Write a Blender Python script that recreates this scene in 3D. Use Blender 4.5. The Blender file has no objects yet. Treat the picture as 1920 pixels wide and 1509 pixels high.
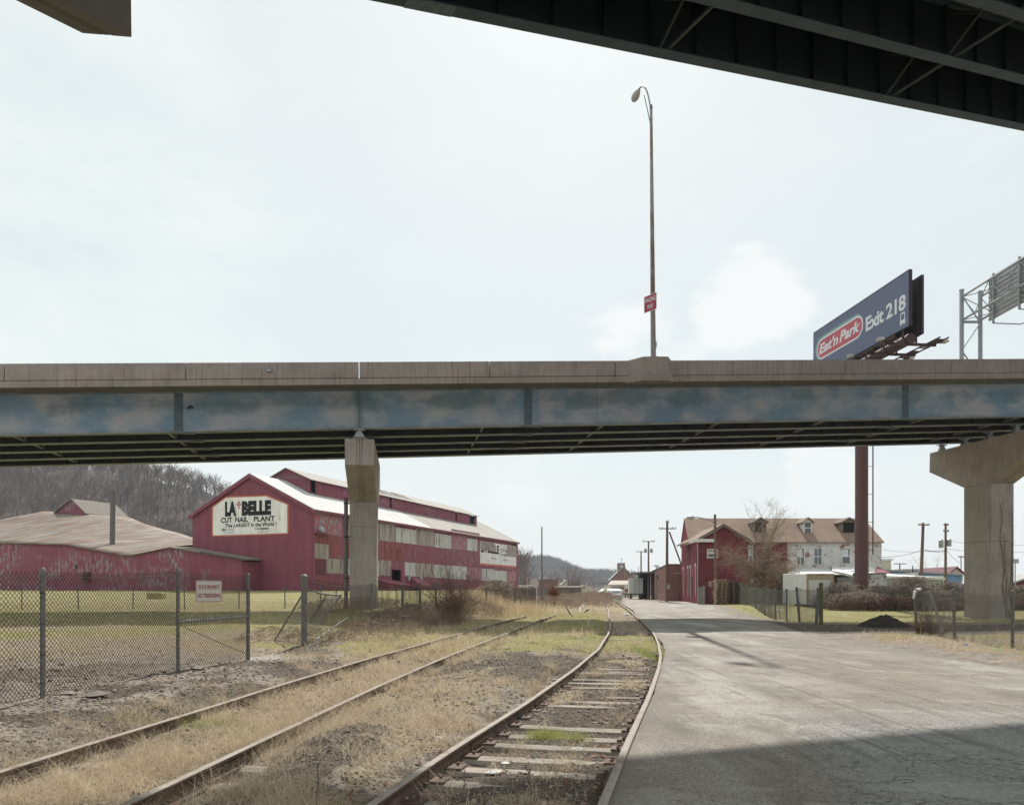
import bpy, bmesh, math, random
import numpy as np
from mathutils import Vector, Matrix, noise

# ---------------------------------------------------------------- camera, world, sun
SC = bpy.context.scene
COL = SC.collection
F, EYE, HY = 1440.0, 1.5, 1107.0
cd = bpy.data.cameras.new('camera'); cam = bpy.data.objects.new('camera', cd); COL.objects.link(cam)
cam.location = (0, 0, EYE); cam.rotation_euler = (math.pi / 2, 0, 0)
cd.sensor_width = 36; cd.lens = 36 * F / 1920; cd.shift_y = (HY - 754.5) / 1920
cd.clip_start = 0.1; cd.clip_end = 9000
SC.camera = cam
SUN = Vector((0.086, 1.0, 1.05)).normalized()
sl = bpy.data.lights.new('sun', 'SUN'); sl.energy = 5.0; sl.angle = math.radians(0.53); sl.color = (1, 0.955, 0.88)
so = bpy.data.objects.new('sun', sl); COL.objects.link(so)
so.rotation_euler = SUN.to_track_quat('Z', 'Y').to_euler()
SC.view_settings.view_transform = 'Standard'; SC.view_settings.look = 'None'
SC.view_settings.exposure = 0; SC.view_settings.gamma = 1
SC.render.engine = 'CYCLES'
SC.cycles.max_bounces = 6; SC.cycles.diffuse_bounces = 3; SC.cycles.volume_bounces = 0

W = bpy.data.worlds.new('World'); SC.world = W; W.use_nodes = True
def world():
    nt = W.node_tree; N = nt.nodes; L = nt.links; N.clear()
    out = N.new('ShaderNodeOutputWorld'); bg = N.new('ShaderNodeBackground'); bg.inputs[1].default_value = 0.1
    sky = N.new('ShaderNodeTexSky'); sky.sky_type = 'NISHITA'; sky.sun_disc = False
    sky.sun_elevation = math.asin(SUN.z); sky.sun_rotation = math.atan2(SUN.x, SUN.y)
    sky.air_density = 1.0; sky.dust_density = 1.0
    tc = N.new('ShaderNodeTexCoord')
    def m(op, a, b=None, clamp=False):
        n = N.new('ShaderNodeMath'); n.operation = op; n.use_clamp = clamp
        for i, v in enumerate((a, b)):
            if v is None: continue
            if isinstance(v, (int, float)): n.inputs[i].default_value = v
            else: L.new(v, n.inputs[i])
        return n.outputs[0]
    def noi(scale, det, sc=(1, 1, 1), loc=(0, 0, 0), rough=0.55, dist=0):
        mp = N.new('ShaderNodeMapping'); mp.inputs['Scale'].default_value = sc; mp.inputs['Location'].default_value = loc
        L.new(tc.outputs['Generated'], mp.inputs[0])
        n = N.new('ShaderNodeTexNoise'); n.inputs['Scale'].default_value = scale; n.inputs['Detail'].default_value = det
        n.inputs['Roughness'].default_value = rough; n.inputs['Distortion'].default_value = dist
        L.new(mp.outputs[0], n.inputs['Vector']); return n.outputs['Fac']
    def rng(v, a, b, c, d):
        n = N.new('ShaderNodeMapRange'); n.interpolation_type = 'SMOOTHSTEP'
        L.new(v, n.inputs[0])
        for i, x in enumerate((a, b, c, d)): n.inputs[i + 1].default_value = x
        return n.outputs[0]
    def mix(f, a, b):
        n = N.new('ShaderNodeMix'); n.data_type = 'RGBA'
        if isinstance(f, float): n.inputs[0].default_value = f
        else: L.new(f, n.inputs[0])
        for i, v in ((6, a), (7, b)):
            if isinstance(v, tuple): n.inputs[i].default_value = (*v, 1)
            else: L.new(v, n.inputs[i])
        return n.outputs[2]
    # thin high cloud veil over the blue, streaked
    veil = rng(noi(1.3, 6, (1, 0.8, 2.2), (3.1, 0.4, 0.2), 0.6, 0.3), 0.38, 0.60, 0.66, 1.0)
    thin = mix(veil, mix(0.35, sky.outputs[0], (7.6, 8.4, 8.1)), (9.15, 9.8, 9.6))
    # low cumulus banks, puffy edges: soft spheres of direction broken by noise
    nrm = N.new('ShaderNodeVectorMath'); nrm.operation = 'NORMALIZE'; L.new(tc.outputs['Generated'], nrm.inputs[0])
    puff = noi(13, 8, (1, 1, 1.5), (0, 0, 0), 0.62)
    tot = None
    for px, py, r in ((1405, 560, 0.05), (1350, 590, 0.035), (1455, 585, 0.036), (1170, 640, 0.055), (1240, 690, 0.06),
                      (1130, 650, 0.03), (1900, 1020, 0.06), (1560, 905, 0.05), (950, 925, 0.05)):
        d = Vector(((px - 960) / F, 1, (HY - py) / F)).normalized()
        dt = N.new('ShaderNodeVectorMath'); dt.operation = 'DISTANCE'; L.new(nrm.outputs[0], dt.inputs[0]); dt.inputs[1].default_value = d
        v = m('SUBTRACT', 1.0, m('DIVIDE', dt.outputs['Value'], r * 1.5))
        wgt = 0.55 if px in (950, 1170, 1240, 1130) else 1.0
        v = m('MULTIPLY', v, wgt)
        tot = v if tot is None else m('MAXIMUM', tot, v)
    cum = rng(m('ADD', tot, m('MULTIPLY', m('SUBTRACT', puff, 0.5), 1.35)), 0.16, 0.5, 0.0, 0.62)
    allc = mix(cum, thin, (10.4, 10.35, 10.3))
    # pale horizon band
    sep = N.new('ShaderNodeSeparateXYZ'); L.new(nrm.outputs[0], sep.inputs[0])
    hz = rng(sep.outputs[2], 0.0, 0.22, 0.75, 0.0)
    L.new(mix(hz, allc, (10.6, 10.6, 10.4)), bg.inputs[0]); L.new(bg.outputs[0], out.inputs[0])
world()

# ---------------------------------------------------------------- helpers
random.seed(7); RS = np.random.RandomState(11)
def P(px, py, Y): return Vector(((px - 960) / F * Y, Y, EYE + (HY - py) / F * Y))
def onwall(A, B, px, py=None):
    u = (px - 960) / F; dx, dy = B[0] - A[0], B[1] - A[1]
    t = (u * A[1] - A[0]) / (dx - u * dy); X, Y = A[0] + t * dx, A[1] + t * dy
    if py is None: return Vector((X, Y, 0))
    return Vector((X, Y, EYE + (HY - py) / F * Y))
def sstep(a, b, x):
    t = np.clip((x - a) / (b - a), 0, 1); return t * t * (3 - 2 * t)

def tag(o, label=None, cat=None, group=None, kind=None):
    if label: o['label'] = label
    if cat: o['category'] = cat
    if group: o['group'] = group
    if kind: o['kind'] = kind
    return o
def thing(name, label, cat, loc=(0, 0, 0), group=None):
    o = bpy.data.objects.new(name, None); COL.objects.link(o); o.location = loc; o.empty_display_size = 0.2
    return tag(o, label, cat, group)
def wloc(o):
    v = Vector((0, 0, 0))
    while o is not None: v += o.location; o = o.parent
    return v
def link_mesh(name, me, parent=None, loc=None):
    o = bpy.data.objects.new(name, me); COL.objects.link(o)
    if parent: o.parent = parent
    if loc is not None: o.location = loc
    return o
def np_mesh(name, V, Fq, mats, cols=None, smooth=False):
    """V (n,3); Fq (m,k) faces all of k corners."""
    me = bpy.data.meshes.new(name); k = Fq.shape[1]
    me.vertices.add(len(V)); me.vertices.foreach_set('co', np.ascontiguousarray(V, dtype=np.float32).ravel())
    me.loops.add(Fq.size); me.loops.foreach_set('vertex_index', np.ascontiguousarray(Fq, dtype=np.int32).ravel())
    me.polygons.add(len(Fq)); me.polygons.foreach_set('loop_start', np.arange(0, Fq.size, k, dtype=np.int32))
    me.polygons.foreach_set('loop_total', np.full(len(Fq), k, dtype=np.int32))
    if smooth: me.polygons.foreach_set('use_smooth', np.ones(len(Fq), dtype=bool))
    for m in (mats if isinstance(mats, (list, tuple)) else [mats]): me.materials.append(m)
    if cols is not None:
        a = me.color_attributes.new('Col', 'FLOAT_COLOR', 'POINT')
        a.data.foreach_set('color', np.ascontiguousarray(cols, dtype=np.float32).ravel())
    me.update(calc_edges=True); return me

class MB:
    def __init__(s): s.v = []; s.f = []; s.mi = []; s.cm = 0
    def add(s, vs, fs):
        o = len(s.v); s.v += [tuple(v) for v in vs]; s.f += [tuple(i + o for i in f) for f in fs]; s.mi += [s.cm] * len(fs); return s
    def hexa(s, p):   # p: 4 bottom ccw, 4 top
        return s.add(p, [(3, 2, 1, 0), (4, 5, 6, 7), (0, 1, 5, 4), (1, 2, 6, 5), (2, 3, 7, 6), (3, 0, 4, 7)])
    def box(s, a, b):
        x0, y0, z0 = a; x1, y1, z1 = b
        return s.hexa([(x0, y0, z0), (x1, y0, z0), (x1, y1, z0), (x0, y1, z0), (x0, y0, z1), (x1, y0, z1), (x1, y1, z1), (x0, y1, z1)])
    def obox(s, o, a, b, c):  # corner + three edge vectors
        o, a, b, c = Vector(o), Vector(a), Vector(b), Vector(c)
        return s.hexa([o, o + a, o + a + b, o + b, o + c, o + a + c, o + a + b + c, o + b + c])
    def bar(s, p, q, w, h, up=(0, 0, 1)):
        p, q = Vector(p), Vector(q); d = (q - p)
        if d.length < 1e-6: return s
        x = d.normalized().cross(Vector(up))
        if x.length < 1e-4: x = d.normalized().cross(Vector((1, 0, 0)))
        x.normalize(); z = x.cross(d.normalized())
        o = p - x * w / 2 - z * h / 2
        return s.hexa([o, o + x * w, o + x * w + d, o + d, o + z * h, o + x * w + z * h, o + x * w + d + z * h, o + d + z * h])
    def tube(s, pts, r, n=6, cap=True):
        pts = [Vector(p) for p in pts]; k = len(pts)
        rs = r if isinstance(r, (list, tuple)) else [r] * k
        vs = []; a = None
        for i, p in enumerate(pts):
            d = (pts[min(i + 1, k - 1)] - pts[max(i - 1, 0)]).normalized()
            if a is None:
                a = d.orthogonal().normalized()
            a = (a - d * a.dot(d)).normalized(); b = d.cross(a)
            for j in range(n):
                t = 2 * math.pi * j / n; vs.append(p + (a * math.cos(t) + b * math.sin(t)) * rs[i])
        fs = [(i * n + j, i * n + (j + 1) % n, (i + 1) * n + (j + 1) % n, (i + 1) * n + j) for i in range(k - 1) for j in range(n)]
        if cap: fs += [tuple(range(n - 1, -1, -1)), tuple(range((k - 1) * n, k * n))]
        return s.add(vs, fs)
    def prism(s, poly, ext):  # poly list of 3D pts, extrude vector
        n = len(poly); poly = [Vector(p) for p in poly]; e = Vector(ext)
        return s.add(poly + [p + e for p in poly], [tuple(range(n - 1, -1, -1)), tuple(range(n, 2 * n))] + [(i, (i + 1) % n, n + (i + 1) % n, n + i) for i in range(n)])
    def quad(s, *p): return s.add(p, [tuple(range(len(p)))])
    def lathe(s, c, prof, n=16, ax=(0, 0, 1)):
        c = Vector(c); ax = Vector(ax).normalized(); a = ax.orthogonal().normalized(); b = ax.cross(a)
        vs = [c + ax * h + (a * math.cos(2 * math.pi * j / n) + b * math.sin(2 * math.pi * j / n)) * r for r, h in prof for j in range(n)]
        k = len(prof)
        fs = [(i * n + j, i * n + (j + 1) % n, (i + 1) * n + (j + 1) % n, (i + 1) * n + j) for i in range(k - 1) for j in range(n)]
        fs += [tuple(range(n - 1, -1, -1)), tuple(range((k - 1) * n, k * n))]
        return s.add(vs, fs)
    def build(s, name, mats, parent=None, label=None, bevel=0, smooth=False, local=False):
        o0 = wloc(parent) if (parent and not local) else Vector((0, 0, 0))
        me = bpy.data.meshes.new(name); me.from_pydata([(v[0] - o0.x, v[1] - o0.y, v[2] - o0.z) for v in s.v], [], s.f)
        mats = mats if isinstance(mats, (list, tuple)) else [mats]
        for m in mats: me.materials.append(m)
        if len(mats) > 1: me.polygons.foreach_set('material_index', s.mi)
        bm = bmesh.new(); bm.from_mesh(me); bmesh.ops.recalc_face_normals(bm, faces=bm.faces)
        if bevel: bmesh.ops.bevel(bm, geom=[e for e in bm.edges if e.calc_face_angle(0) > 0.5], offset=bevel, segments=1, affect='EDGES')
        if smooth:
            for f in bm.faces: f.smooth = True
        bm.to_mesh(me); bm.free()
        if smooth: me.set_sharp_from_angle(angle=math.radians(40))
        o = link_mesh(name, me, parent)
        if label: o['label'] = label
        return o
    def top(s, name, mat, label, cat, group=None, kind=None, **k):
        # a one-mesh thing, origin at its base centre
        a = np.array(s.v); c = Vector(((a[:, 0].min() + a[:, 0].max()) / 2, (a[:, 1].min() + a[:, 1].max()) / 2, a[:, 2].min()))
        s.v = [(v[0] - c.x, v[1] - c.y, v[2] - c.z) for v in s.v]
        o = s.build(name, mat, None, **k); o.location = c; return tag(o, label, cat, group, kind)

def copy_tree(o, parent=None):
    c = o.copy(); COL.objects.link(c)
    if parent: c.parent = parent
    for ch in list(o.children): copy_tree(ch, c)
    return c

def text_mb(body, bold=0.0, shear=0.0, spacing=1.0):
    cu = bpy.data.curves.new('t', 'FONT'); cu.body = body; cu.offset = bold; cu.shear = shear; cu.fill_mode = 'FRONT'; cu.space_character = spacing
    cu.resolution_u = 3
    o = bpy.data.objects.new('t', cu); COL.objects.link(o)
    dg = bpy.context.evaluated_depsgraph_get(); me = bpy.data.meshes.new_from_object(o.evaluated_get(dg))
    V = np.array([v.co[:] for v in me.vertices]); Fs = [tuple(p.vertices) for p in me.polygons]
    bpy.data.objects.remove(o); bpy.data.curves.remove(cu); bpy.data.meshes.remove(me)
    V[:, 0] -= V[:, 0].min(); V[:, 1] -= V[:, 1].min(); V[:, 0] /= V[:, 0].max(); V[:, 1] /= V[:, 1].max()
    return V, Fs
def text(mb, body, o, xv, yv, push=(0, 0, 0), **k):
    """lay body in the parallelogram o, xv (full width), yv (full height)"""
    V, Fs = text_mb(body, **k); o, xv, yv, push = Vector(o), Vector(xv), Vector(yv), Vector(push)
    mb.add([o + xv * float(v[0]) + yv * float(v[1]) + push for v in V], Fs)

# ---------------------------------------------------------------- materials
class M:
    def __init__(s, name, rough=0.85, metal=0.0, spec=0.3):
        s.m = bpy.data.materials.new(name); s.m.use_nodes = True; s.nt = s.m.node_tree; s.N = s.nt.nodes; s.L = s.nt.links
        s.b = s.N['Principled BSDF']; s.set('Roughness', rough); s.set('Metallic', metal); s.set('Specular IOR Level', spec)
        s._pos = None
    def set(s, k, v):
        if isinstance(v, (int, float)): s.b.inputs[k].default_value = v
        elif isinstance(v, tuple): s.b.inputs[k].default_value = (*v, 1)
        else: s.L.new(v, s.b.inputs[k])
    def pos(s, kind='Object'):
        n = s.N.new('ShaderNodeTexCoord'); return n.outputs[kind]
    def wpos(s):
        n = s.N.new('ShaderNodeNewGeometry'); return n.outputs['Position']
    def wall(s, d=(1, 0)):
        """wall coords: x along direction d, z up"""
        p = s.wpos(); dn = s.N.new('ShaderNodeVectorMath'); dn.operation = 'DOT_PRODUCT'; s.L.new(p, dn.inputs[0]); dn.inputs[1].default_value = (d[0], d[1], 0)
        sp = s.N.new('ShaderNodeSeparateXYZ'); s.L.new(p, sp.inputs[0])
        c = s.N.new('ShaderNodeCombineXYZ'); s.L.new(dn.outputs['Value'], c.inputs[0]); s.L.new(sp.outputs[2], c.inputs[2]); return c.outputs[0]
    def map(s, v, sc=(1, 1, 1), loc=(0, 0, 0), rot=(0, 0, 0)):
        n = s.N.new('ShaderNodeMapping'); n.inputs['Scale'].default_value = sc; n.inputs['Location'].default_value = loc; n.inputs['Rotation'].default_value = rot
        s.L.new(v, n.inputs[0]); return n.outputs[0]
    def noise(s, v, scale=1, det=4, rough=0.55, dist=0):
        n = s.N.new('ShaderNodeTexNoise'); n.inputs['Scale'].default_value = scale; n.inputs['Detail'].default_value = det
        n.inputs['Roughness'].default_value = rough; n.inputs['Distortion'].default_value = dist; s.L.new(v, n.inputs['Vector']); return n.outputs['Fac']
    def vor(s, v, scale, feat='F1', out='Distance', rand=1.0):
        n = s.N.new('ShaderNodeTexVoronoi'); n.feature = feat; n.inputs['Scale'].default_value = scale; n.inputs['Randomness'].default_value = rand
        s.L.new(v, n.inputs['Vector']); return n.outputs[out]
    def rng(s, v, a, b, c=0.0, d=1.0, smooth=True):
        n = s.N.new('ShaderNodeMapRange'); n.interpolation_type = 'SMOOTHSTEP' if smooth else 'LINEAR'
        s.L.new(v, n.inputs[0])
        for i, x in enumerate((a, b, c, d)): n.inputs[i + 1].default_value = x
        return n.outputs[0]
    def math(s, op, a, b=0.0, clamp=False):
        n = s.N.new('ShaderNodeMath'); n.operation = op; n.use_clamp = clamp
        for i, v in enumerate((a, b)):
            if isinstance(v, (int, float)): n.inputs[i].default_value = v
            else: s.L.new(v, n.inputs[i])
        return n.outputs[0]
    def mix(s, f, a, b, blend='MIX'):
        n = s.N.new('ShaderNodeMix'); n.data_type = 'RGBA'; n.blend_type = blend; n.clamp_factor = True
        if isinstance(f, (int, float)): n.inputs[0].default_value = f
        else: s.L.new(f, n.inputs[0])
        for i, v in ((6, a), (7, b)):
            if isinstance(v, tuple): n.inputs[i].default_value = (*v, 1)
            else: s.L.new(v, n.inputs[i])
        return n.outputs[2]
    def grey(s, v):
        n = s.N.new('ShaderNodeCombineColor')
        for i in range(3): s.L.new(v, n.inputs[i])
        return n.outputs[0]
    def bump(s, h, strength=0.5, dist=0.02):
        n = s.N.new('ShaderNodeBump'); n.inputs['Strength'].default_value = strength; n.inputs['Distance'].default_value = dist
        s.L.new(h, n.inputs['Height']); s.L.new(n.outputs[0], s.b.inputs['Normal'])
    def attr(s, name='Col'):
        n = s.N.new('ShaderNodeVertexColor'); n.layer_name = name; return n.outputs['Color']
    def sepc(s, c):
        n = s.N.new('ShaderNodeSeparateColor'); s.L.new(c, n.inputs[0]); return n.outputs
    def rand(s):
        return s.N.new('ShaderNodeObjectInfo').outputs['Random']
    def normz(s):
        n = s.N.new('ShaderNodeNewGeometry'); sp = s.N.new('ShaderNodeSeparateXYZ'); s.L.new(n.outputs['True Normal'], sp.inputs[0]); return sp.outputs[2]

def simple(name, c, rough=0.85, metal=0, var=0.25, scale=3.0, c2=None, f2=(0.5, 0.7), s2=1.2, stretch=(1, 1, 1), bump=0, bscale=30, spec=0.3):
    m = M(name, rough, metal, spec); p = m.map(m.wpos(), stretch)
    n = m.noise(p, scale, 5, 0.6); v = m.rng(n, 0.25, 0.75, 1 - var, 1 + var, False)
    col = m.mix(1.0, c, m.grey(v), 'MULTIPLY')
    if c2: col = m.mix(m.rng(m.noise(p, s2, 6, 0.65), f2[0], f2[1]), col, c2)
    m.set('Base Color', col)
    if bump: m.bump(m.noise(m.wpos(), bscale, 4), bump)
    return m.m

def concrete(name, c, streak=0.5, dark=(0.09, 0.08, 0.07), lines=None, ax=(1, 0)):
    m = M(name, 0.9, 0, 0.2); w = m.wpos()
    n1 = m.noise(w, 0.7, 6, 0.6); n2 = m.noise(w, 9, 5, 0.7)
    col = m.mix(1.0, c, m.grey(m.rng(n1, 0.25, 0.75, 0.78, 1.18, False)), 'MULTIPLY')
    col = m.mix(1.0, col, m.grey(m.rng(n2, 0.3, 0.7, 0.9, 1.1, False)), 'MULTIPLY')
    wl = m.wall(ax); st = m.noise(m.map(wl, (5, 1, 0.35)), 1.6, 6, 0.7)
    big = m.noise(m.map(wl, (0.6, 1, 0.3)), 1.0, 3)
    f = m.math('MULTIPLY', m.rng(st, 0.45, 0.72, 0, streak), m.rng(big, 0.35, 0.65, 0.35, 1.0))
    col = m.mix(f, col, dark)
    st2 = m.noise(m.map(wl, (11, 1, 0.5), (7, 0, 3)), 1.3, 4, 0.6)
    col = m.mix(m.rng(st2, 0.62, 0.75, 0, 0.35 * streak), col, (0.42, 0.4, 0.36))
    m.set('Base Color', col); m.bump(m.noise(w, 25, 6, 0.7), 0.25, 0.01); return m.m

MT = {}
MT['conc'] = concrete('concrete', (0.26, 0.235, 0.2), 0.5)
MT['conc_par'] = concrete('parapet concrete', (0.34, 0.292, 0.268), 0.75, (0.10, 0.085, 0.07))
MT['conc_lip'] = concrete('soffit concrete', (0.25, 0.22, 0.18), 0.3, (0.14, 0.11, 0.07))
def girder_paint():
    m = M('weathered blue girder paint', 0.6, 0, 0.35); w = m.wpos(); wl = m.wall((1, 0))
    sp = m.N.new('ShaderNodeSeparateXYZ'); m.L.new(w, sp.inputs[0])
    zb = m.math('SUBTRACT', sp.outputs[2], m.math('MULTIPLY', m.math('ADD', sp.outputs[0], 8.0), 0.054))
    hh = m.math('DIVIDE', m.math('SUBTRACT', zb, 9.9), 2.05)
    big = m.noise(m.map(wl, (0.42, 1, 0.55)), 1.0, 3, 0.5); soft = m.noise(m.map(wl, (0.9, 1, 1.3), (5, 0, 2)), 1.0, 5, 0.6)
    grey, blue = (0.40, 0.40, 0.425), (0.17, 0.27, 0.36)
    k = m.math('ADD', m.math('MULTIPLY', big, 0.7), m.math('MULTIPLY', soft, 0.3))
    base = m.mix(m.rng(k, 0.38, 0.60), blue, grey)
    base = m.mix(m.rng(m.noise(m.map(wl, (1.6, 1, 3.5)), 1.6, 6, 0.7), 0.45, 0.65, 0, 0.35), base, (0.25, 0.285, 0.33))
    # blotchy dark teal remains along the upper half with ragged lower edges
    band = m.math('SUBTRACT', 1.0, m.math('MULTIPLY', m.math('ABSOLUTE', m.math('SUBTRACT', hh, 0.68)), 3.1), True)
    pt = m.noise(m.map(wl, (0.45, 1, 0.45), (3, 0, 9)), 1.0, 3, 0.5); rag = m.noise(m.map(wl, (2.2, 1, 2.4), (1, 0, 5)), 1.0, 6, 0.7)
    v = m.math('ADD', m.math('ADD', m.math('MULTIPLY', pt, 0.75), m.math('MULTIPLY', rag, 0.25)), m.math('MULTIPLY', band, 0.16))
    base = m.mix(m.math('MULTIPLY', m.rng(v, 0.54, 0.70, 0, 0.62), m.rng(band, 0, 0.3)), base, (0.085, 0.155, 0.18))
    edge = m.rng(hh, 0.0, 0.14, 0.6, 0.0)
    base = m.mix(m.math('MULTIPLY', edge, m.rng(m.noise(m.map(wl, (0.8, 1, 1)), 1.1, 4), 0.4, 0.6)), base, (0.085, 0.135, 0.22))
    drip = m.noise(m.map(wl, (6, 1, 0.35)), 1.5, 5, 0.7)
    base = m.mix(m.rng(drip, 0.6, 0.75, 0, 0.25), base, (0.33, 0.31, 0.31))
    m.set('Base Color', base); m.bump(m.noise(m.map(wl, (1, 1, 1)), 1.3, 3), 0.2, 0.05); return m.m
MT['girder'] = girder_paint()
MT['splice'] = simple('splice plate steel', (0.11, 0.15, 0.17), 0.55, 0, 0.3, 5, (0.06, 0.05, 0.045), (0.55, 0.7), 6)
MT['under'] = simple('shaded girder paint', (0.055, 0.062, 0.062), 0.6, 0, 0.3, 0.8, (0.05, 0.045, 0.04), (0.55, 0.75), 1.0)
MT['flange'] = simple('girder flange paint', (0.24, 0.265, 0.28), 0.6, 0, 0.3, 1.2, (0.17, 0.155, 0.14), (0.5, 0.7), 1.5)
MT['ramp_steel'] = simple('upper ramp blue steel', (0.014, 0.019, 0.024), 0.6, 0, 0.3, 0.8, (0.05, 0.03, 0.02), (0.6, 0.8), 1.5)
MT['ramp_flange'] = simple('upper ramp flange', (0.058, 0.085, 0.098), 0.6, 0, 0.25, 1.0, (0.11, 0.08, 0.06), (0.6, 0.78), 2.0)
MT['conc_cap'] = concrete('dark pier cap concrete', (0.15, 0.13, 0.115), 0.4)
MT['brace'] = simple('dark brace steel', (0.07, 0.08, 0.085), .6)
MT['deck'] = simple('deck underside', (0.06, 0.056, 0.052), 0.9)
def siding(name, c, rust=0.4, gal=0.0, d=(0.368, 0.93), seed=0, rcol=(0.17, 0.065, 0.035), gcol=(0.3, 0.3, 0.3), per=1.0, seams=True, redfleck=0.0):
    m = M(name, 0.75, 0, 0.25); wl = m.wall(d); off = m.math('MULTIPLY', m.rand(), 90.0)
    cb = m.N.new('ShaderNodeCombineXYZ'); m.L.new(off, cb.inputs[0]); m.L.new(off, cb.inputs[2])
    va = m.N.new('ShaderNodeVectorMath'); m.L.new(wl, va.inputs[0]); m.L.new(cb.outputs[0], va.inputs[1]); v = va.outputs[0]
    v = m.map(v, (1, 1, 1), (seed, 0, seed * 2.1))
    n = m.noise(m.map(v, (1, 1, 0.4)), 0.8, 5, 0.6)
    col = m.mix(1.0, c, m.grey(m.rng(n, 0.25, 0.75, 0.85, 1.15, False)), 'MULTIPLY')
    colm = m.noise(m.map(v, (1.1, 1, 0.01)), 1.0, 2, 0.5)  # sheet to sheet
    col = m.mix(1.0, col, m.grey(m.rng(colm, 0.3, 0.7, 0.9, 1.1, False)), 'MULTIPLY')
    if gal:
        g = m.noise(m.map(v, (1.6, 1, 0.7), (9, 0, 4)), 1.3, 8, 0.75)
        rg = m.noise(m.map(v, (0.10, 1, 0.16), (31, 0, 8)), 1.0, 3, 0.5)
        col = m.mix(m.math('MULTIPLY', m.rng(g, 0.62 - gal * 0.22, 0.68 - gal * 0.2, 0, 0.9), m.rng(rg, .47, .58, .06, 1)), col, gcol)
    if rust:
        r = m.noise(m.map(v, (1.9, 1, 0.2), (2, 0, 7)), 1.2, 7, 0.72)
        r2 = m.noise(m.map(v, (0.4, 1, 0.4)), 1.0, 3)
        f = m.math('MULTIPLY', m.rng(r, 0.5, 0.66, 0, 0.9), m.rng(r2, 0.5 - rust * 0.3, 0.62 - rust * 0.2))
        col = m.mix(f, col, rcol)
        r3 = m.noise(m.map(v, (1.5, 1, 0.22), (6, 0, 1)), 1.0, 6, 0.7); col = m.mix(m.rng(r3, 0.52, 0.62, 0, min(.75, rust * .6)), col, tuple(k * .55 for k in rcol))
    if redfleck:
        g = m.noise(m.map(v, (2.2, 1, 0.8), (19, 0, 14)), 1.3, 8, 0.75)
        col = m.mix(m.rng(g, 0.62 - redfleck * 0.2, 0.66 - redfleck * 0.2, 0, 0.85), col, (0.36, 0.07, 0.12))
    m.set('Base Color', col)
    sp = m.N.new('ShaderNodeSeparateXYZ'); m.L.new(wl, sp.inputs[0])
    m.bump(m.math('SINE', m.math('MULTIPLY', sp.outputs[0], 2 * math.pi / 0.2)), 0.35, 0.02)
    return m.m
RED = (0.24, 0.072, 0.105)
MT['red'] = siding('crimson painted siding', RED, 0.6, 0.5, seed=1, gcol=(0.27, 0.22, 0.23))
MT['red_gable'] = siding('crimson painted gable', RED, 0.0, 0.08, d=(0.93, -0.368), seed=3)
MT['red_shed'] = siding('flaking red shed siding', (0.26, 0.075, 0.112), 0.1, 0.6, d=(0.93, -0.368), seed=4, gcol=(0.30, 0.27, 0.30))
MT['red_rust'] = siding('rusting red sheets', (0.26, 0.075, 0.09), 1.0, 0.25, seed=5)
MT['pan_grey'] = siding('galvanised sheets with red flakes', (0.30, 0.28, 0.29), 0.3, 0, seed=7, redfleck=0.75)
MT['pan_rust'] = siding('rust streaked sheets', (0.34, 0.31, 0.28), 1.5, 0, seed=9, rcol=(0.13, 0.062, 0.035), redfleck=0.1)
MT['pan_light'] = siding('pale replacement sheets', (0.50, 0.50, 0.48), 0.8, 0, seed=11, rcol=(0.22, 0.17, 0.14))
MT['pan_dark'] = siding('dark maroon sheet', (0.14, 0.045, 0.06), 0.4, 0, seed=12)
MT['roof_white'] = siding('pale metal roof', (0.47, 0.47, 0.46), 0.6, 0, d=(0.368, 0.93), seed=14, rcol=(0.38, 0.36, 0.32))
MT['roof_grey'] = siding('weathered metal roof', (0.29, 0.27, 0.24), 1.4, 0, seed=15, rcol=(0.20, 0.17, 0.14))
MT['fleur'] = simple('dull orange emblem', (0.42, 0.13, 0.09), .8)
MT['sign_orange'] = simple('faded orange border', (0.55, 0.17, 0.11), 0.8, 0, 0.2, 2)
MT['sign_white'] = siding('white painted sign', (0.86, 0.85, 0.82), 0.06, 0, d=(0.93, -0.368), seed=16, rcol=(0.5, 0.45, 0.4))
MT['black_paint'] = simple('faded black lettering', (0.022, 0.022, 0.024), 0.8, 0, 0.4, 3)
MT['grey_paint'] = simple('weathered grey lettering', (0.25, 0.25, 0.25), 0.8)
MT['black'] = simple('dark opening', (0.012, 0.011, 0.012), 0.9)
def rusty_roof():
    m = M('rusting corrugated roof', 0.75, 0, 0.3); w = m.wpos()
    v = m.map(w, (1, 1, 1), (0, 0, 0), (0, 0, math.radians(21.6)))
    n = m.noise(m.map(v, (2.4, 0.10, 0.35)), 1.3, 7, 0.68, 0.2); big = m.noise(w, 0.16, 4, 0.6)
    col = m.mix(m.rng(n, 0.44, 0.56), (0.20, 0.18, 0.165), (0.12, 0.05, 0.022))
    col = m.mix(m.rng(big, 0.42, 0.56, 0.0, 0.8), col, m.mix(m.rng(n, 0.42, 0.55), (0.26, 0.245, 0.235), (0.18, 0.115, 0.065)))
    st = m.noise(m.map(v, (5, 0.15, 0.4), (5, 5, 5)), 1.5, 4, 0.6)
    col = m.mix(m.rng(st, 0.6, 0.72, 0, 0.6), col, (0.18, 0.09, 0.05))
    m.set('Base Color', col)
    sp = m.N.new('ShaderNodeSeparateXYZ'); m.L.new(v, sp.inputs[0])
    m.bump(m.math('SINE', m.math('MULTIPLY', sp.outputs[0], 20.0)), 0.5, 0.03); return m.m
MT['rusty'] = rusty_roof()
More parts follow.
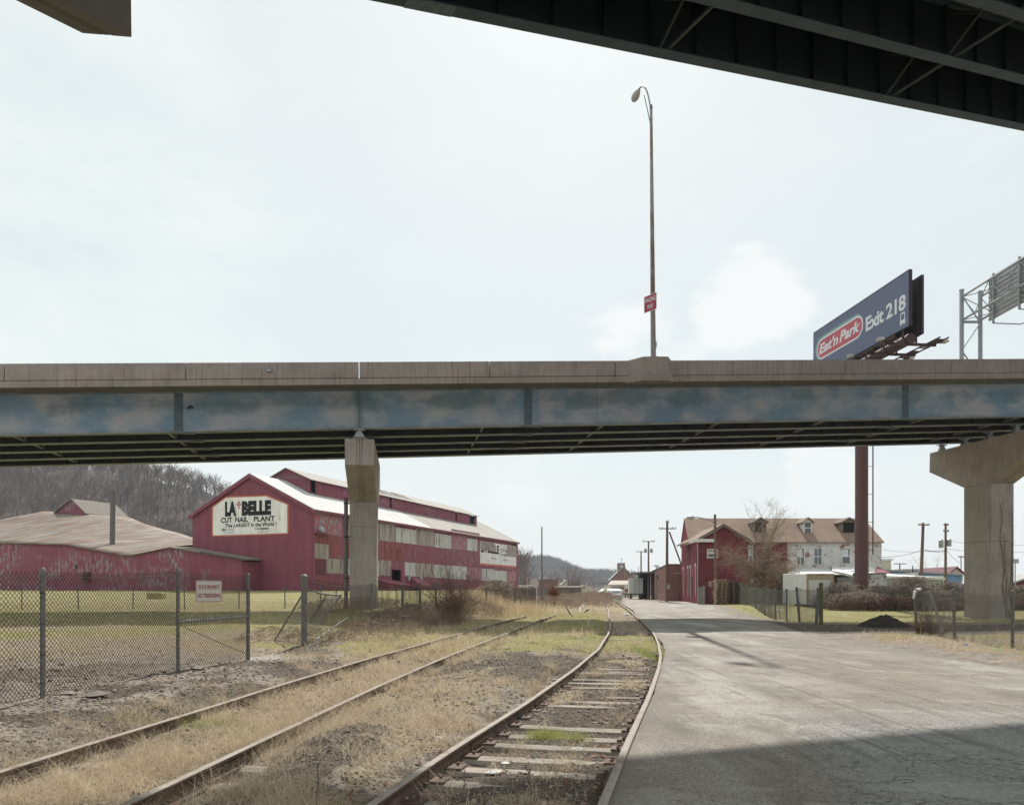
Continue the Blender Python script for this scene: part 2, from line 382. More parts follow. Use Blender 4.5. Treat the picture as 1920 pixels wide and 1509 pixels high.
def brick(name, c, c2, mortar, scale=1.0, d=(1, 0), patch=None, pf=(0.5, 0.55)):
    m = M(name, 0.9, 0, 0.2); w = m.wall(d); sp = m.N.new('ShaderNodeSeparateXYZ'); m.L.new(w, sp.inputs[0])
    cb = m.N.new('ShaderNodeCombineXYZ'); m.L.new(sp.outputs[0], cb.inputs[0]); m.L.new(sp.outputs[2], cb.inputs[1])
    b = m.N.new('ShaderNodeTexBrick'); m.L.new(cb.outputs[0], b.inputs['Vector']); b.inputs['Scale'].default_value = scale
    b.inputs['Color1'].default_value = (*c, 1); b.inputs['Color2'].default_value = (*c2, 1); b.inputs['Mortar'].default_value = (*mortar, 1)
    b.inputs['Brick Width'].default_value = 0.22; b.inputs['Row Height'].default_value = 0.075; b.inputs['Mortar Size'].default_value = 0.01
    n = m.noise(w, 0.6, 6, 0.65); col = m.mix(1.0, b.outputs['Color'], m.grey(m.rng(n, 0.25, 0.75, 0.75, 1.2, False)), 'MULTIPLY')
    if patch:
        q = m.noise(m.map(w, (1, 1, 0.8), (4, 0, 2)), 1.1, 8, 0.72); col = m.mix(m.rng(q, pf[0], pf[1], 0, 0.95), col, patch)
    m.set('Base Color', col); m.bump(b.outputs['Fac'], -0.3, 0.01); return m.m
MT['brick_maroon'] = brick('maroon painted brick', (0.19, 0.045, 0.06), (0.17, 0.04, 0.052), (0.16, 0.042, 0.05), patch=(0.21, 0.13, 0.115), pf=(0.63, 0.68))
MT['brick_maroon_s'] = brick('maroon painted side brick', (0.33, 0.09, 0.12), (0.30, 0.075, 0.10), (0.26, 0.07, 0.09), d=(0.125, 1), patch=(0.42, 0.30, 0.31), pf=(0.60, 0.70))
MT['brick_white'] = brick('peeling white painted brick', (0.70, 0.69, 0.67), (0.63, 0.61, 0.60), (0.5, 0.49, 0.47), patch=(0.24, 0.12, 0.10), pf=(0.55, 0.585))
MT['brick_old'] = brick('bare old brick', (0.22, 0.13, 0.11), (0.27, 0.19, 0.165), (0.3, 0.28, 0.26))
MT['brick_red'] = brick('dull red brick', (0.255, 0.10, 0.082), (0.21, 0.085, 0.07), (0.26, 0.2, 0.18), patch=(0.27, 0.16, 0.14), pf=(0.6, 0.75))
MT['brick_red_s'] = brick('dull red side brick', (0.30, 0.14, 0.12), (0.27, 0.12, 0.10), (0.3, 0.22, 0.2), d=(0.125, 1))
MT['shingle'] = simple('tan brown shingles', (0.235, 0.165, 0.125), 0.9, 0, 0.15, 0.6, (0.18, 0.12, 0.095), (0.5, 0.75), 0.5, bump=0.3, bscale=6)
MT['white_trim'] = simple('white trim', (0.72, 0.72, 0.70), 0.6, 0, 0.15, 2)
MT['glass'] = simple('dusty window glass', (0.10, 0.115, 0.13), 0.15, 0, 0.3, 1.5, spec=0.6)
MT['curtain'] = simple('white sheet', (0.6, 0.62, 0.62), 0.8)
MT['wood_grey'] = simple('weathered grey wood', (0.20, 0.175, 0.155), 0.9, 0, 0.3, 3, stretch=(1, 1, 0.2))
MT['wood_pole'] = simple('brown creosote pole', (0.17, 0.115, 0.085), 0.9, 0, 0.3, 4, stretch=(1, 1, 0.15))
MT['wood_pallet'] = simple('pallet timber', (0.36, 0.28, 0.20), 0.9, 0, 0.35, 1.5)
MT['tie'] = simple('bleached tie timber', (0.35, 0.31, 0.265), 0.95, 0, 0.25, 3, (0.20, 0.16, 0.13), (0.5, 0.65), 4, (0.4, 1, 1), 0.5, 25)
MT['galv'] = simple('galvanised steel', (0.36, 0.37, 0.38), 0.45, 0.4, 0.2, 6, (0.22, 0.15, 0.11), (0.62, 0.75), 9)
MT['galv_dull'] = simple('dull galvanised post', (0.17, 0.165, 0.16), 0.6, 0.2, 0.3, 8, (0.18, 0.11, 0.08), (0.56, 0.7), 14)
MT['wire'] = simple('rusty chain link wire', (0.075, 0.06, 0.052), 0.7, 0.2, 0.4, 2.5, (0.07, 0.05, 0.04), (0.5, 0.65), 1.5)
MT['wire_g'] = simple('grey chain link wire', (0.22, 0.21, 0.20), 0.6, 0.3, 0.3, 2)
MT['pole_rust'] = simple('rusting lamp pole', (0.28, 0.27, 0.27), 0.6, 0.1, 0.2, 3, (0.20, 0.12, 0.09), (0.45, 0.6), 0.5)
MT['alum'] = simple('lamp head casting', (0.42, 0.42, 0.41), 0.5, 0.2, 0.3, 12)
MT['gantry'] = simple('gantry steel', (0.34, 0.36, 0.39), 0.5, 0.2, 0.15, 2)
MT['sign_back'] = simple('sign back aluminium', (0.42, 0.43, 0.44), 0.5, 0.3, 0.15, 2)
MT['bb_face'] = simple('slate blue billboard vinyl', (0.135, 0.158, 0.25), 0.6, 0, 0.05, 0.4)
MT['bb_white'] = simple('billboard white print', (0.72, 0.74, 0.80), 0.6, 0, 0.04)
MT['bb_red'] = simple('billboard red print', (0.50, 0.115, 0.15), 0.6, 0, 0.15, 0.3)
MT['bb_green'] = simple('billboard green print', (0.21, 0.38, 0.36), 0.6, 0, 0.05)
MT['bb_dark'] = simple('billboard frame dark', (0.035, 0.028, 0.035), 0.7)
MT['bb_maroon'] = simple('billboard steel maroon', (0.135, 0.065, 0.07), 0.55, 0, 0.15, 0.8, spec=0.4)
MT['bb_walk'] = simple('dark maroon catwalk', (0.07, 0.04, 0.045), .6)
MT['sign_red'] = simple('red sign face', (0.40, 0.045, 0.085), 0.6, 0, 0.08)
MT['sign_text_red'] = simple('red sign letters', (0.36, 0.05, 0.055), 0.6)
MT['sign_panel'] = simple('white sign panel', (0.62, 0.60, 0.56), 0.5, 0, 0.08, 5, (0.4, 0.33, 0.26), (0.66, 0.8), 8)
MT['trailer'] = simple('white trailer skin', (0.70, 0.70, 0.68), 0.5, 0, 0.1, 1.2, (0.5, 0.46, 0.4), (0.6, 0.8), 2.0, (1, 1, 0.3))
MT['trailer_dark'] = simple('grey trailer skin', (0.30, 0.30, 0.33), 0.5, 0, 0.15, 1.2)
MT['rubber'] = simple('rubber', (0.03, 0.03, 0.03), 0.85)
MT['tan_trim'] = simple('tan door frame', (0.42, 0.34, 0.25), 0.8)
MT['blue_metal'] = siding('blue metal wall', (0.16, 0.28, 0.46), 0.1, 0, d=(1, 0), seed=21, rcol=(0.3, 0.35, 0.45))
MT['grey_roof'] = simple('grey roofing', (0.36, 0.36, 0.36), 0.8)
MT['tin_white'] = simple('crumpled tin', (0.66, 0.66, 0.65), 0.6, 0.1, 0.25, 1.5, (0.4, 0.3, 0.24), (0.55, 0.65), 1.8)
MT['cream'] = simple('cream wall', (0.55, 0.52, 0.42), 0.8)
MT['store'] = simple('tan store roof', (0.42, 0.36, 0.31), 0.85)
MT['car_white'] = simple('white car paint', (0.72, 0.72, 0.72), 0.25, 0, 0.04, spec=0.6)
MT['graffiti'] = simple('white wall with dark scrawls', (0.55, 0.55, 0.57), 0.8, 0, 0.15, 1, (0.12, 0.12, 0.13), (0.55, 0.6), 1.6)
MT['bark'] = simple('grey bark', (0.16, 0.125, 0.105), 0.9, 0, 0.3, 4)
MT['twig'] = simple('pale twigs', (0.33, 0.25, 0.19), 0.9, 0, 0.3, 2)
MT['twig_red'] = simple('reddish brush twigs', (0.22, 0.14, 0.11), 0.9, 0, 0.3, 2)
MT['vine'] = simple('grey vine stems', (0.30, 0.25, 0.21), 0.9, 0, 0.4, 1.5)
MT['dirt_pile'] = simple('dark loose earth', (0.045, 0.035, 0.03), 0.95, 0, 0.4, 3, bump=1.0, bscale=10)
MT['paper'] = simple('white litter', (0.75, 0.75, 0.73), 0.8)
MT['green_litter'] = simple('green litter', (0.20, 0.50, 0.16), 0.7)
MT['brown_leaf'] = simple('brown dead leaf', (0.20, 0.08, 0.045), 0.9, 0, 0.4, 8)
MT['rock'] = simple('pale stone', (0.33, 0.29, 0.25), 0.95, 0, 0.25, 6)
MT['straw_bale'] = simple('straw bale', (0.42, 0.36, 0.17), 0.95, 0, 0.3, 8)
def rail_mats():
    a = simple('rusted rail steel', (0.13, 0.085, 0.065), 0.75, 0.2, 0.3, 5, (0.06, 0.04, 0.035), (0.5, 0.7), 4)
    b = simple('dusty rail head', (0.36, 0.315, 0.27), 0.75, 0.05, 0.2, 6, (0.22, 0.15, 0.12), (0.52, 0.7), 3)
    return [a, b]
MT['rail'] = rail_mats()
def blade_mat(name, trans=0.35):
    m = M(name, 0.8, 0, 0.2); c = m.attr(); m.set('Base Color', c)
    t = m.N.new('ShaderNodeBsdfTranslucent'); m.L.new(c, t.inputs[0]); mx = m.N.new('ShaderNodeMixShader'); mx.inputs[0].default_value = trans
    m.L.new(m.b.outputs[0], mx.inputs[1]); m.L.new(t.outputs[0], mx.inputs[2]); m.L.new(mx.outputs[0], m.N['Material Output'].inputs[0]); return m.m
MT['blade'] = blade_mat('grass blades')
MT['stone'] = (lambda m: (m.set('Base Color', m.attr()), m.m)[1])(M('gravel stones', 0.95, 0, 0.2))
# ---------------------------------------------------------------- terrain fields
def vnoise(x, y, seed=0):
    x = np.asarray(x, float); y = np.asarray(y, float); xi = np.floor(x).astype(np.int64); yi = np.floor(y).astype(np.int64)
    fx = x - xi; fy = y - yi; fx = fx * fx * (3 - 2 * fx); fy = fy * fy * (3 - 2 * fy)
    def h(a, b):
        n = (a * 374761393 + b * 668265263 + seed * 974711) & 0x7fffffff
        n = ((n ^ (n >> 13)) * 1274126177) & 0x7fffffff
        return ((n ^ (n >> 16)) & 0xffff) / 65535.0
    return (h(xi, yi) * (1 - fx) + h(xi + 1, yi) * fx) * (1 - fy) + (h(xi, yi + 1) * (1 - fx) + h(xi + 1, yi + 1) * fx) * fy
def fbm(x, y, s=1.0, oct=4, seed=0):
    t = 0; a = 0.5; n = 0
    for i in range(oct): t = t + a * vnoise(x * s, y * s, seed + i); n += a; s *= 2.03; a *= 0.55
    return t / n
def curve(pts, ys):
    p = np.array(pts); yy = np.geomspace(p[0, 0], p[-1, 0], 600); xx = np.interp(yy, p[:, 0], p[:, 1])
    k = np.hanning(61); k /= k.sum(); pad = np.r_[xx[0] + (xx[0] - xx[1:31][::-1]), xx, xx[-1] + (xx[-1] - xx[-31:-1][::-1])]
    xs = np.convolve(pad, k, 'valid'); return np.interp(ys, yy, xs)
T1 = [(0.3, -1.05), (3, -0.75), (5.6, -0.17), (7.65, 0.30), (11.6, 1.28), (17.2, 2.48), (21, 3.2), (25.3, 3.86), (31, 4.75), (38.3, 5.62), (48, 6.75), (59, 8.15), (80, 10.5), (107, 13.5), (150, 18)]
T2 = [(0.3, -3.95), (3, -3.75), (5.6, -3.52), (6.4, -3.45), (10, -3.10), (14.9, -2.62), (17.6, -2.30), (21, -1.85), (25.1, -1.29), (27.9, -0.93), (36, 0.1), (45.5, 1.5), (60, 3.4)]
def c1(y): return curve(T1, y)
def c2(y): return curve(T2, y)
RL = 0.76 + 0.05
XRp = [(0.3, 11), (5, 10.4), (15.1, 10.0), (20.7, 10.3), (25.3, 10.2), (30, 11.0), (37, 12.6), (46.5, 14.6), (60, 16.5), (75, 18.2), (103, 19.6), (150, 24), (260, 36)]
def roadL(y):
    r = c1(np.minimum(y, 149)) + RL + 0.05 + np.maximum(y - 149, 0) * 0.115
    return r + 0.10 * sstep(15, 20, y) * (1 - sstep(22, 27, y)) + 0.3 * sstep(45, 60, y)
def roadR(y): return np.interp(y, [p[0] for p in XRp], [p[1] for p in XRp])
FENCE = [(-10.3, -2.0), (-6.95, 5.5), (-6.66, 10.9), (-6.35, 14.6), (-5.79, 16.85)]
def gbase(x, y):
    x = np.asarray(x, float); y = np.asarray(y, float)
    f = np.interp(y, [0, 14, 20, 27, 40, 60, 84, 120, 200, 400], [0, 0, .12, .36, .46, .9, 1.5, 1.6, 1.6, 1.5])
    x0 = np.interp(y, [0, 30, 60, 140, 200, 400], [-3.4, -3.4, 1.6, 2.5, -10, -20])
    z = f * sstep(0, 1, (x0 - x) / np.interp(y, [0, 30, 60], [4.5, 4.5, 3.0]))
    r = np.interp(y, [0, 27, 38, 50, 58, 66, 85, 110], [0, 0, -.15, -.32, -.1, .25, .05, 0]) * sstep(11, 17, x)
    return z + r
def inroad(x, y): return (x > roadL(y)) & (x < roadR(y)) & (y < 260)
def trackdip(x, y):
    d1 = np.abs(x - c1(np.minimum(y, 150))); d2 = np.abs(x - c2(np.minimum(y, 60)))
    a = (1 - sstep(0.9, 1.7, d1)) * (y < 110); b = (1 - sstep(0.95, 1.7, d2)) * (y < 50)
    return np.maximum(a, b)
def gz(x, y, fine=True):
    x = np.asarray(x, float); y = np.asarray(y, float)
    z = gbase(x, y) - 0.035 - 0.10 * trackdip(x, y)
    if fine:
        near = np.exp(-np.maximum(y, 0) / 45.0)
        off = ~inroad(x, y)
        z = z + off * ((fbm(x, y, 0.9, 3, 3) - .5) * 0.12 + (fbm(x, y, 5.5, 3, 9) - .5) * 0.075 * near * (1 - .55 * trackdip(x, y)))
        for rr_, off_ in ((c1(np.minimum(y, 150)), -.76), (c2(np.minimum(y, 60)), .8), (c2(np.minimum(y, 60)), -.8)):
            q_ = x - rr_ - off_; z = z - .05 * sstep(.0, .07, q_) * (1 - sstep(.22, .5, q_)) * (1 - sstep(7.5, 10, y))
        # low spoil heap beside the left track's near rail
        z = z + 0.12 * np.exp(-(((x + 1.75) / 0.42) ** 2 + ((y - 7.2) / 1.6) ** 2)) * (0.6 + 0.8 * fbm(x, y, 4, 2, 5))
        z = z + .05 * ((x > c1(np.minimum(y, 150)) + .85) & (x < roadL(y)) & (y > 15) & (y < 28))
        z = np.where(inroad(x, y), z - 0.03, z)
    return z
def fencex(y): return np.interp(y, [p[1] for p in FENCE], [p[0] for p in FENCE])
def masks(x, y):
    """green, straw, dark weights"""
    n1 = fbm(x, y, 0.35, 4, 21); n2 = fbm(x, y, 1.3, 4, 33); n3 = fbm(x, y, 0.12, 3, 41)
    L = c2(np.minimum(y, 60)); R = c1(np.minimum(y, 150))
    left = x < np.where(y < 17, fencex(y), -5.6)
    g = np.zeros_like(x); s = np.zeros_like(x); d = np.zeros_like(x)
    fld = sstep(17, 27, y + (n1 - .5) * 14)
    g = np.where(left, fld * (0.12 + 0.95 * n1), g)
    s = np.where(left, 0.15 + 0.6 * sstep(12, 20, y) * n2 + 0.55 * fld, s)
    d = np.where(left, (1 - fld) * sstep(.45, .65, n1) * .5 + sstep(38, 60, y) * 0.0, d)
    mid = (~left) & (x < R - 0.7)
    strawL = (1 - sstep(0.9, 1.9, np.abs(x - L + 0.25))) * (1 - 0.5 * sstep(26, 34, y))
    strawS = sstep(8.5, 14, y) * (x < L - 0.5) * (x > -5.6 + (y < 13) * 1.8)
    s = np.where(mid, np.maximum(np.maximum(strawL, 0.8 * strawS), 0.55 * n2 + 0.2 * (y < 13)), s)
    g = np.where(mid, sstep(18.5, 21, y + (n2 - .5) * 5) * (0.25 + 1.0 * n1) * (x > L - 3.0), g)
    dk = sstep(12.0, 13.5, y + (n2 - .5) * 3) * (1 - sstep(18, 20.5, y + (n2 - .5) * 4)) * (x > L + 0.95)
    d = np.where(mid, np.maximum(dk * 0.62, 0.8 * sstep(.5, .62, n2) * (x > L + 1.0) * (y < 12)), d)
    s = np.where(mid & (dk > .4), s * 0.25 + .35 * sstep(.52, .62, n2), s)
    bed = (np.abs(x - R) < 0.95) & (y < 120)
    d = np.where(bed, 0.75 * (1 - sstep(17, 22, y)), d); s = np.where(bed, 0.25 + 0.7 * sstep(.5, .68, n2), s)
    g = np.where(bed, 0.9 * sstep(19, 22, y) * (1 - sstep(27, 29, y)) + 0.4 * sstep(36, 40, y) * n1, g)
    strip = (x > R + 0.9) & (x < roadL(y) + 0.3) & (y > 16.5) & (y < 28)
    g = np.where(strip, 1.0, g)
    right = x > roadR(y)
    drive = sstep(26.5, 28.5, y + (n2 - .5) * 2) * (1 - sstep(37, 39.5, y + (n1 - .5) * 3)) * right * sstep(8.5, 13, x)
    lawn = right * sstep(38.5, 40.5, y + (n2 - .5) * 2) * (1 - sstep(90, 110, y)) * sstep(0.2, 2.4, x - roadR(y))
    g = np.where(right, lawn * (.55 + .6 * n1), g); s = np.where(right, 0.35 * lawn * n2 + 0.15 * sstep(.5, .6, n2), s); d = np.where(right, drive * 0.95, d)
    fr = right & (x > 12.2) & (y > 14) & (y < 27)
    g = np.where(fr, sstep(.42, .6, n1) * .9, g); s = np.where(fr, .5, s)
    edge = right & (x < roadR(y) + 2.5) & (y < 26); s = np.where(edge & (x > roadR(y) + 1.2), .35 + .5 * (n2 > .5), s)
    far = (y > 55) & (~right) & (~left)
    s = np.where(far, 0.75, s); g = np.where(far, .35 * n1, g)
    gr = mid & (x < L - 1.15 - .8 * (n1 - .4)) & (y < 15.5 + 3 * n2)
    s = np.where(gr, s * .22 * sstep(.45, .6, n2), s); d = np.where(gr, .45 * sstep(.5, .6, n2), d)
    hp = np.exp(-(((x + 1.65) / 0.5) ** 2 + ((y - 7.3) / 1.5) ** 2)); hp = hp * (.45 + 1.1 * fbm(x, y, 2.6, 3, 91)); d = np.maximum(d, sstep(.3, .75, hp) * .8); s = s * (1 - sstep(.3, .7, hp) * .6)
    for rr_, off_ in ((R, -.76), (L, .8), (L, -.8)):
        q_ = x - rr_ - off_; k_ = 1 - .9 * (sstep(-.06, .02, q_) * (1 - sstep(.16, .34, q_)) * (1 - sstep(6.8, 9.5, y))); s = s * k_
    pt = fbm(x, y, .75, 4, 57); nearm = (~left) & (x < roadL(y)) & (y < 22)
    s = np.where(nearm, s * (np.where(np.abs(x - L) < 1.1, .5, .18) + 1.0 * sstep(.42, .60, pt)), s); d = np.where(nearm, np.maximum(d, .7 * sstep(.50, .62, 1 - pt)), d)
    return np.clip(g, 0, 1), np.clip(s, 0, 1), np.clip(d, 0, 1)

def ground_mat():
    m = M('ground', 0.95, 0, 0.15); w = m.wpos(); c = m.sepc(m.attr())
    fine = m.noise(w, 22, 6, 0.75); mid = m.noise(w, 3.0, 6, 0.65); big = m.noise(w, 0.5, 5, 0.6)
    st = m.vor(w, 26); st2 = m.vor(w, 60, out='Color')
    grav = m.mix(m.rng(mid, .35, .65), (0.32, 0.28, 0.24), (0.20, 0.17, 0.145))
    sv = m.sepc(st2)[0]
    grav = m.mix(1.0, grav, m.grey(m.rng(sv, 0, 1, 0.6, 1.5, False)), 'MULTIPLY')
    grav = m.mix(m.rng(fine, .58, .7, 0, .7), grav, (0.075, 0.062, 0.052))
    dark = m.mix(m.rng(fine, .35, .65), (0.15, 0.118, 0.092), (0.07, 0.055, 0.044)); dark = m.mix(m.rng(sv, .8, .95, 0, .5), dark, (.24, .22, .2))
    straw = m.mix(m.rng(m.noise(w, 14, 6, 0.75), .35, .65), (0.40, 0.325, 0.22), (0.19, 0.15, 0.105))
    green = m.mix(m.rng(m.noise(w, 9, 6, 0.7), .35, .65), (0.19, 0.205, 0.065), (0.30, 0.26, 0.12))
    green = m.mix(m.rng(big, .45, .62, 0, .7), green, (0.33, 0.28, 0.15))
    br = m.noise(w, 5, 7, 0.75)
    def k(ch, sh): return m.rng(m.math('ADD', c[ch], m.math('MULTIPLY', m.math('SUBTRACT', br, 0.5), sh)), 0.28, 0.62)
    col = m.mix(k(2, 0.9), grav, dark); col = m.mix(k(1, 1.2), col, straw); col = m.mix(k(0, 1.1), col, green)
    m.set('Base Color', col)
    h = m.math('ADD', m.math('MULTIPLY', fine, 0.6), m.math('MULTIPLY', st, -0.4)); m.bump(h, 0.9, 0.03); return m.m
MT['ground'] = ground_mat()
def axis(segs):
    a = [segs[0][0]]
    for s, e, st in segs:
        n = max(1, int(round((e - s) / st))); a += list(np.linspace(s, e, n + 1)[1:])
    return np.array(a)
gx = axis([(-4000, -400, 900), (-400, -60, 40), (-60, -18, 2.0), (-18, -9, 0.4), (-9, 5.2, 0.10), (5.2, 16, 0.35), (16, 60, 1.5), (60, 400, 34), (400, 4000, 900)])
gy = axis([(-60, -4, 8), (-4, 3, 0.5), (3, 14, 0.10), (14, 30, 0.22), (30, 60, 0.6), (60, 130, 2.5), (130, 400, 18), (400, 6000, 700)])
GX, GY = np.meshgrid(gx, gy); x_, y_ = GX.ravel(), GY.ravel()
z_ = gz(x_, y_); g_, s_, d_ = masks(x_, y_)
nx, ny = len(gx), len(gy); ii = (np.arange(ny - 1)[:, None] * nx + np.arange(nx - 1)[None, :]).ravel()
me = np_mesh('ground', np.c_[x_, y_, z_], np.c_[ii, ii + 1, ii + 1 + nx, ii + nx], MT['ground'], np.c_[g_, s_, d_, np.ones_like(g_)], smooth=True)
tag(link_mesh('ground', me), kind='structure')

def road_mat():
    m = M('worn asphalt', 0.85, 0, 0.3); w = m.wpos()
    # tyre direction roughly along the road
    al = m.map(w, (1.0, 0.16, 1), (0, 0, 0), (0, 0, math.radians(9)))
    big = m.noise(w, 0.22, 5, 0.6); lanes = m.noise(al, 0.75, 5, 0.55, 0.2); mid = m.noise(w, 2.2, 6, 0.7); fine = m.noise(w, 45, 4, 0.8)
    col = m.mix(m.rng(lanes, .38, .62), (0.225, 0.205, 0.178), (0.39, 0.37, 0.335))
    col = m.mix(m.rng(big, .40, .60, 0, .85), col, (0.25, 0.215, 0.175))
    agg = m.sepc(m.vor(w, 75, out='Color'))[0]
    col = m.mix(1.0, col, m.grey(m.rng(agg, 0, 1, .6, 1.4, False)), 'MULTIPLY')
    col = m.mix(m.rng(m.noise(w, 30, 5, .8), .60, .68, 0, .75), col, (0.07, 0.06, 0.052))
    mott = m.noise(m.map(w, (1, .5, 1), (3, 7, 0)), 1.1, 7, 0.72); col = m.mix(m.rng(mott, .48, .64, 0, .6), col, (0.15, 0.13, 0.11))
    # cleaner, bluish old asphalt with crazing in the nearer right part
    sp = m.N.new('ShaderNodeSeparateXYZ'); m.L.new(w, sp.inputs[0])
    pr = m.math('ADD', m.math('MULTIPLY', sp.outputs[0], 0.55), m.math('MULTIPLY', sp.outputs[1], -0.12))
    pr = m.rng(m.math('ADD', pr, m.math('MULTIPLY', big, 1.2)), 1.1, 1.5)
    near = m.rng(sp.outputs[1], 7.5, 11.5, 1.0, 0.0); reg = m.math('MULTIPLY', pr, near)
    wd = m.N.new('ShaderNodeVectorMath'); wd.operation = 'ADD'; nn = m.N.new('ShaderNodeTexNoise'); nn.inputs['Scale'].default_value = 1.5; nn.inputs['Detail'].default_value = 4
    m.L.new(w, nn.inputs['Vector']); m.L.new(w, wd.inputs[0]); m.L.new(nn.outputs['Color'], wd.inputs[1])
    cr = m.vor(wd.outputs[0], 1.1, 'DISTANCE_TO_EDGE'); cr2 = m.vor(wd.outputs[0], 4.2, 'DISTANCE_TO_EDGE')
    crk = m.math('MULTIPLY', m.rng(cr, 0.003, 0.018, 1, 0), m.rng(m.noise(w, 0.45, 3), .40, .5))
    crk2 = m.math('MULTIPLY', m.rng(cr2, 0.01, 0.05, 1, 0), m.math('MULTIPLY', reg, m.rng(m.noise(w, 0.9, 3), .45, .6)))
    col = m.mix(m.math('MULTIPLY', reg, 0.6), col, m.mix(1.0, (0.265, 0.262, 0.262), m.grey(m.rng(agg, 0, 1, .6, 1.4, False)), 'MULTIPLY'))
    col = m.mix(m.math('MULTIPLY', m.math('MAXIMUM', m.math('MULTIPLY', crk, m.math('ADD', m.math('MULTIPLY', reg, .55), .3)), crk2), 0.8), col, (0.05, 0.045, 0.04))
    # worn pale patches where the top course is gone
    pt = m.noise(m.map(w, (.8, 1.3, 1), (11, 3, 0)), 1.0, 6, 0.6); col = m.mix(m.rng(pt, .57, .60, 0, .3), col, (0.43, 0.41, 0.38))
    tr = m.noise(m.map(w, (6, .25, 1), (0, 0, 0), (0, 0, math.radians(-22))), 1.0, 4, .6); col = m.mix(m.math('MULTIPLY', m.rng(tr, .52, .66, 0, .5), m.rng(m.noise(w, .3, 2), .40, .55)), col, (0.11, 0.095, 0.08))
    # dirt along the edges
    c = m.sepc(m.attr()); ed = m.math('ADD', c[0], m.math('MULTIPLY', m.math('SUBTRACT', mid, .5), 2.0))
    col = m.mix(m.rng(ed, .55, .95, 0, .6), col, m.mix(m.rng(fine, .4, .6), (0.26, 0.225, 0.19), (0.17, 0.145, 0.12)))
    m.set('Base Color', col); m.bump(m.math('ADD', m.math('MULTIPLY', m.noise(w, 60, 5, .8), .7), m.math('MULTIPLY', mid, .5)), 0.7, 0.015); return m.m
MT['road'] = road_mat()
ys = axis([(-20, 3, 1.5), (3, 40, 0.25), (40, 110, 1.2), (110, 260, 10)]); ts = np.linspace(0, 1, 41)
yy, tt = np.meshgrid(ys, ts, indexing='ij')
l = roadL(np.maximum(yy, .3)) + (fbm(yy * 0, yy, 1.2, 3, 3) - .5) * 0.05; r = roadR(np.maximum(yy, .3)) + (fbm(yy * 0 + 9, yy, .5, 4, 5) - .5) * 1.2
xx = l + (r - l) * tt
zz = gbase(xx, yy) - 0.028 + 0.02 * (1 - (2 * tt - 1) ** 2) - 0.028 * (tt >= 1) * 1.0
de = np.minimum((xx - l) / 0.45, (r - xx) / 1.8); ed = 1 - np.clip(de, 0, 1)
k = len(ts); ii = (np.arange(len(ys) - 1)[:, None] * k + np.arange(k - 1)[None, :]).ravel()
me = np_mesh('road', np.c_[xx.ravel(), yy.ravel(), zz.ravel()], np.c_[ii, ii + 1, ii + 1 + k, ii + k], MT['road'], np.c_[ed.ravel(), ed.ravel(), ed.ravel(), np.ones(ed.size)], smooth=True)
tag(link_mesh('road', me), kind='structure')
# kerbed concrete pavement before the brick buildings
mb = MB(); pk = [(roadR(y), y) for y in np.linspace(77, 103, 12)]
MT['pave'] = concrete('pavement', (0.36, 0.34, 0.31), 0.2)
for (a, ya), (b, yb) in zip(pk[:-1], pk[1:]):
    mb.hexa([(a, ya, -.1), (20.45 + (ya - 85) * .125, ya, -.1), (20.45 + (yb - 85) * .125, yb, -.1), (b, yb, -.1),
             (a, ya, .1), (20.45 + (ya - 85) * .125, ya, .1), (20.45 + (yb - 85) * .125, yb, .1), (b, yb, .1)])
tag(mb.build('pavement', MT['pave']), kind='structure')

# ---------------------------------------------------------------- hills with bare woods
def ridge(xs, prof, Y):
    X = np.array([(p[0] - 960) / F * Y for p in prof]); Z = np.array([EYE + (HY - p[1]) / F * Y for p in prof]); return np.interp(xs, X, Z)
def hill(name, prof, Y0, Y1, xr, step, back, tree_h):
    xs = np.arange(xr[0], xr[1] + step, step); vs = np.linspace(0, 1, 36); vs = np.r_[vs, 1.15, 1.6]
    X, V = np.meshgrid(xs, vs); Yc = Y0 + (Y1 - Y0) * V
    top = ridge(X * (Y1 / np.maximum(Yc, 1)) ** 0.0, prof, Y1) - tree_h
    h = -2 + (top + 2) * np.where(V <= 1, np.sin(np.clip(V, 0, 1) * math.pi / 2) ** 1.15, 1 - (V - 1) * 0.9)
    h = h + (fbm(X, Yc, 3.0 / (Y1 - Y0) * 1.5, 4, 51) - .5) * tree_h * 1.6 * np.sin(np.clip(V, 0, 1) * math.pi) 
    nx = len(xs); ii = (np.arange(len(vs) - 1)[:, None] * nx + np.arange(nx - 1)[None, :]).ravel()
    me = np_mesh(name, np.c_[X.ravel(), Yc.ravel(), h.ravel()], np.c_[ii, ii + 1, ii + 1 + nx, ii + nx], MT['hill'], smooth=True)
    tag(link_mesh(name, me), kind='structure')
    def hf(x, y):
        v = (y - Y0) / (Y1 - Y0); t = ridge(x, prof, Y1) - tree_h
        return -2 + (t + 2) * np.sin(np.clip(v, 0, 1) * math.pi / 2) ** 1.15 + (fbm(x, y, 3.0 / (Y1 - Y0) * 1.5, 4, 51) - .5) * tree_h * 1.6 * np.sin(np.clip(v, 0, 1) * math.pi)
    return hf
def hillmat():
    m = M('leaf litter hillside', 0.95, 0, 0.1); w = m.wpos()
    n = m.noise(w, 0.06, 6, .65); f = m.noise(w, 0.5, 6, .75)
    col = m.mix(m.rng(n, .4, .6), (0.15, 0.115, 0.10), (0.095, 0.08, 0.078)); col = m.mix(m.rng(f, .4, .65, 0, .6), col, (.2, .165, .14)); m.set('Base Color', col); m.bump(f, 1.0, 1.0); return m.m
MT['hill'] = hillmat()
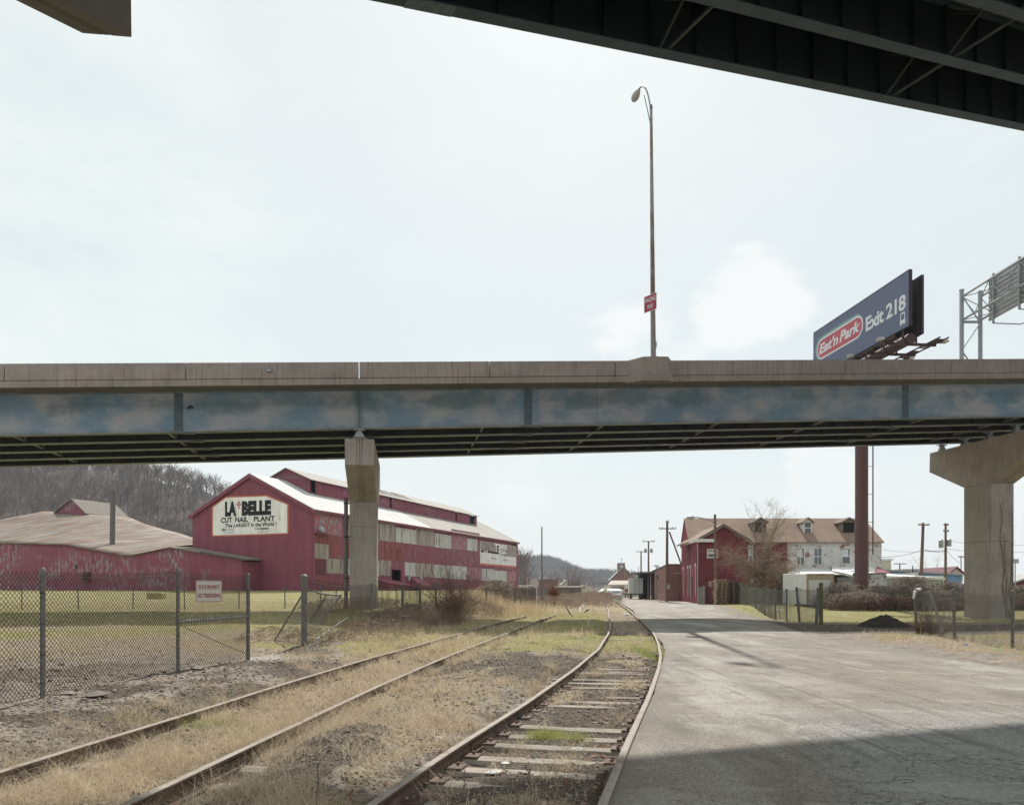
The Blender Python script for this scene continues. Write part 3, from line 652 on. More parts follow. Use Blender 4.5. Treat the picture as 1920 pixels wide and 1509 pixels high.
def stick_proto(levels, seed, h, spread, r0, kids=(7, 5, 4)):
    """a bare tree as tapered three sided sticks: arrays p,q,rp,rq"""
    rs = random.Random(seed); out = []
    def grow(p, d, L, r, lv):
        n = 3 if lv == 0 else 2; pts = [p]
        for i in range(n):
            d = (d + Vector((rs.uniform(-1, 1), rs.uniform(-1, 1), rs.uniform(-.3, .6))) * (.10 if lv == 0 else .2)).normalized()
            q = pts[-1] + d * L / n; out.append((pts[-1], q, r * (1 - .28 * i), r * (1 - .28 * (i + 1)))); pts.append(q)
        if lv < levels:
            for k in range(kids[lv]):
                t = rs.uniform(.3 if lv == 0 else .2, 1.0); j = min(int(t * n), n - 1); b = pts[j].lerp(pts[j + 1], t * n - j)
                a = rs.uniform(0, 2 * math.pi); e = Vector((math.cos(a), math.sin(a), 0)); nd = (d * (1 - spread) + e * spread + Vector((0, 0, .25))).normalized()
                grow(b, nd, L * rs.uniform(.38, .62), r * .5, lv + 1)
    grow(Vector((0, 0, 0)), Vector((0, 0, 1)), h * .62, r0, 0); return out
def sticks_np(segs, sides=3):
    P0 = np.array([s[0][:] for s in segs]); P1 = np.array([s[1][:] for s in segs]); r0 = np.array([s[2] for s in segs]); r1 = np.array([s[3] for s in segs])
    d = P1 - P0; d /= np.maximum(np.linalg.norm(d, axis=1, keepdims=True), 1e-9)
    ref = np.where(np.abs(d[:, 2:3]) > .9, np.array([[1, 0, 0]]), np.array([[0, 0, 1]])); a = np.cross(d, ref); a /= np.linalg.norm(a, axis=1, keepdims=True); b = np.cross(d, a)
    V = []
    for P_, r in ((P0, r0), (P1, r1)):
        for j in range(sides):
            t = 2 * math.pi * j / sides; V.append(P_ + (a * math.cos(t) + b * math.sin(t)) * r[:, None])
    V = np.stack(V, 1)  # n, 2*sides, 3
    n = len(segs); base = np.arange(n)[:, None] * 2 * sides
    Fq = np.concatenate([base + np.array([[j, (j + 1) % sides, sides + (j + 1) % sides, sides + j]]) for j in range(sides)])
    return V.reshape(-1, 3), Fq
def scatter(protos, pts, scl, rot):
    Vs, Fs = [], []; o = 0
    for i, (p, s, a) in enumerate(zip(pts, scl, rot)):
        V, Fq = protos[i % len(protos)]; c, q = math.cos(a), math.sin(a)
        R = np.array([[c, q, 0], [-q, c, 0], [0, 0, 1]]); Vs.append((V @ R) * s + p); Fs.append(Fq + o); o += len(V)
    return np.concatenate(Vs), np.concatenate(Fs)
lprof = [(-700, 800), (-300, 830), (-100, 850), (0, 860), (120, 866), (250, 870), (330, 873), (380, 882), (430, 903), (470, 925), (560, 965), (700, 1010), (850, 1035), (960, 1050), (1000, 1062), (1100, 1085), (1200, 1100)]
LY0, LY1 = 190.0, 420.0
hf = hill('hill', lprof, LY0, LY1, (-420, 70), 7, 60, 11)
pr = [sticks_np(stick_proto(2, 100 + i, 12, .55, .20, (10, 5, 0))) for i in range(5)]
n = 3600; v = RS.rand(n) ** .9; xs_ = RS.uniform(-330, 5, n); ys_ = LY0 + 8 + (LY1 - LY0 - 2) * v
pts = np.c_[xs_, ys_, hf(xs_, ys_) - .3]; keep = (np.abs(xs_ / ys_) < .82); pts = pts[keep]
V, Fq = scatter(pr, pts, RS.uniform(.65, 1.15, len(pts)), RS.uniform(0, 6.3, len(pts)))
MT['wood_far'] = simple('bare hillside wood', (0.175, 0.14, 0.13), 0.95, 0, 0.35, 0.03)
tag(link_mesh('hillside_wood', np_mesh('hillside_wood', V, Fq, MT['wood_far'])), 'bare grey brown winter woodland covering the near hillside on the left', 'woodland', kind='stuff')
fprof = [(200, 1060), (700, 1040), (900, 1046), (975, 1047), (1010, 1043), (1030, 1045), (1055, 1056), (1075, 1068), (1110, 1067), (1150, 1071), (1200, 1074), (1260, 1080), (1400, 1090), (1700, 1094), (2100, 1088)]
hf2 = hill('far_hill', fprof, 900.0, 1500.0, (-900, 1300), 25, 200, 12)
pr2 = [sticks_np(stick_proto(1, 200 + i, 15, .5, .5, (12, 0, 0))) for i in range(4)]
n = 4200; v = RS.rand(n) ** .7; ys_ = 905 + 598 * v; xs_ = RS.uniform(-.05, .30, n) * ys_; pts = np.c_[xs_, ys_, hf2(xs_, ys_) - 1]
V, Fq = scatter(pr2, pts, RS.uniform(.7, 1.2, n), RS.uniform(0, 6.3, n))
tag(link_mesh('far_hill_wood', np_mesh('far_hill_wood', V, Fq, MT['wood_far'])), 'hazy blue grey woodland on the distant hill beyond the railway', 'woodland', kind='stuff')

# ---------------------------------------------------------------- railway tracks
def rail_mesh(cf, off, y0, y1, name, parent, step=0.35, sag=0.0):
    ys = np.arange(y0, y1, step); xs = cf(ys) + (fbm(ys, ys * 0 + off * 3, .3, 2, 18) - .5) * .06; dx = np.gradient(xs, ys); nrm = np.c_[1 / np.sqrt(1 + dx ** 2), -dx / np.sqrt(1 + dx ** 2)]
    # profile: x offset, z ; head top at 0
    prof = [(-.07, -.172), (-.07, -.158), (-.012, -.140), (-.010, -.045), (-.034, -.036), (-.036, -.006), (-.028, 0), (.028, 0), (.036, -.006), (.034, -.036), (.010, -.045), (.012, -.140), (.07, -.158), (.07, -.172)]
    n = len(prof); zb = gbase(xs, ys) * 0.9 + (fbm(ys, ys * 0 + off * 7, .25, 2, 8) - .5) * .05
    V = np.concatenate([np.c_[xs + nrm[:, 0] * (off + px), ys + nrm[:, 1] * (off + px), zb + pz] for px, pz in prof]).reshape(n, len(ys), 3).transpose(1, 0, 2).reshape(-1, 3)
    m = len(ys); Fq = np.concatenate([np.c_[np.arange(m - 1) * n + j, np.arange(m - 1) * n + (j + 1) % n, (np.arange(m - 1) + 1) * n + (j + 1) % n, (np.arange(m - 1) + 1) * n + j] for j in range(n)])
    me = np_mesh(name, V, Fq, MT['rail'])
    me.polygons.foreach_set('material_index', np.concatenate([np.full(m - 1, 1 if j in (5, 6, 7) else 0) for j in range(n)]).astype(np.int32))
    return link_mesh(name, me, parent, -wloc(parent))
def ties(cf, parent, y0, y1, gap, seed, shown, plates=True):
    rs = random.Random(seed); y = y0
    while y < y1:
        x = float(cf(np.array([y]))[0]); x2 = float(cf(np.array([y + .5]))[0]); a = math.atan2(x2 - x, .5) + rs.uniform(-.03, .03)
        ax = Vector((math.cos(a), -math.sin(a), 0)); ay = Vector((math.sin(a), math.cos(a), 0))
        bury = shown(y, rs); z = -.172 - .015 + bury
        Lh = rs.uniform(1.15, 1.3); mb = MB(); o = Vector((x, y, 0)) - ax * Lh - ay * .11 + Vector((0, 0, z - .16))
        # slightly crowned plank with a few length-wise splits
        w = .22; seg = 6; vs = []; 
        for i in range(seg + 1):
            t = i / seg; wob = rs.uniform(-.008, .008)
            for (q, h) in ((0, 0), (w, 0), (w, .15), (w * .55, .16), (0, .152)):
                vs.append(o + ax * (2 * Lh * t) + ay * (q + wob) + Vector((0, 0, h + rs.uniform(-.006, .006))))
        fs = [(i * 5 + j, i * 5 + (j + 1) % 5, (i + 1) * 5 + (j + 1) % 5, (i + 1) * 5 + j) for i in range(seg) for j in range(5)] + [(4, 3, 2, 1, 0), tuple(range(seg * 5, seg * 5 + 5))]
        mb.add(vs, fs); tt_ = mb.build('tie', MT['tie'], parent)
        if y < 13 and plates:
            for off_ in (-.76, .80):
                p_ = Vector((x, y, z)) + ax * off_; mb = MB(); mb.obox(p_ - ax * .17 - ay * .09 + Vector((0, 0, -.004)), ax * .34, ay * .18, Vector((0, 0, .022)))
                for sx_, sy_ in ((-.1, -.05), (.1, .05), (-.1, .05)): mb.box(tuple(p_ + ax * sx_ + ay * sy_ + Vector((-.014, -.014, .018))), tuple(p_ + ax * sx_ + ay * sy_ + Vector((.014, .014, .045))))
                mb.build('tie_plate', MT['rail'][0], tt_)
        y += gap * rs.uniform(.88, 1.12)
def joint(cf, off, y, side, parent):
    x = float(cf(np.array([y]))[0]); x2 = float(cf(np.array([y + .5]))[0]); d = Vector((x2 - x, .5, 0)).normalized(); n = Vector((d.y, -d.x, 0))
    mb = MB(); c = Vector((x, y, 0)) + n * (off + side * .022)
    mb.bar(c - d * .32 + Vector((0, 0, -.095)), c + d * .32 + Vector((0, 0, -.095)), .028, .085)
    mb.bar(c - d * .32 + n * side * .025 + Vector((0, 0, -.135)), c + d * .32 + n * side * .025 + Vector((0, 0, -.135)), .05, .018)
    j = mb.build('joint_bar', MT['rail'][0], parent)
    for k in (-.24, -.08, .08, .24):
        b = MB(); b.lathe(c + d * k + Vector((0, 0, -.095)) + n * side * .012, [(.018, 0), (.018, .025), (.009, .026), (.009, .045)], 6, n * side); b.build('bolt', MT['rail'][0], j)
tr1 = thing('railway_track', 'curving rusty railway track with bleached ties beside the asphalt road', 'railway track', (0, 5, 0))
rail_mesh(c1, -.76, .5, 150, 'rail', tr1); rail_mesh(c1, .82, .5, 150, 'rail', tr1)
def sh1(y, rs):
    if y < 16.5: return rs.choice([.05, .06, .065, .035, .045])
    return rs.choice([.0, .03, .05]) if y < 30 else 0
ties(c1, tr1, 4.2, 30, .56, 5, sh1)
for off, y, s in ((-.76, 7.9, 1), (.78, 6.6, -1), (-.76, 10.9, 1), (-.76, 16.0, 1), (.78, 19.0, -1)): joint(c1, off, y, s, tr1)
tr2 = thing('railway_track', 'straw covered disused railway track nearest the chain link fence', 'railway track', (-3.5, 5, 0))
rail_mesh(c2, -.80, .5, 47, 'rail', tr2); rail_mesh(c2, .80, .5, 49, 'rail', tr2)
ties(c2, tr2, 4.0, 22, .56, 6, lambda y, rs: rs.choice([-.02, .02, .045, .06]), False)
for off, y, s in ((.80, 6.95, 1), (-.80, 6.5, 1), (.80, 12.4, 1)): joint(c2, off, y, s, tr2)
# ---------------------------------------------------------------- I girders
def girder(parent, name, A, B, depth, fw, mats, web_t=0.03, side=None):
    """plate girder with its bottom flange's underside running from A to B"""
    A, B = Vector(A), Vector(B); d = (B - A).normalized(); n = Vector((d.y, -d.x, 0)).normalized(); up = Vector((0, 0, 1)); L = B - A
    mb = MB(); mb.obox(A - n * web_t / 2 + up * .045, L, n * web_t, up * (depth - .09))
    mb.cm = 1; mb.obox(A - n * fw / 2, L, n * fw, up * .045); mb.obox(A - n * fw / 2 + up * (depth - .045), L, n * fw, up * .045)
    mb.cm = 0
    if side:
        s_, s1_, st, sd = side      # stiffeners welded to the web
        while s_ < s1_:
            p = A + d * s_; mb.obox(p + (n * .01 if sd > 0 else -n * .19) + up * .05, d * .025, n * .18, up * (depth - .1)); s_ += st
    return mb.build(name, mats, parent)

# ---------------------------------------------------------------- lower overpass
D0 = 41.4; BS = 0.165; bd = Vector((1, BS, 0)).normalized(); bn = Vector((-bd.y, bd.x, 0))   # bn points away from the camera
def gbz(X): return 9.9 + 0.054 * (X + 8.0)
def BP(px, off=0.0, dz=0.0):
    """point on the overpass below image column px (measured on the fascia girder), off metres behind it"""
    u = (px - 960) / F; X = (u * (D0 + off * bn.y) - off * bn.x) / (1 - BS * u); v = Vector((X, D0 + BS * X, gbz(X) + dz)); return v + bn * off
def BX(X, off=0.0, dz=0.0): return Vector((X, D0 + BS * X, gbz(X) + dz)) + bn * off
XA, XB = -75.0, 85.0; GD = 2.05; NG = 5; GS = 2.2
op = thing('highway_overpass', 'long concrete and faded blue steel highway overpass crossing the whole view', 'overpass', (0, D0, 0))
for k in range(NG):
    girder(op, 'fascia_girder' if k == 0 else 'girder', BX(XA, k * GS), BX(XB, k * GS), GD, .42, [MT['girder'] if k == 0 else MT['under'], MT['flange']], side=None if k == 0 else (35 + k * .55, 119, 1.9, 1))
slab = MB()
ext = BX(XB) - BX(XA)
o1, o2 = -1.2, (NG - 1) * GS + 1.2
prof = [(o1, 2.04), (-.25, 2.06), ((NG - 1) * GS + .25, 2.06), (o2, 2.04), (o2, 2.30), (o1, 2.30)]
slab.prism([BX(XA, o, z) for o, z in prof], ext)
slab.build('deck_slab', MT['conc_lip'], op)
joints = [-60, 8, 348, 673, 918, 1154, 1374, 1585, 1783, 1960]
def JX(p): return (BP(p, o1) - bn * o1).x
jx = [XA] + [JX(p) for p in joints if p > 0] + [44, 56, 70, XB]
jx = [XA, -62, -50, -38] + [j for j in jx[1:]]
BUL = (1192, 1255)
def pseg(x0, x1, off, parent, out=-1, name='parapet_panel', top=3.17, bulge=None):
    mb = MB(); e = BX(x1) - BX(x0); lo = 2.31
    if out < 0:
        pr = [(off, lo + .075), (off + .05, lo + .06), (off + .05, lo), (off + .42, lo), (off + .42, lo + .10), (off + .20, top), (off, top)]
    else:
        pr = [(off, lo), (off - .42, lo), (off - .42, lo + .10), (off - .20, top), (off, top)]
    mb.prism([BX(x0, o, z) for o, z in pr], e); return mb.build(name, MT['conc_par'], parent)
for side, off in ((-1, o1), (1, o2)):
    # slab edge band a hand's breadth proud
    mb = MB(); pr = [(off + side * .015, 2.035), (off - side * .1, 2.035), (off - side * .1, 2.325), (off + side * .015, 2.325)]
    mb.prism([BX(XA, o, z) for o, z in pr], ext); mb.build('slab_edge', MT['conc_par'], op)
    for a, b in zip(jx[:-1], jx[1:]):
        g = .026 if abs(a - JX(673)) < .2 else .02
        pseg(a + g, b - .018, off, op, side)
# pedestal swelling for the lamp
pa, pb, pc, pd = JX(1178), JX(1202), JX(1248), JX(1258)
mb = MB(); pl = [(pa, 0), (pb, -.38), (pc, -.38), (pd, 0)]
bot = [BX(x, o1 + o, 2.0 + (0.05 if o else .28)) for x, o in pl]; tp = [BX(x, o1 + o, 3.175 + (.10 if o else 0)) for x, o in pl]
midp = [BX(x, o1 + o, 2.32) for x, o in pl]
bb = [BX(x, o1 + .3, 2.3) for x in (pd, pa)]; tb = [BX(x, o1 + .3, 3.27) for x in (pc, pb)]
vs = bot + bb + tp + [tb[0], tb[1]]
mb.add(vs, [(0, 1, 2, 3, 4, 5), (11, 10, 9, 8, 7, 6), (0, 6, 7, 1), (1, 7, 8, 2), (2, 8, 9, 3), (3, 9, 10, 4), (4, 10, 11, 5), (5, 11, 6, 0)])
mb.build('lamp_pedestal', MT['conc_par'], op)
mb = MB(); pl2 = [(pa - .1, -.0), (pb - .06, -.42), (pc + .06, -.42), (pd + .1, 0)]
bot = [BX(x, o1 + o, 1.99) for x, o in pl2]; tp = [BX(x, o1 + o, 2.33) for x, o in pl2]; n4 = [BX(pd + .1, o1 + .2, 1.99), BX(pa - .1, o1 + .2, 1.99)]; n5 = [BX(pd + .1, o1 + .2, 2.33), BX(pa - .1, o1 + .2, 2.33)]
mb.add(bot + n4 + tp + n5, [(0, 1, 2, 3, 4, 5), (11, 10, 9, 8, 7, 6)] + [(i, (i + 1) % 6, 6 + (i + 1) % 6, 6 + i) for i in range(6)])
mb.build('pedestal_base', MT['conc_par'], op)
# bolted splices on the fascia girder and fainter ones on the inner girders
for sp_i, pxs in enumerate((335, 990, 1697)):
    for k in range(4):
        c = BP(pxs, 0) + Vector((0, 0, 0)); c = BX(c.x - .0 - k * .05, k * GS)
        mb = MB(); w = .44; o = c - bd * w / 2 - bn * .03 + Vector((0, 0, .055))
        mb.obox(o, bd * w, bn * .014, Vector((0, 0, GD - .11)))
        if k == 0:
            for i in range(17):
                for j in (-.17, -.115, -.06, .06, .115, .17):
                    mb.lathe(c + bd * j - bn * .040 + Vector((0, 0, .14 + i * (GD - .28) / 16)), [(.021, 0), (.021, .004), (.015, .018)], 5, -bn)
        s = mb.build('splice_plate', MT['splice'] if k == 0 else MT['under'], op)
        mb = MB(); mb.obox(c - bd * .75 - bn * .2 - Vector((0, 0, .02)), bd * 1.5, bn * .4, Vector((0, 0, .0195)))
        for i in range(8):
            for j in (-.15, .15):
                mb.lathe(c + bd * (i * .18 - .63) + bn * j + Vector((0, 0, -.018)), [(.022, 0), (.016, .02)], 5, (0, 0, -1))
        mb.build('flange_splice', MT['splice'], op)
# stiffeners: intermediate ones on the inner faces, a bearing one at the pier on the fascia
mb = MB(); c = BP(673, 0); mb.obox(c - bd * .02 - bn * .21 + Vector((0, 0, .05)), bd * .04, bn * .2, Vector((0, 0, GD - .1))); mb.build('bearing_stiffener', MT['splice'], op)
for px in (1402, 1120):
    mb = MB(); c = BP(px, 0); mb.obox(c - bd * .008 - bn * .035 + Vector((0, 0, .05)), bd * .016, bn * .02, Vector((0, 0, GD - .1))); mb.build('web_seam', MT['girder'], op)
# X cross frames between girders at intervals
for x in (-31, -24.7, -17.5, -8.2, -1.5, 5.2, 12, 18.5, 25, 31.5):
    for k in range(NG - 1):
        a = BX(x, k * GS, .18); b = BX(x, (k + 1) * GS, .18); a2 = BX(x, k * GS, GD - .25); b2 = BX(x, (k + 1) * GS, GD - .25)
        mb = MB(); mb.bar(a, b2, .09, .09); mb.bar(a2 + bd * .1, b + bd * .1, .09, .09); mb.bar(a + bd * .05, b + bd * .05, .09, .09); mb.build('cross_frame', MT['flange'], op)
mb = MB(); mb.tube([BP(352, -.06) + Vector((0, 0, 1.2)), BP(357, -.09) + Vector((0, 0, 1.32)), BP(362, -.06) + Vector((0, 0, 1.22))], .05, 6); mb.build('wire_clump', MT['rubber'], op)
# small lamp bracket on the parapet
bc = BP(505, o1) + Vector((0, 0, 2.8)); mb = MB(); mb.bar(bc + Vector((-.12, -.05, -.05)), bc + Vector((.12, -.05, -.05)), .1, .12); mb.tube([bc + Vector((-.1, -.06, 0)), bc + Vector((-.05, -.1, .22)), bc + Vector((.09, -.1, .17)), bc + Vector((.12, -.06, 0))], .02, 5); mb.build('conduit_box', MT['galv'], op)

# ---------------------------------------------------------------- hammerhead piers
def pier(name, label, px, capz, zb, pipe=False, Wd=1.58, off0=0.0, rot=0.0):
    bd = Matrix.Rotation(rot, 3, 'Z') @ globals()['bd']; bn = Matrix.Rotation(rot, 3, 'Z') @ globals()['bn']
    c = BP(px); cx = c.x; f = Vector((c.x, c.y, 0)) + bn * off0
    t = thing(name, label, 'bridge pier', (f.x, f.y, zb))
    def Q(s, o, z): return f + bd * s + bn * o + Vector((0, 0, z))
    h = Wd / 2; ov = 3.3; L = 2.35; hc = capz - 1.36; hs = capz - 2.9; N1 = ov + L + ov
    # cap side profile (o, z); grooves on the end faces and undersides
    prof = [(0, hc), (0.05, capz), (N1 - .05, capz), (N1, hc), (ov + L, hs), (ov, hs)]
    mb = MB()
    gro = [(-h, 0), (-.16, 0), (-.13, .05), (-.10, 0), (-.03, 0), (0, .05), (.03, 0), (.10, 0), (.13, .05), (.16, 0), (h, 0)]
    # end+under skin with three grooves: sweep cross section along the profile
    path = [(0.05, capz, 0, -1), (0, hc, .5, .8), (ov, hs, 0, 1)]
    vs = []; 
    def ring(o, z, no, nz): return [Q(s, o + no * g, z + nz * g) for s, g in gro]
    r0, r1, r2 = ring(.05, capz, 1, 0), ring(0, hc, .7, .7), ring(ov, hs, .3, .9)
    q0, q1, q2 = ring(N1 - .05, capz, -1, 0), ring(N1, hc, -.7, .7), ring(ov + L, hs, -.3, .9)
    n = len(gro)
    mb.add(r0 + r1 + r2, [(j, j + 1, n + j + 1, n + j) for j in range(n - 1)] + [(n + j, n + j + 1, 2 * n + j + 1, 2 * n + j) for j in range(n - 1)])
    mb.add(q0 + q1 + q2, [(j, j + 1, n + j + 1, n + j) for j in range(n - 1)] + [(n + j, n + j + 1, 2 * n + j + 1, 2 * n + j) for j in range(n - 1)])
    for s in (-h, h): mb.add([Q(s, o, z) for o, z in prof], [tuple(range(6))])
    mb.add([Q(-h, .05, capz), Q(h, .05, capz), Q(h, N1 - .05, capz), Q(-h, N1 - .05, capz)], [(0, 1, 2, 3)])
    mb.build('pier_cap', MT['pier_side'], t)
    b = MB(); hh = h + .0
    b.cm = 0
    a0, a1 = ov, ov + L; ch = .06
    ringp = [(-hh + ch, a0), (hh - ch, a0), (hh, a0 + ch), (hh, a1 - ch), (hh - ch, a1), (-hh + ch, a1), (-hh, a1 - ch), (-hh, a0 + ch)]
    zs = [zb - .6, zb + 1.1, zb + 1.12, zb + 1.14, zb + 5.1, zb + 5.12, zb + 5.14, hs - .03, hs - .012, hs]
    ins = [0, 0, .03, 0, 0, .03, 0, 0, .03, 0]
    vs = [Q(s * (1 - i * 1.3), (o - (a0 + a1) / 2) * (1 - i * .85) + (a0 + a1) / 2, z) for z, i in zip(zs, ins) for s, o in ringp]
    b.add(vs, [(i * 8 + j, i * 8 + (j + 1) % 8, i * 8 + 8 + (j + 1) % 8, i * 8 + 8 + j) for i in range(len(zs) - 1) for j in range(8)])
    b.build('column', MT['pier_side'], t)
    for k in range(NG):
        o = k * GS; ctr = Q(0, o, 0); gb = gbz(ctr.x)
        m2 = MB(); zt = gb - .01
        if o < N1 and zt > capz + .08:
            m2.obox(Q(-.36, max(o - .18, .06), capz + .002), bd * .72, bn * .36, Vector((0, 0, .06)))
            m2.prism([Q(-.30, o - .14, capz + .062), Q(.30, o - .14, capz + .062), Q(.07, o - .14, zt - .05), Q(-.07, o - .14, zt - .05)], bn * .28)
            m2.obox(Q(-.28, o - .2, zt - .05), bd * .56, bn * .40, Vector((0, 0, .055)))
            m2.build('bearing', MT['galv'], t)
    if pipe:
        m3 = MB(); s = -h - .22
        pz = [(capz - 2.65, .11), (capz - 3.9, .11), (capz - 3.95, .135), (capz - 4.15, .135), (capz - 4.2, .115), (zb + 3.2, .11), (zb + 3.15, .13), (zb + 3.0, .13), (zb + 2.95, .11), (zb + .2, .11)]
        m3.tube([Q(s, ov + .35, z) for z, r in pz], [r for z, r in pz], 10); pp = m3.build('drain_pipe', MT['galv_dull'], t, smooth=True)
        for z in (capz - 3.0, capz - 4.9, zb + 2.2):
            m4 = MB(); m4.obox(Q(s - .13, ov + .22, z), bd * .4, bn * .26, Vector((0, 0, .05))); m4.build('pipe_clamp', MT['rubber'], pp)
    return t, Q
MT['pier_side'] = concrete('pier concrete', (0.40, 0.352, 0.322), 0.55, (0.13, 0.11, 0.09), ax=(0.7, 0.7))
pier('bridge_pier', 'tan concrete hammerhead pier with a drain pipe, standing before the crimson mill', 674, 9.42, -.02, True, 1.5, rot=-.028)
pt2, PQ = pier('bridge_pier', 'broad grey concrete hammerhead pier on the right with a dead vine climbing it', 1960, 11.4, -.40, False, 1.78)
vt = MB(); rs = random.Random(4)
for j in range(5):
    s = .1 + .12 * j; pts = []; z = -.3; x = s + .25
    while z < (7.2, 5.0, 3.8, 6.4, 2.6)[j]:
        pts.append(PQ(min(max(x, -.7), .72), 3.3 - .03, z)); z += .35; x += rs.uniform(-.10, .07) * (1 if z < 4 else .8)
    vt.tube(pts, [.022 * (1 - .6 * i / len(pts)) for i in range(len(pts))], 4)
    for q in pts[3:]:
        for r_ in range(3):
            e = q + bd * rs.uniform(-.3, .3) + Vector((0, 0, rs.uniform(-.1, .35))) - bn * rs.uniform(.0, .03); vt.tube([q, e], [.007, .003], 3)
vt.top('climbing_vine', MT['bark'], 'leafless climbing vine clinging to the front face of the right hand pier', 'vine')

# ---------------------------------------------------------------- street lamp and sign on the overpass
lb = BP(1225, o1 - .12, 3.28); H = P(1220, 200, lb.y).z
t = thing('street_lamp', 'tall tapered lamp post rusting brown on the overpass parapet, with a drooping lamp head', 'street lamp', lb)
mb = MB(); mb.box((lb.x - .2, lb.y - .2, lb.z), (lb.x + .2, lb.y + .2, lb.z + .03)); mb.build('base_plate', MT['galv'], t)
mb = MB(); n = 12; mb.tube([lb + Vector((-.12 * i / n * 1.0, 0, (H - lb.z) * i / n)) for i in range(n + 1)], [.145 - .075 * i / n for i in range(n + 1)], 12); mb.build('pole', MT['pole_rust'], t, smooth=True)
mb = MB(); mb.box((lb.x + .10, lb.y - .08, lb.z + .55), (lb.x + .17, lb.y + .08, lb.z + .85)); mb.build('hand_hole_cover', MT['galv'], t)
tp_ = Vector((lb.x - .12, lb.y, H)); hd = Vector((P(1196, 178, lb.y + 3.3)))
hd = P(1198.5, 168, lb.y + 3.2)
mb = MB(); mb.tube([tp_ + Vector((0, 0, -.3))] + [P(a_, b_, lb.y + c_) for a_, b_, c_ in ((1219, 198, .1), (1216.5, 184, .8), (1213.5, 173, 1.5), (1210.5, 166.5, 2.0), (1207, 163, 2.4), (1203.5, 162.8, 2.75), (1200.5, 164.5, 3.0))] + [hd], .04, 8)
mb.tube([tp_ + Vector((0, 0, -1.1)), tp_ + Vector((-.12, .3, -.1)), tp_ + Vector((-.2, .95, 1.2))], .025, 6)
mb.tube([tp_ + Vector((0, 0, -.1)), tp_ + Vector((0, 0, .08))], [.09, .07], 8); mb.build('arm', MT['galv_dull'], t, smooth=True)
mb = MB(); ax = (P(1188, 188, lb.y + 3.75) - hd).normalized(); mb.lathe(hd, [(.05, -.04), (.09, .02), (.17, .18), (.225, .36), (.22, .52), (.15, .68), (.05, .76)], 14, ax); mb.build('lamp_head', MT['alum'], t, smooth=True)
sc_ = P(1219.5, 568, lb.y - .30); t = thing('wrong_way_sign', 'small red WRONG WAY sign strapped to the lamp post', 'traffic sign', sc_)
# the plate is turned so its right edge is nearer
xd = Vector((.615, -.79, 0)).normalized(); W_, H_ = .88, .88
o = sc_ - xd * W_ / 2 * 1 + Vector((0, 0, -H_ / 2)); nrm = Vector((xd.y, -xd.x, 0))
mb = MB(); mb.obox(o + nrm * 0, xd * W_, Vector((0, 0, H_)), nrm * .012); mb.build('sign_plate', MT['sign_panel'], t)
mb = MB(); mb.obox(o + xd * .03 + Vector((0, 0, .03)) + nrm * .012, xd * (W_ - .06), Vector((0, 0, H_ - .06)), nrm * .003); mb.build('red_face', MT['sign_red'], t)
mb = MB(); text(mb, 'WRONG', o + xd * .07 + Vector((0, 0, .50)) + nrm * .019, xd * .74, Vector((0, 0, .25)), bold=.02); text(mb, 'WAY', o + xd * .22 + Vector((0, 0, .13)) + nrm * .019, xd * .44, Vector((0, 0, .25)), bold=.02); mb.build('lettering', MT['bb_white'], t)
mb = MB()
for z in (-.25, .25): mb.bar(sc_ + Vector((-.12, .03, z)), sc_ + Vector((.12, .2, z)), .03, .04)
mb.build('bracket', MT['galv'], t)

# ---------------------------------------------------------------- upper ramp overhead
RA = Vector((-3.476, 22.75, 18.99)); RB = Vector((25.33, 38.0, 24.38)); rd = (RB - RA); rl = Vector((rd.x, rd.y, 0)).length; rg = rd.z / rl
rh = Vector((rd.x, rd.y, 0)).normalized(); rn = Vector((rh.y, -rh.x, 0))      # rn points toward the camera side
def RP(s, off=0.0, dz=0.0): return Vector((RA.x, RA.y, 0)) + rh * s + rn * off + Vector((0, 0, RA.z + rg * s + dz))
up_ = thing('elevated_ramp', 'dark steel underside of a higher ramp crossing the top right corner overhead', 'ramp', (RA.x, RA.y, 0))
S0, S1 = -30, 58; RG = 2.15; RSP = 2.75
NR = 9  # extra girders out of view widen the ramp to darken the foreground
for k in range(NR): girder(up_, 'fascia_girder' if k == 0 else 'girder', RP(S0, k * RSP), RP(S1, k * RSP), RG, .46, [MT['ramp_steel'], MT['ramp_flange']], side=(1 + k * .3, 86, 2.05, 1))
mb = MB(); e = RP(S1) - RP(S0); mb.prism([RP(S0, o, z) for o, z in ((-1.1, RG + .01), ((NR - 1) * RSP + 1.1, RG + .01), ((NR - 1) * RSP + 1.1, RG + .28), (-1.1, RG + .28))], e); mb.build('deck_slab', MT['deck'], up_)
for o, q in ((-1.1, .3), ((NR - 1) * RSP + 1.1, -.3)):
    mb = MB(); mb.prism([RP(S0, oo, z) for oo, z in ((o, RG + .285), (o + q, RG + .285), (o + q, RG + 1.1), (o, RG + 1.1))], e); mb.build('parapet', MT['conc_par'], up_)
for s in (-14.7, -2.4, 9.84, 22.1, 34.4, 46.7):
    for k in range(NR - 1):
        s2 = s + .3
        mb = MB(); mb.bar(RP(s, k * RSP + .05, .15), RP(s, (k + 1) * RSP - .05, RG - .2), .08, .08); mb.bar(RP(s2, k * RSP + .05, RG - .2), RP(s2, (k + 1) * RSP - .05, .15), .08, .08); mb.bar(RP(s2, k * RSP + .05, .12), RP(s2, (k + 1) * RSP - .05, .12), .09, .09); mb.build('cross_frame', MT['brace'], up_)
mb = MB(); c = RP(.9); mb.obox(RP(.35, -.23, -.018), (RP(1.9) - RP(.35)), rn * .46, Vector((0, 0, .0175)))
for i in range(9):
    for j in (-.17, -.1, .1, .17): mb.lathe(RP(.45 + i * .16, j, -.016), [(.022, 0), (.016, .018)], 5, (0, 0, -1))
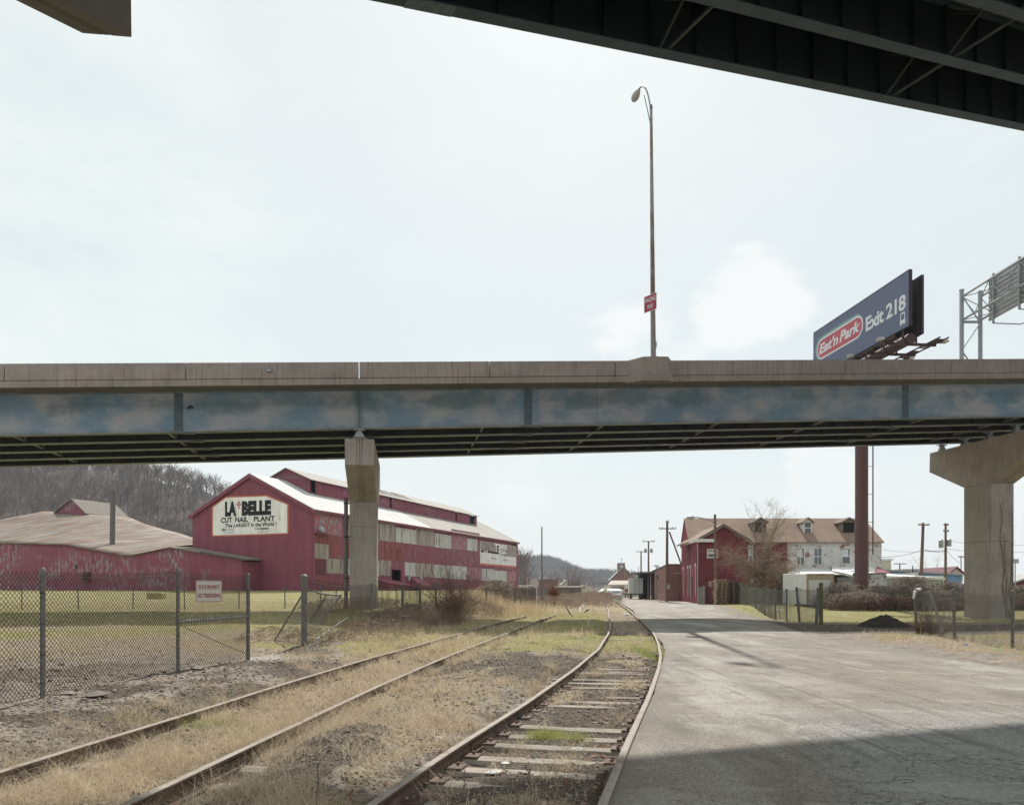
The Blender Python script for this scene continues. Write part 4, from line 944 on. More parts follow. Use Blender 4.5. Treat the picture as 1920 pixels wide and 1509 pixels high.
mb.build('splice_plate', MT['splice'], up_)
# its pier: cap end shows at the top left, column stands out of frame
ce = P(201, 66.5, 19.9); cdv = Vector((-.17, -1, 0)).normalized(); cw = Vector((.99, .12, 0)).normalized(); W2 = .60
t = thing('ramp_pier', 'grooved brown concrete pier cap end jutting in at the top left corner', 'bridge pier', (-11.8, 13.0, 0))
def C(s, k, z): return Vector((ce.x, ce.y, 0)) + cw * s + cdv * k + Vector((0, 0, z))
zb0 = ce.z
gro = [(-W2, 0), (-.12, 0), (-.09, .04), (-.07, 0), (-.02, 0), (0, .04), (.02, 0), (.05, 0), (.08, .04), (.11, 0), (W2, 0)]
mb = MB(); sl_ = .36
def zu(k): return zb0 - sl_ * k if k <= 4.2 else zb0 - sl_ * 4.2
ringA = [C(s, 0, zb0 + g) for s, g in gro]; ringB = [C(s, 4.2, zu(4.2) + g) for s, g in gro]; n = len(gro)
mb.add(ringA + ringB, [(j, j + 1, n + j + 1, n + j) for j in range(n - 1)])
mb.add([C(-W2, .0, zb0), C(-W2, .03, zb0 + 1.45), C(-W2, 9.5, zb0 + 1.45), C(-W2, 9.5, zb0 - .5), C(-W2, 6.8, zu(5)), C(-W2, 4.2, zu(5))], [tuple(range(6))])
mb.add([C(W2, .0, zb0), C(W2, .03, zb0 + 1.45), C(W2, 9.5, zb0 + 1.45), C(W2, 9.5, zb0 - .5), C(W2, 6.8, zu(5)), C(W2, 4.2, zu(5))], [tuple(range(6))])
endr = [C(s, .03 + g * .5, zb0 + 1.45) for s, g in gro]; mb.add(ringA + endr, [(j, j + 1, n + j + 1, n + j) for j in range(n - 1)])
mb.quad(C(-W2, .03, zb0 + 1.45), C(W2, .03, zb0 + 1.45), C(W2, 9.5, zb0 + 1.45), C(-W2, 9.5, zb0 + 1.45))
mb.quad(C(-W2, 6.8, zu(5)), C(W2, 6.8, zu(5)), C(W2, 9.5, zb0 - .5), C(-W2, 9.5, zb0 - .5)); mb.quad(C(-W2, 9.5, zb0 - .5), C(W2, 9.5, zb0 - .5), C(W2, 9.5, zb0 + 1.45), C(-W2, 9.5, zb0 + 1.45))
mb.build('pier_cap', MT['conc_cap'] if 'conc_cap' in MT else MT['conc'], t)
mb = MB(); mb.obox(C(-W2, 4.25, -.5), cw * 2 * W2, cdv * 2.5, Vector((0, 0, zu(5) + .5))); mb.build('column', MT['conc'], t)

# ---------------------------------------------------------------- billboard on its monopole
BN, BF = Vector((30.75, 59.5, 0)), Vector((29.12, 74.1, 0)); ZB_, ZT_ = 22.02, 26.32
fd = (BN - BF); fl = fd.length; fd.normalize(); fn = Vector((fd.y, -fd.x, 0)); fn = fn if fn.x < 0 else -fn
t = thing('billboard', 'slate blue Exit 218 billboard on a single thick maroon steel post', 'billboard', (30.2, 66.5, 0))
def BB(s, h, o=0.0): return BF + fd * s + Vector((0, 0, ZB_ + h)) + fn * o
HB = ZT_ - ZB_
mb = MB(); mb.obox(BB(0, 0, -.25), fd * fl, Vector((0, 0, HB)), fn * .25); fc = mb.build('front_panel', [MT['bb_face']], t)
mb = MB()
for h in (-.05, HB): mb.obox(BB(-.05, h, -.25), fd * (fl + .1), Vector((0, 0, .05)), fn * .27)
for s in (-.05, fl): mb.obox(BB(s, 0, -.25), fd * .05, Vector((0, 0, HB)), fn * .27)
mb.build('panel_frame', MT['bb_dark'], fc)
def bbpx(px, py, o=.004):
    q = onwall(BF[:2], BN[:2], px, py); return q + fn * o
def bbsh(px, py):
    q = onwall(BF[:2], BN[:2], px, py); return (Vector((q.x, q.y, 0)) - BF).dot(fd), q.z - ZB_
# logo: stadium shapes from its centre line
sA, hA = bbsh(1551, 655); sB, hB = bbsh(1598, 612)
hA = (hA + hB) / 2; hB = hA
r0 = .98
s0, s1 = bbsh(1532, 650)[0] + r0, bbsh(1618.5, 610)[0] - r0
def stad(s0, s1, h, r, n=14): return [(s1 + r * math.sin(a), h + r * math.cos(a)) for a in np.linspace(0, math.pi, n)] + [(s0 + r * math.sin(a), h + r * math.cos(a)) for a in np.linspace(math.pi, 2 * math.pi, n)]
for nm, r, o, m, dx, dh in (('green_outline', r0 + .10, .008, 'bb_green', -.22, .12), ('white_outline', r0, .016, 'bb_white', 0, 0), ('red_field', r0 - .16, .024, 'bb_red', 0, 0)):
    mb = MB(); mb.prism([BB(s + dx, h + dh, 0) for s, h in stad(s0, s1, hA, r)], fn * o); mb.build(nm, MT[m], fc)
mb = MB(); Ls = s1 - s0 + 1.15
text(mb, "Eat'n", BB(s0 - .55, hA - .45, .030), fd * Ls * .49, Vector((0, 0, .98)), shear=.25, bold=.035)
text(mb, 'Park', BB(s0 - .55 + Ls * .52, hA - .45, .030), fd * Ls * .47, Vector((0, 0, .98)), shear=.25, bold=.035)
mb.build('logo_lettering', MT['bb_white'], fc)
a1, hb1 = bbsh(1623.5, 622); a2, hb2 = bbsh(1698.5, 578); mb = MB()
hh = (hb1 + hb2) / 2; hE = bbsh(1630, 592)[1] - bbsh(1630, 619)[1]; hb = bbsh(1660, 0)[1]
text(mb, 'Exit 218', BB(a1, bbsh(1625, 622)[1], .012), fd * (a2 - a1), Vector((0, 0, hE * 1.02)), bold=.03, spacing=.92); mb.build('exit_lettering', MT['bb_white'], fc)
# little bus pictogram
b0, hb0 = bbsh(1687.5, 612); b1, hb1 = bbsh(1697.5, 592); mb = MB(); bw = b1 - b0; bh = 1.0; q = bbsh(1692, 610)[1]
def RB_(x0, y0, x1, y1): mb.obox(BB(b0 + bw * x0, q + bh * y0, .004), fd * bw * (x1 - x0), Vector((0, 0, bh * (y1 - y0))), fn * .008)
RB_(.02, .13, .98, .42); RB_(.05, .42, .18, .9); RB_(.82, .42, .95, .9); RB_(.12, .88, .88, 1.0); RB_(.1, 0, .28, .13); RB_(.72, 0, .9, .13)
mb.build('bus_symbol', MT['bb_white'], fc)
# back panel, splayed slightly so its dark inner face shows
B2N = Vector((31.98, 60.0, 0)); B2F = Vector((30.6, 74.0, 0)); f2 = (B2N - B2F); fl2 = f2.length; f2.normalize(); fn2 = Vector((f2.y, -f2.x, 0)); fn2 = fn2 if fn2.x < 0 else -fn2
mb = MB(); mb.obox(B2F + Vector((0, 0, ZB_ - .45)), f2 * fl2, Vector((0, 0, HB + .3)), -fn2 * .22); bp = mb.build('back_panel', MT['bb_dark'], t)
mb = MB()
for s in np.arange(.3, fl2, 1.5): mb.bar(B2F + f2 * s + fn2 * .08 + Vector((0, 0, ZB_ - .6)), B2F + f2 * s + fn2 * .08 + Vector((0, 0, ZT_ - .3)), .14, .14, up=f2)
for s in np.arange(.3, fl2, 1.5):
    mb.bar(B2F + f2 * s + Vector((0, 0, ZT_ - .5)), BB(s + .1, HB - .5, -.25), .06, .06); mb.bar(B2F + f2 * s + Vector((0, 0, ZB_ + 1.6)), BB(s + .1, 1.2, -.25), .06, .06)
mb.build('panel_framing', MT['bb_dark'], bp)
# head beam, outriggers, catwalks and lamps
mid = (BF + B2F) / 2 - Vector((0, 0, 0)); dirm = ((BN + B2N) / 2 - mid); Lm = dirm.length; dirm.normalize(); nm_ = Vector((dirm.y, -dirm.x, 0)); nm_ = nm_ if nm_.x < 0 else -nm_
def BM(s, o, h): return mid + dirm * s + nm_ * o + Vector((0, 0, ZB_ + h))
mb = MB(); mb.tube([BM(.3, 0, -.75), BM(Lm - .5, 0, -.75)], .42, 14); mb.build('head_beam', MT['bb_walk'], t, smooth=True)
for s in np.linspace(.8, Lm - .7, 6):
    mb = MB(); mb.bar(BM(s, 2.1, -1.15), BM(s, -2.2, -1.15), .14, .2); mb.bar(BM(s, .55, -1.1), BM(s, .55, .0), .12, .12); mb.bar(BM(s, -.55, -1.1), BM(s, -.55, -.2), .12, .12); mb.build('outrigger', MT['bb_walk'], t)
for o in (1.75, -1.95):
    mb = MB()
    for dd in (-.35, .35): mb.bar(BM(-.2, o + dd, -.98), BM(Lm + .7, o + dd, -.98), .06, .1)
    for s in np.arange(-.2, Lm + .8, 2.1): mb.bar(BM(s, o - .35, -.98), BM(s, o + .35, -.98), .06, .08)
    for s in np.arange(-.2, Lm + .7, .3):
        if int(s / 1.05) % 3 != 2: mb.bar(BM(s, o - .33, -.965), BM(s, o + .33, -.965), .24, .02)
    mb.build('catwalk', MT['bb_walk'], t)
for s in np.linspace(1.0, Lm - .4, 4):
    for o, q in ((2.6, 2.1), (-2.75, -2.2)):
        mb = MB(); mb.bar(BM(s, q, -1.1), BM(s, o, -.95), .05, .05); h_ = mb.build('lamp_arm', MT['bb_dark'], t)
        mb = MB(); mb.prism([BM(s - .28, o - .2, -1.02), BM(s + .28, o - .2, -1.02), BM(s + .22, o - .14, -.82), BM(s - .22, o - .14, -.82)], nm_ * .4); mb.build('flood_lamp', MT['alum'], t)
pc_ = P(1615.5, 900, 66.5)
mb = MB(); mb.tube([(pc_.x, pc_.y, -.3), (pc_.x, pc_.y, 7.0), (pc_.x, pc_.y, 7.02), (pc_.x, pc_.y, ZB_ - .9)], [.56, .56, .53, .53], 28); mb.build('post', MT['bb_maroon'], t, smooth=True)
mb = MB(); lx = pc_.x + .72
for o in (-.17, .17): mb.bar((lx + .12 + o * 0.6, pc_.y - .3 + o, 4.6), (lx + .12 + o * 0.6, pc_.y - .3 + o, ZB_ - 1), .05, .05, up=(0, 1, 0))
for z in np.arange(4.8, ZB_ - 1, .33): mb.bar((lx + .12 - .10, pc_.y - .47, z), (lx + .12 + .10, pc_.y - .13, z), .025, .025)
for z in np.arange(5, ZB_ - 1, 2.4): mb.bar((pc_.x + .45, pc_.y - .3, z), (lx + .1, pc_.y - .3, z), .04, .04)
mb.build('ladder', MT['bb_maroon'], t)

# ---------------------------------------------------------------- sign gantry over the overpass, seen from behind
g1 = Vector((31.85, 54.4, 0)); zt1 = P(1805, 545, 54.4).z; g2 = P(1838, 548, 54.4); g2.z = 0; zdk = gbz(31) + 2.3
t = thing('sign_gantry', 'grey lattice sign gantry on the overpass with the ribbed back of a road sign', 'sign gantry', (g1.x, g1.y, zdk))
for p, zz_ in ((g1, zt1), (g2, zt1 - .1)):
    mb = MB(); mb.tube([(p.x, p.y, zdk), (p.x, p.y, zz_)], .145, 12); mb.tube([(p.x, p.y, zz_), (p.x, p.y, zz_ + .06)], .17, 12); mb.build('post', MT['gantry'], t, smooth=True)
mb = MB(); z = zdk + .3; s = 0
while z < zt1 - 2.2:
    a, b = (g1, g2) if s % 2 == 0 else (g2, g1); mb.bar((a.x, a.y, z), (b.x, b.y, z + 1.95), .07, .07); z += 1.95; s += 1
mb.bar((g1.x, g1.y, zt1 - 2.22), (g2.x, g2.y, zt1 - 2.22), .09, .16); mb.build('post_bracing', MT['gantry'], t)
gv = Vector((.02, -1, 0)).normalized()
def chord_end(px, py, Y): return P(px, py, Y)
ch = []
for (a, dz, dx) in ((g1, -.45, 0), (g2, -.45, 0), (g1, -2.1, 0), (g2, -2.1, 0)):
    ch.append((Vector((a.x, a.y, zt1 + dz)), Vector((a.x, a.y, zt1 + dz)) + gv * 15.5))
mb = MB()
for a, b in ch: mb.tube([a, b], .075, 8)
mb.build('chords', MT['gantry'], t, smooth=True)
mb = MB()
for i in range(10):
    for (k0, k1) in ((0, 2), (1, 3), (0, 1), (2, 3), (0, 3)):
        a, b = (k0, k1) if i % 2 == 0 else (k1, k0); mb.tube([ch[a][0] + gv * i * 1.5, ch[b][0] + gv * (i + 1) * 1.5], .032, 5)
mb.build('lattice', MT['gantry'], t)
pn = thing('panel', None, None)
bpy.data.objects.remove(pn)
s0_, s1_ = 1.6, 12.5; xo = g2.x - .42
def GPn(s, z, o=0): return Vector((xo + o, g2.y, z)) + gv * s
ptop, pbot = P(1844, 526, g2.y - s0_).z, P(1844, 603, g2.y - s0_).z
mb = MB(); z = pbot; i = 0
while z < ptop - .02:
    mb.obox(GPn(s0_, z), gv * (s1_ - s0_), Vector((.03 , 0, 0)), Vector((0, 0, .285))); mb.obox(GPn(s0_, z + .10, -.06), gv * (s1_ - s0_), Vector((.058, 0, 0)), Vector((0, 0, .06))); z += .30
mb.build('sign_panel', MT['sign_back'], t)
mb = MB()
for s in np.arange(s0_ + .7, s1_, 2.6):
    mb.bar(GPn(s, pbot - .35, -.14), GPn(s, ptop + .2, -.14), .1, .13, up=gv); mb.bar(GPn(s, pbot - .35, -.14), GPn(s, pbot - .42, 1.7), .06, .06)
mb.build('sign_supports', MT['gantry'], t)
for s in np.arange(s0_ + .7, s1_, 2.6):
    mb = MB(); mb.bar(GPn(s, pbot - .42, 1.7), GPn(s + .3, pbot - .2, 2.4), .06, .06); mb.bar(GPn(s, pbot - .2, 2.3), GPn(s + .9, pbot - .1, 2.5), .35, .2); mb.build('sign_light', MT['gantry'], t)
# ---------------------------------------------------------------- the crimson mill
MA = Vector((-22.0, 85.0, 0)); ms = Vector((.368, .93, 0)); ml = Vector((-.93, .368, 0)); LG, LL = 62.6, 17.2
def MP(s, l, z): return MA + ms * s + ml * l + Vector((0, 0, z))
def side_px(px, py=None):   # onto the long side wall
    q = onwall((MA.x, MA.y), (MA.x + ms.x, MA.y + ms.y), px, py); return (Vector((q.x, q.y, 0)) - MA).dot(ms), q.z
def gab_px(px, py):
    q = onwall((MA.x, MA.y), (MA.x + ml.x, MA.y + ml.y), px, py); return (Vector((q.x, q.y, 0)) - MA).dot(ml), q.z
E_, R_, G0 = 10.55, 14.85, -0.3
mill = thing('mill_building', 'long crimson corrugated mill with a big painted sign on its gable', 'factory', (-22, 85, 1.4))
gs, gg = -ml, Vector((ms.x, ms.y, 0))       # outward normals: side wall faces -ml, gable faces -ms
mb = MB(); mb.prism([MP(0, 0, G0), MP(0, 0, E_), MP(0, LL / 2, R_), MP(0, LL, E_), MP(0, LL, G0)], ms * .2); mb.build('gable_wall', MT['red_gable'], mill)
mb = MB(); mb.prism([MP(LG - .2, 0, G0), MP(LG - .2, 0, E_), MP(LG - .2, LL / 2, R_), MP(LG - .2, LL, E_), MP(LG - .2, LL, G0)], ms * .2); mb.build('gable_wall', MT['red_gable'], mill)
# side wall with the doorway cut out
d0, d1 = side_px(734)[0], side_px(752)[0]; dz = side_px(742, 1068)[1]; dzs = 1.0
mb = MB()
for a, b, z0, z1 in ((.2, d0, G0, E_), (d1, LG - .2, G0, E_), (d0, d1, dz, E_)): mb.obox(MP(a, 0, z0), ms * (b - a), ml * .2, Vector((0, 0, z1 - z0)))
mb.build('side_wall', MT['red'], mill)
mb = MB(); mb.obox(MP(.2, LL - .2, G0), ms * (LG - .4), ml * .2, Vector((0, 0, E_ - G0))); mb.build('side_wall', MT['red'], mill)
mb = MB(); mb.obox(MP(d0 - 2, 4, G0), ms * 8, ml * .1, Vector((0, 0, 7))); mb.build('interior_shade_sheet', MT['black'], mill)  # black sheet standing in for the unlit interior behind the doorway
mb = MB()
for a, z0, w, h in ((d0 - .3, G0, .3, dz + .3 - G0), (d1, G0, .3, dz + .3 - G0)): mb.obox(MP(a, -.06, z0), ms * w, ml * .057, Vector((0, 0, h)))
mb.obox(MP(d0, -.06, dz), ms * (d1 - d0), ml * .057, Vector((0, 0, .3))); mb.build('door_frame', MT['red_gable'], mill)
# roof sheets: pale up to two fifths of the way, weathered beyond
sl = Vector((0, 0, R_ - E_)) + ml * (LL / 2); sw = side_px(806)[0] 
def roof(s0, s1, m, lift=0):
    mb = MB(); up = Vector((0, 0, .06 + lift)); n0 = MP(s0, -.35, E_ - .175 + lift); mb.prism([MP(s0, -.35, E_ - .17 + .02 + lift), MP(s0, LL / 2, R_ + .02 + lift), MP(s0, LL / 2, R_ + .1 + lift), MP(s0, -.35, E_ - .07 + lift)], ms * (s1 - s0)); return mb.build('roof', m, mill)
roof(-.25, sw, MT['roof_white']); roof(sw + .003, LG + .25, MT['roof_grey'])
mb = MB(); mb.prism([MP(-.25, LL + .35, E_ - .15), MP(-.25, LL / 2 + .003, R_ + .02), MP(-.25, LL / 2 + .003, R_ + .1), MP(-.25, LL + .35, E_ - .07)], ms * (LG + .5)); mb.build('roof', MT['roof_grey'], mill)
mb = MB(); hgt = .42
for l0, l1 in ((-.38, LL / 2), (LL + .38, LL / 2)):
    za, zb_ = E_ - .19, R_ + .0
    mb.prism([MP(-.29, l0, za + .02), MP(-.29, l1, zb_ + .02), MP(-.29, l1, zb_ - hgt), MP(-.29, l0, za - hgt)], ms * .12)
mb.build('barge_board', MT['red_gable'], mill)
mb = MB(); mb.obox(MP(-.2, -.42, E_ - .36), ms * (LG + .4), ml * .1, Vector((0, 0, .24))); mb.build('eave_board', MT['red'], mill)
# corner trims
mb = MB(); mb.obox(MP(-.05, -.05, G0), ms * .3, ml * .047, Vector((0, 0, E_ - .4 - G0))); mb.obox(MP(LG - .8, -.05, G0), ms * .85, ml * .047, Vector((0, 0, E_ - .4 - G0))); mb.build('corner_trim', MT['red_gable'], mill)
# loose sheets on the side wall: px0, top py, px1, bottom py (at px0), material
PAN = [(587, 957, 641, 1000, 'pan_grey'), (587, 1002, 616, 1017, 'red_rust'), (616.6, 1002, 642, 1041, 'red_rust'), (587, 1018, 616, 1046, 'pan_rust'), (588, 1047.5, 611, 1078, 'pan_dark'), (612, 1046.5, 643, 1074, 'pan_rust'), (587, 1079, 611, 1096, 'red_rust'),
       (712, 977, 741, 1013, 'pan_rust'), (742, 988, 779.5, 1016, 'pan_light'), (780, 990, 814, 1021, 'pan_rust'), (815, 999, 846, 1025.5, 'pan_light'), (846.5, 1001, 874, 1028, 'pan_grey'), (875, 1008.5, 895, 1031, 'pan_light'),
       (712, 1014, 760, 1048, 'red_rust'), (712, 1049.5, 733, 1079, 'pan_rust'), (759, 1053.5, 780, 1079.5, 'pan_light'), (780.5, 1055, 813, 1081, 'pan_rust'), (814, 1058, 845, 1083, 'pan_light'), (845.5, 1060, 875, 1085, 'pan_light'), (875.5, 1063, 902, 1086, 'pan_grey'),
       (902.5, 1065.5, 927, 1088, 'pan_light'), (927.5, 1069, 950, 1091, 'pan_light'), (951, 1071, 969, 1089, 'pan_grey'), (645, 970, 711, 1010, 'pan_rust'), (645, 1012, 711, 1045, 'red_rust'), (645, 1047, 711, 1078, 'pan_light'), (846, 991, 899, 998, 'pan_grey')]
SG0, SG1 = side_px(900)[0], side_px(967.5)[0]; SZ1 = side_px(900, 1014)[1]; SZ0 = side_px(900, 1055.5)[1]
rs = random.Random(3)
for (a, ya, b, yb, m) in PAN:
    s0, z1 = side_px(a, ya); z0 = side_px(a, yb)[1]; s1 = side_px(b)[0]
    mb = MB(); o = .010 + rs.random() * .02; mb.obox(MP(s0, -o, z0), ms * (s1 - s0), ml * (o - .002), Vector((0, 0, z1 - z0))); mb.build('siding_panel', MT[m], mill)
MT['sign_white_s'] = siding('white painted side sign', (0.72, 0.71, 0.68), 0.25, 0, seed=26, rcol=(0.45, 0.42, 0.38))
mb = MB(); mb.obox(MP(SG0, -.035, SZ0), ms * (SG1 - SG0), ml * .03, Vector((0, 0, SZ1 - SZ0))); sd = mb.build('painted_sign', MT['sign_white_s'], mill)
mb = MB(); H_ = SZ1 - SZ0; Wd = SG1 - SG0; q = gs * .012
def SS(fx, fz): return MP(SG0 + Wd * fx, -.035, SZ0 + H_ * fz) 
text(mb, 'LA BELLE', SS(.02, .50), ms * Wd * .47, Vector((0, 0, H_ * .40)), q, bold=.05)
text(mb, 'CUT NAIL PLANT', SS(.53, .62), ms * Wd * .46, Vector((0, 0, H_ * .16)), q, bold=.02); text(mb, 'The LARGEST in the World', SS(.53, .44), ms * Wd * .44, Vector((0, 0, H_ * .12)), q, bold=.02)
text(mb, 'Wheeling', SS(.28, .22), ms * Wd * .14, Vector((0, 0, H_ * .1)), q); text(mb, 'Company', SS(.60, .20), ms * Wd * .16, Vector((0, 0, H_ * .1)), q)
mb.build('lettering', MT['black_paint'], sd)
mb = MB(); mb.obox(MP(SG0 - .15, -.03, SZ0 - .28), ms * (Wd + .3), ml * .025, Vector((0, 0, .27))); mb.build('orange_border', MT['sign_orange'], sd)
for f0, f1, z0, z1 in ((.01, .37, .62, .985), (.72, .985, .50, .985)):
    mb = MB(); mb.obox(MP(SG0 + Wd * f0, -.085, SZ0 + H_ * z0), ms * Wd * (f1 - f0), ml * .03, Vector((0, 0, H_ * (z1 - z0)))); mb.build('siding_panel', MT['pan_rust'], mill)
# holes and fittings
for a, b, ya, yb in ((961, 967, 1018, 1022),):
    s0, z1 = side_px(a, ya); z0 = side_px(a, yb)[1]; mb = MB(); mb.obox(MP(s0, -.1, z0), ms * (side_px(b)[0] - s0), ml * .01, Vector((0, 0, z1 - z0))); mb.build('torn_opening', MT['black'], mill)
s0, z0 = side_px(600, 992); mb = MB(); mb.lathe(MP(s0, -.02, z0), [(.42, 0), (.40, .25), (.3, .35), (.12, .36)], 14, gs); mb.build('vent_fan', MT['galv'], mill, smooth=True)
s0, z0 = side_px(586, 1000); mb = MB(); mb.obox(MP(.05, -.5, z0 + .05), ms * 2.6, ml * .5, Vector((0, 0, .07))); mb.build('ledge', MT['red_gable'], mill)
for px, py in ((764, 1083), (786, 1085)):
    s0, z0 = side_px(px, py); mb = MB(); mb.obox(MP(s0 - .3, -.35, z0), ms * .6, ml * .34, Vector((0, 0, .3))); mb.prism([MP(s0 - .25, -.34, z0), MP(s0 - .2, -.3, z0 - .35), MP(s0 - .2, -.05, z0 - .35), MP(s0 - .25, -.02, z0)], ms * .45); mb.build('wall_lamp', MT['galv'], mill)
s0, z0 = side_px(932, 1094); mb = MB(); mb.tube([MP(s0, -.12, .6), MP(s0, -.12, z0)], .1, 8); mb.build('drain_pipe', MT['galv'], mill)
# gable sign board
bpoly = [(400, 1003.6), (400, 951), (425, 933), (500, 930.5), (539, 946), (539, 999)]
def ring_poly(poly, grow):
    c = np.mean(poly, 0); out = []
    n = len(poly)
    for i in range(n):
        p0, p1, p2 = np.array(poly[i - 1]), np.array(poly[i]), np.array(poly[(i + 1) % n]); e1 = (p1 - p0) / np.linalg.norm(p1 - p0); e2 = (p2 - p1) / np.linalg.norm(p2 - p1)
        n1 = np.array([e1[1], -e1[0]]); n2 = np.array([e2[1], -e2[0]]); b = (n1 + n2); b /= np.dot(b, b) / 2; out.append(tuple(p1 + b * grow * (1 if np.dot(b, p1 - c) > 0 else -1)))
    return out
def GW(px, py, o): l, z = gab_px(px, py); return MP(-o, l, z)
mb = MB(); mb.prism([GW(x, y, .002) for x, y in ring_poly(bpoly, 2.6)], -ms * .03); gb_ = mb.build('painted_sign', MT['sign_orange'], mill)
mb = MB(); mb.prism([GW(x, y, .033) for x, y in bpoly], -ms * .02); mb.build('sign_board', MT['sign_white'], gb_)
def gtext(mb, body, x0, x1, yb, h, slope=-.034, **k):
    a = GW(x0, yb, .062); b = GW(x1, yb + slope * (x1 - x0), .062); l, z0 = gab_px(x0, yb); z1 = gab_px(x0, yb - h)[1]; text(mb, body, a, b - a, Vector((0, 0, z1 - z0)), **k)
mb = MB()
gtext(mb, 'LA', 422.5, 444, 968.3, 28, bold=.075); gtext(mb, 'BELLE', 454, 509, 967, 27.5, bold=.075)
gtext(mb, 'CUT', 415, 436, 980.3, 10, bold=.035); gtext(mb, 'NAIL', 441.5, 466, 979.2, 10, bold=.035); gtext(mb, 'PLANT', 476.5, 516, 978, 10, bold=.035)
gtext(mb, 'The', 422.5, 436, 988.8, 7, bold=.03); gtext(mb, 'LARGEST', 438.5, 470, 988.3, 7, bold=.03, shear=.25); gtext(mb, 'in the World !', 471.5, 519, 987.2, 7.5, bold=.03)
gtext(mb, 'Company', 479, 505, 994.3, 6, bold=.03); gtext(mb, 'Wh', 416, 423, 996, 5.5, bold=.04)
mb.build('lettering', MT['black_paint'], gb_)
mb = MB(); gtext(mb, 'eeling', 423.5, 439, 995.6, 5.2, bold=0); gtext(mb, 'CORPORATION', 484, 504, 998.3, 2.2); gtext(mb, 'A DIVISION', 421, 438, 1000, 2.2); mb.build('faded_lettering', MT['grey_paint'], gb_)
mb = MB()   # little fleur between the words
for poly in ([(448.5, 939), (451, 945), (449.3, 952), (447.7, 952), (446, 945)], [(447.3, 951), (444.6, 949.5), (443.6, 945.5), (441.8, 948), (443.5, 952), (447.3, 953.6)], [(449.7, 951), (452.4, 949), (453.4, 945), (455.2, 947.6), (453.5, 951.6), (449.7, 953.6)], [(446, 953.8), (451, 953.5), (451, 955), (446, 955.3)], [(447.7, 955), (449.3, 955), (450.3, 960), (448.5, 962), (446.7, 960)]):
    mb.prism([GW(448.5 + (x - 448.5) * .72, 946 + (y - 950) * .72, .055) for x, y in poly], -ms * .01)
mb.build('fleur_emblem', MT['fleur'], gb_)
# ridge monitor
s0, s1 = 6.5, 55.6; hw, ze, zr, = 3.44, 14.95, 16.45
zw = R_ - (R_ - E_) * hw / (LL / 2)
holes = [(side_px(585)[0], 0)]
def mon_s(px):
    A = MP(0, LL / 2 - hw, 0); q = onwall((A.x, A.y), (A.x + ms.x, A.y + ms.y), px); return (q - A).dot(ms)
gaps = [(mon_s(583.5), mon_s(592)), (mon_s(731), mon_s(734.5)), (mon_s(854), mon_s(857)), (mon_s(880.5), mon_s(890))]
mb = MB(); l0 = LL / 2 - hw; cur = s0
for a, b in gaps + [(s1, s1)]:
    if a > cur: mb.obox(MP(cur, l0, zw - .1), ms * (a - cur), ml * .12, Vector((0, 0, ze - zw + .08)))
    cur = b
mo = mb.build('roof_monitor', MT['red'], mill)
mb = MB(); mb.obox(MP(s0, l0 + .5, zw), ms * (s1 - s0), ml * .05, Vector((0, 0, ze - zw))); mb.build('dark_interior', MT['black'], mo)
mb = MB(); mb.prism([MP(s0, l0, zw - .1), MP(s0, l0, ze), MP(s0, LL / 2, zr), MP(s0, LL - l0, ze), MP(s0, LL - l0, zw - .1), MP(s0, LL / 2, R_)], ms * .15); mb.build('monitor_gable', MT['red'], mo)
mb = MB(); mb.prism([MP(s0 - .3, l0 - .35, ze - .13), MP(s0 - .3, LL / 2, zr + .02), MP(s0 - .3, LL / 2, zr + .1), MP(s0 - .3, l0 - .35, ze - .05)], ms * (s1 - s0 + .5)); mb.build('monitor_roof', MT['roof_grey'], mo)
mb = MB(); mb.prism([MP(s0 - .3, LL - l0 + .35, ze - .13), MP(s0 - .3, LL / 2 + .004, zr + .02), MP(s0 - .3, LL / 2 + .004, zr + .1), MP(s0 - .3, LL - l0 + .35, ze - .05)], ms * (s1 - s0 + .5)); mb.build('monitor_roof', MT['roof_grey'], mo)
mb = MB(); rs = random.Random(9)
for k in range(9):   # sprung sheets on the monitor roof
    s = mon_s(722) + k * 1.15; a = .75 + rs.random() * .2
    p0 = MP(s, l0 + hw * .1, ze + (zr - ze) * .12 + .08); p1 = MP(s + .15, LL / 2 - hw * (1 - a), ze + (zr - ze) * a + .12 + rs.random() * .15); mb.bar(p0, p1, .22, .03)
mb.build('lifted_sheets', MT['wood_grey'], mo)
# lean-to at the doorway
lt = thing('shed', 'small crimson lean-to with graffiti against the mill side wall, left of the doorway', 'shed', MP(side_px(716)[0], -1.5, 1.2))
a0, a1 = side_px(700)[0], side_px(738)[0]; mb = MB(); zt = side_px(740, 1086)[1]
mb.hexa([MP(a0, -2.2, .7), MP(a1, -2.2, .7), MP(a1, -.06, .7), MP(a0, -.06, .7), MP(a0, -2.2, zt - .55), MP(a1, -2.2, zt - .75), MP(a1, -.06, zt - .2), MP(a0, -.06, zt)]); mb.build('walls', MT['red'], lt)
mb = MB(); mb.hexa([MP(a0 - .2, -2.5, zt - .62), MP(a1 + .3, -2.5, zt - .84), MP(a1 + .3, -.07, zt - .18), MP(a0 - .2, -.07, zt + .02), MP(a0 - .2, -2.5, zt - .55), MP(a1 + .3, -2.5, zt - .77), MP(a1 + .3, -.07, zt - .11), MP(a0 - .2, -.07, zt + .09)]); mb.build('roof', MT['red_gable'], lt)
mb = MB(); text(mb, 'ETC', MP(a0 + 1.2, -2.22, 1.9), ms * 2.2, Vector((0, 0, .9)), shear=.2); mb.build('graffiti', MT['pan_dark'], lt)
s0, z0 = side_px(770, 1083); cv = thing('loading_hood', 'small slanted crimson hood over a loading hatch on the mill side wall', 'hood', MP(s0, -1, z0 - 2)); mb = MB()
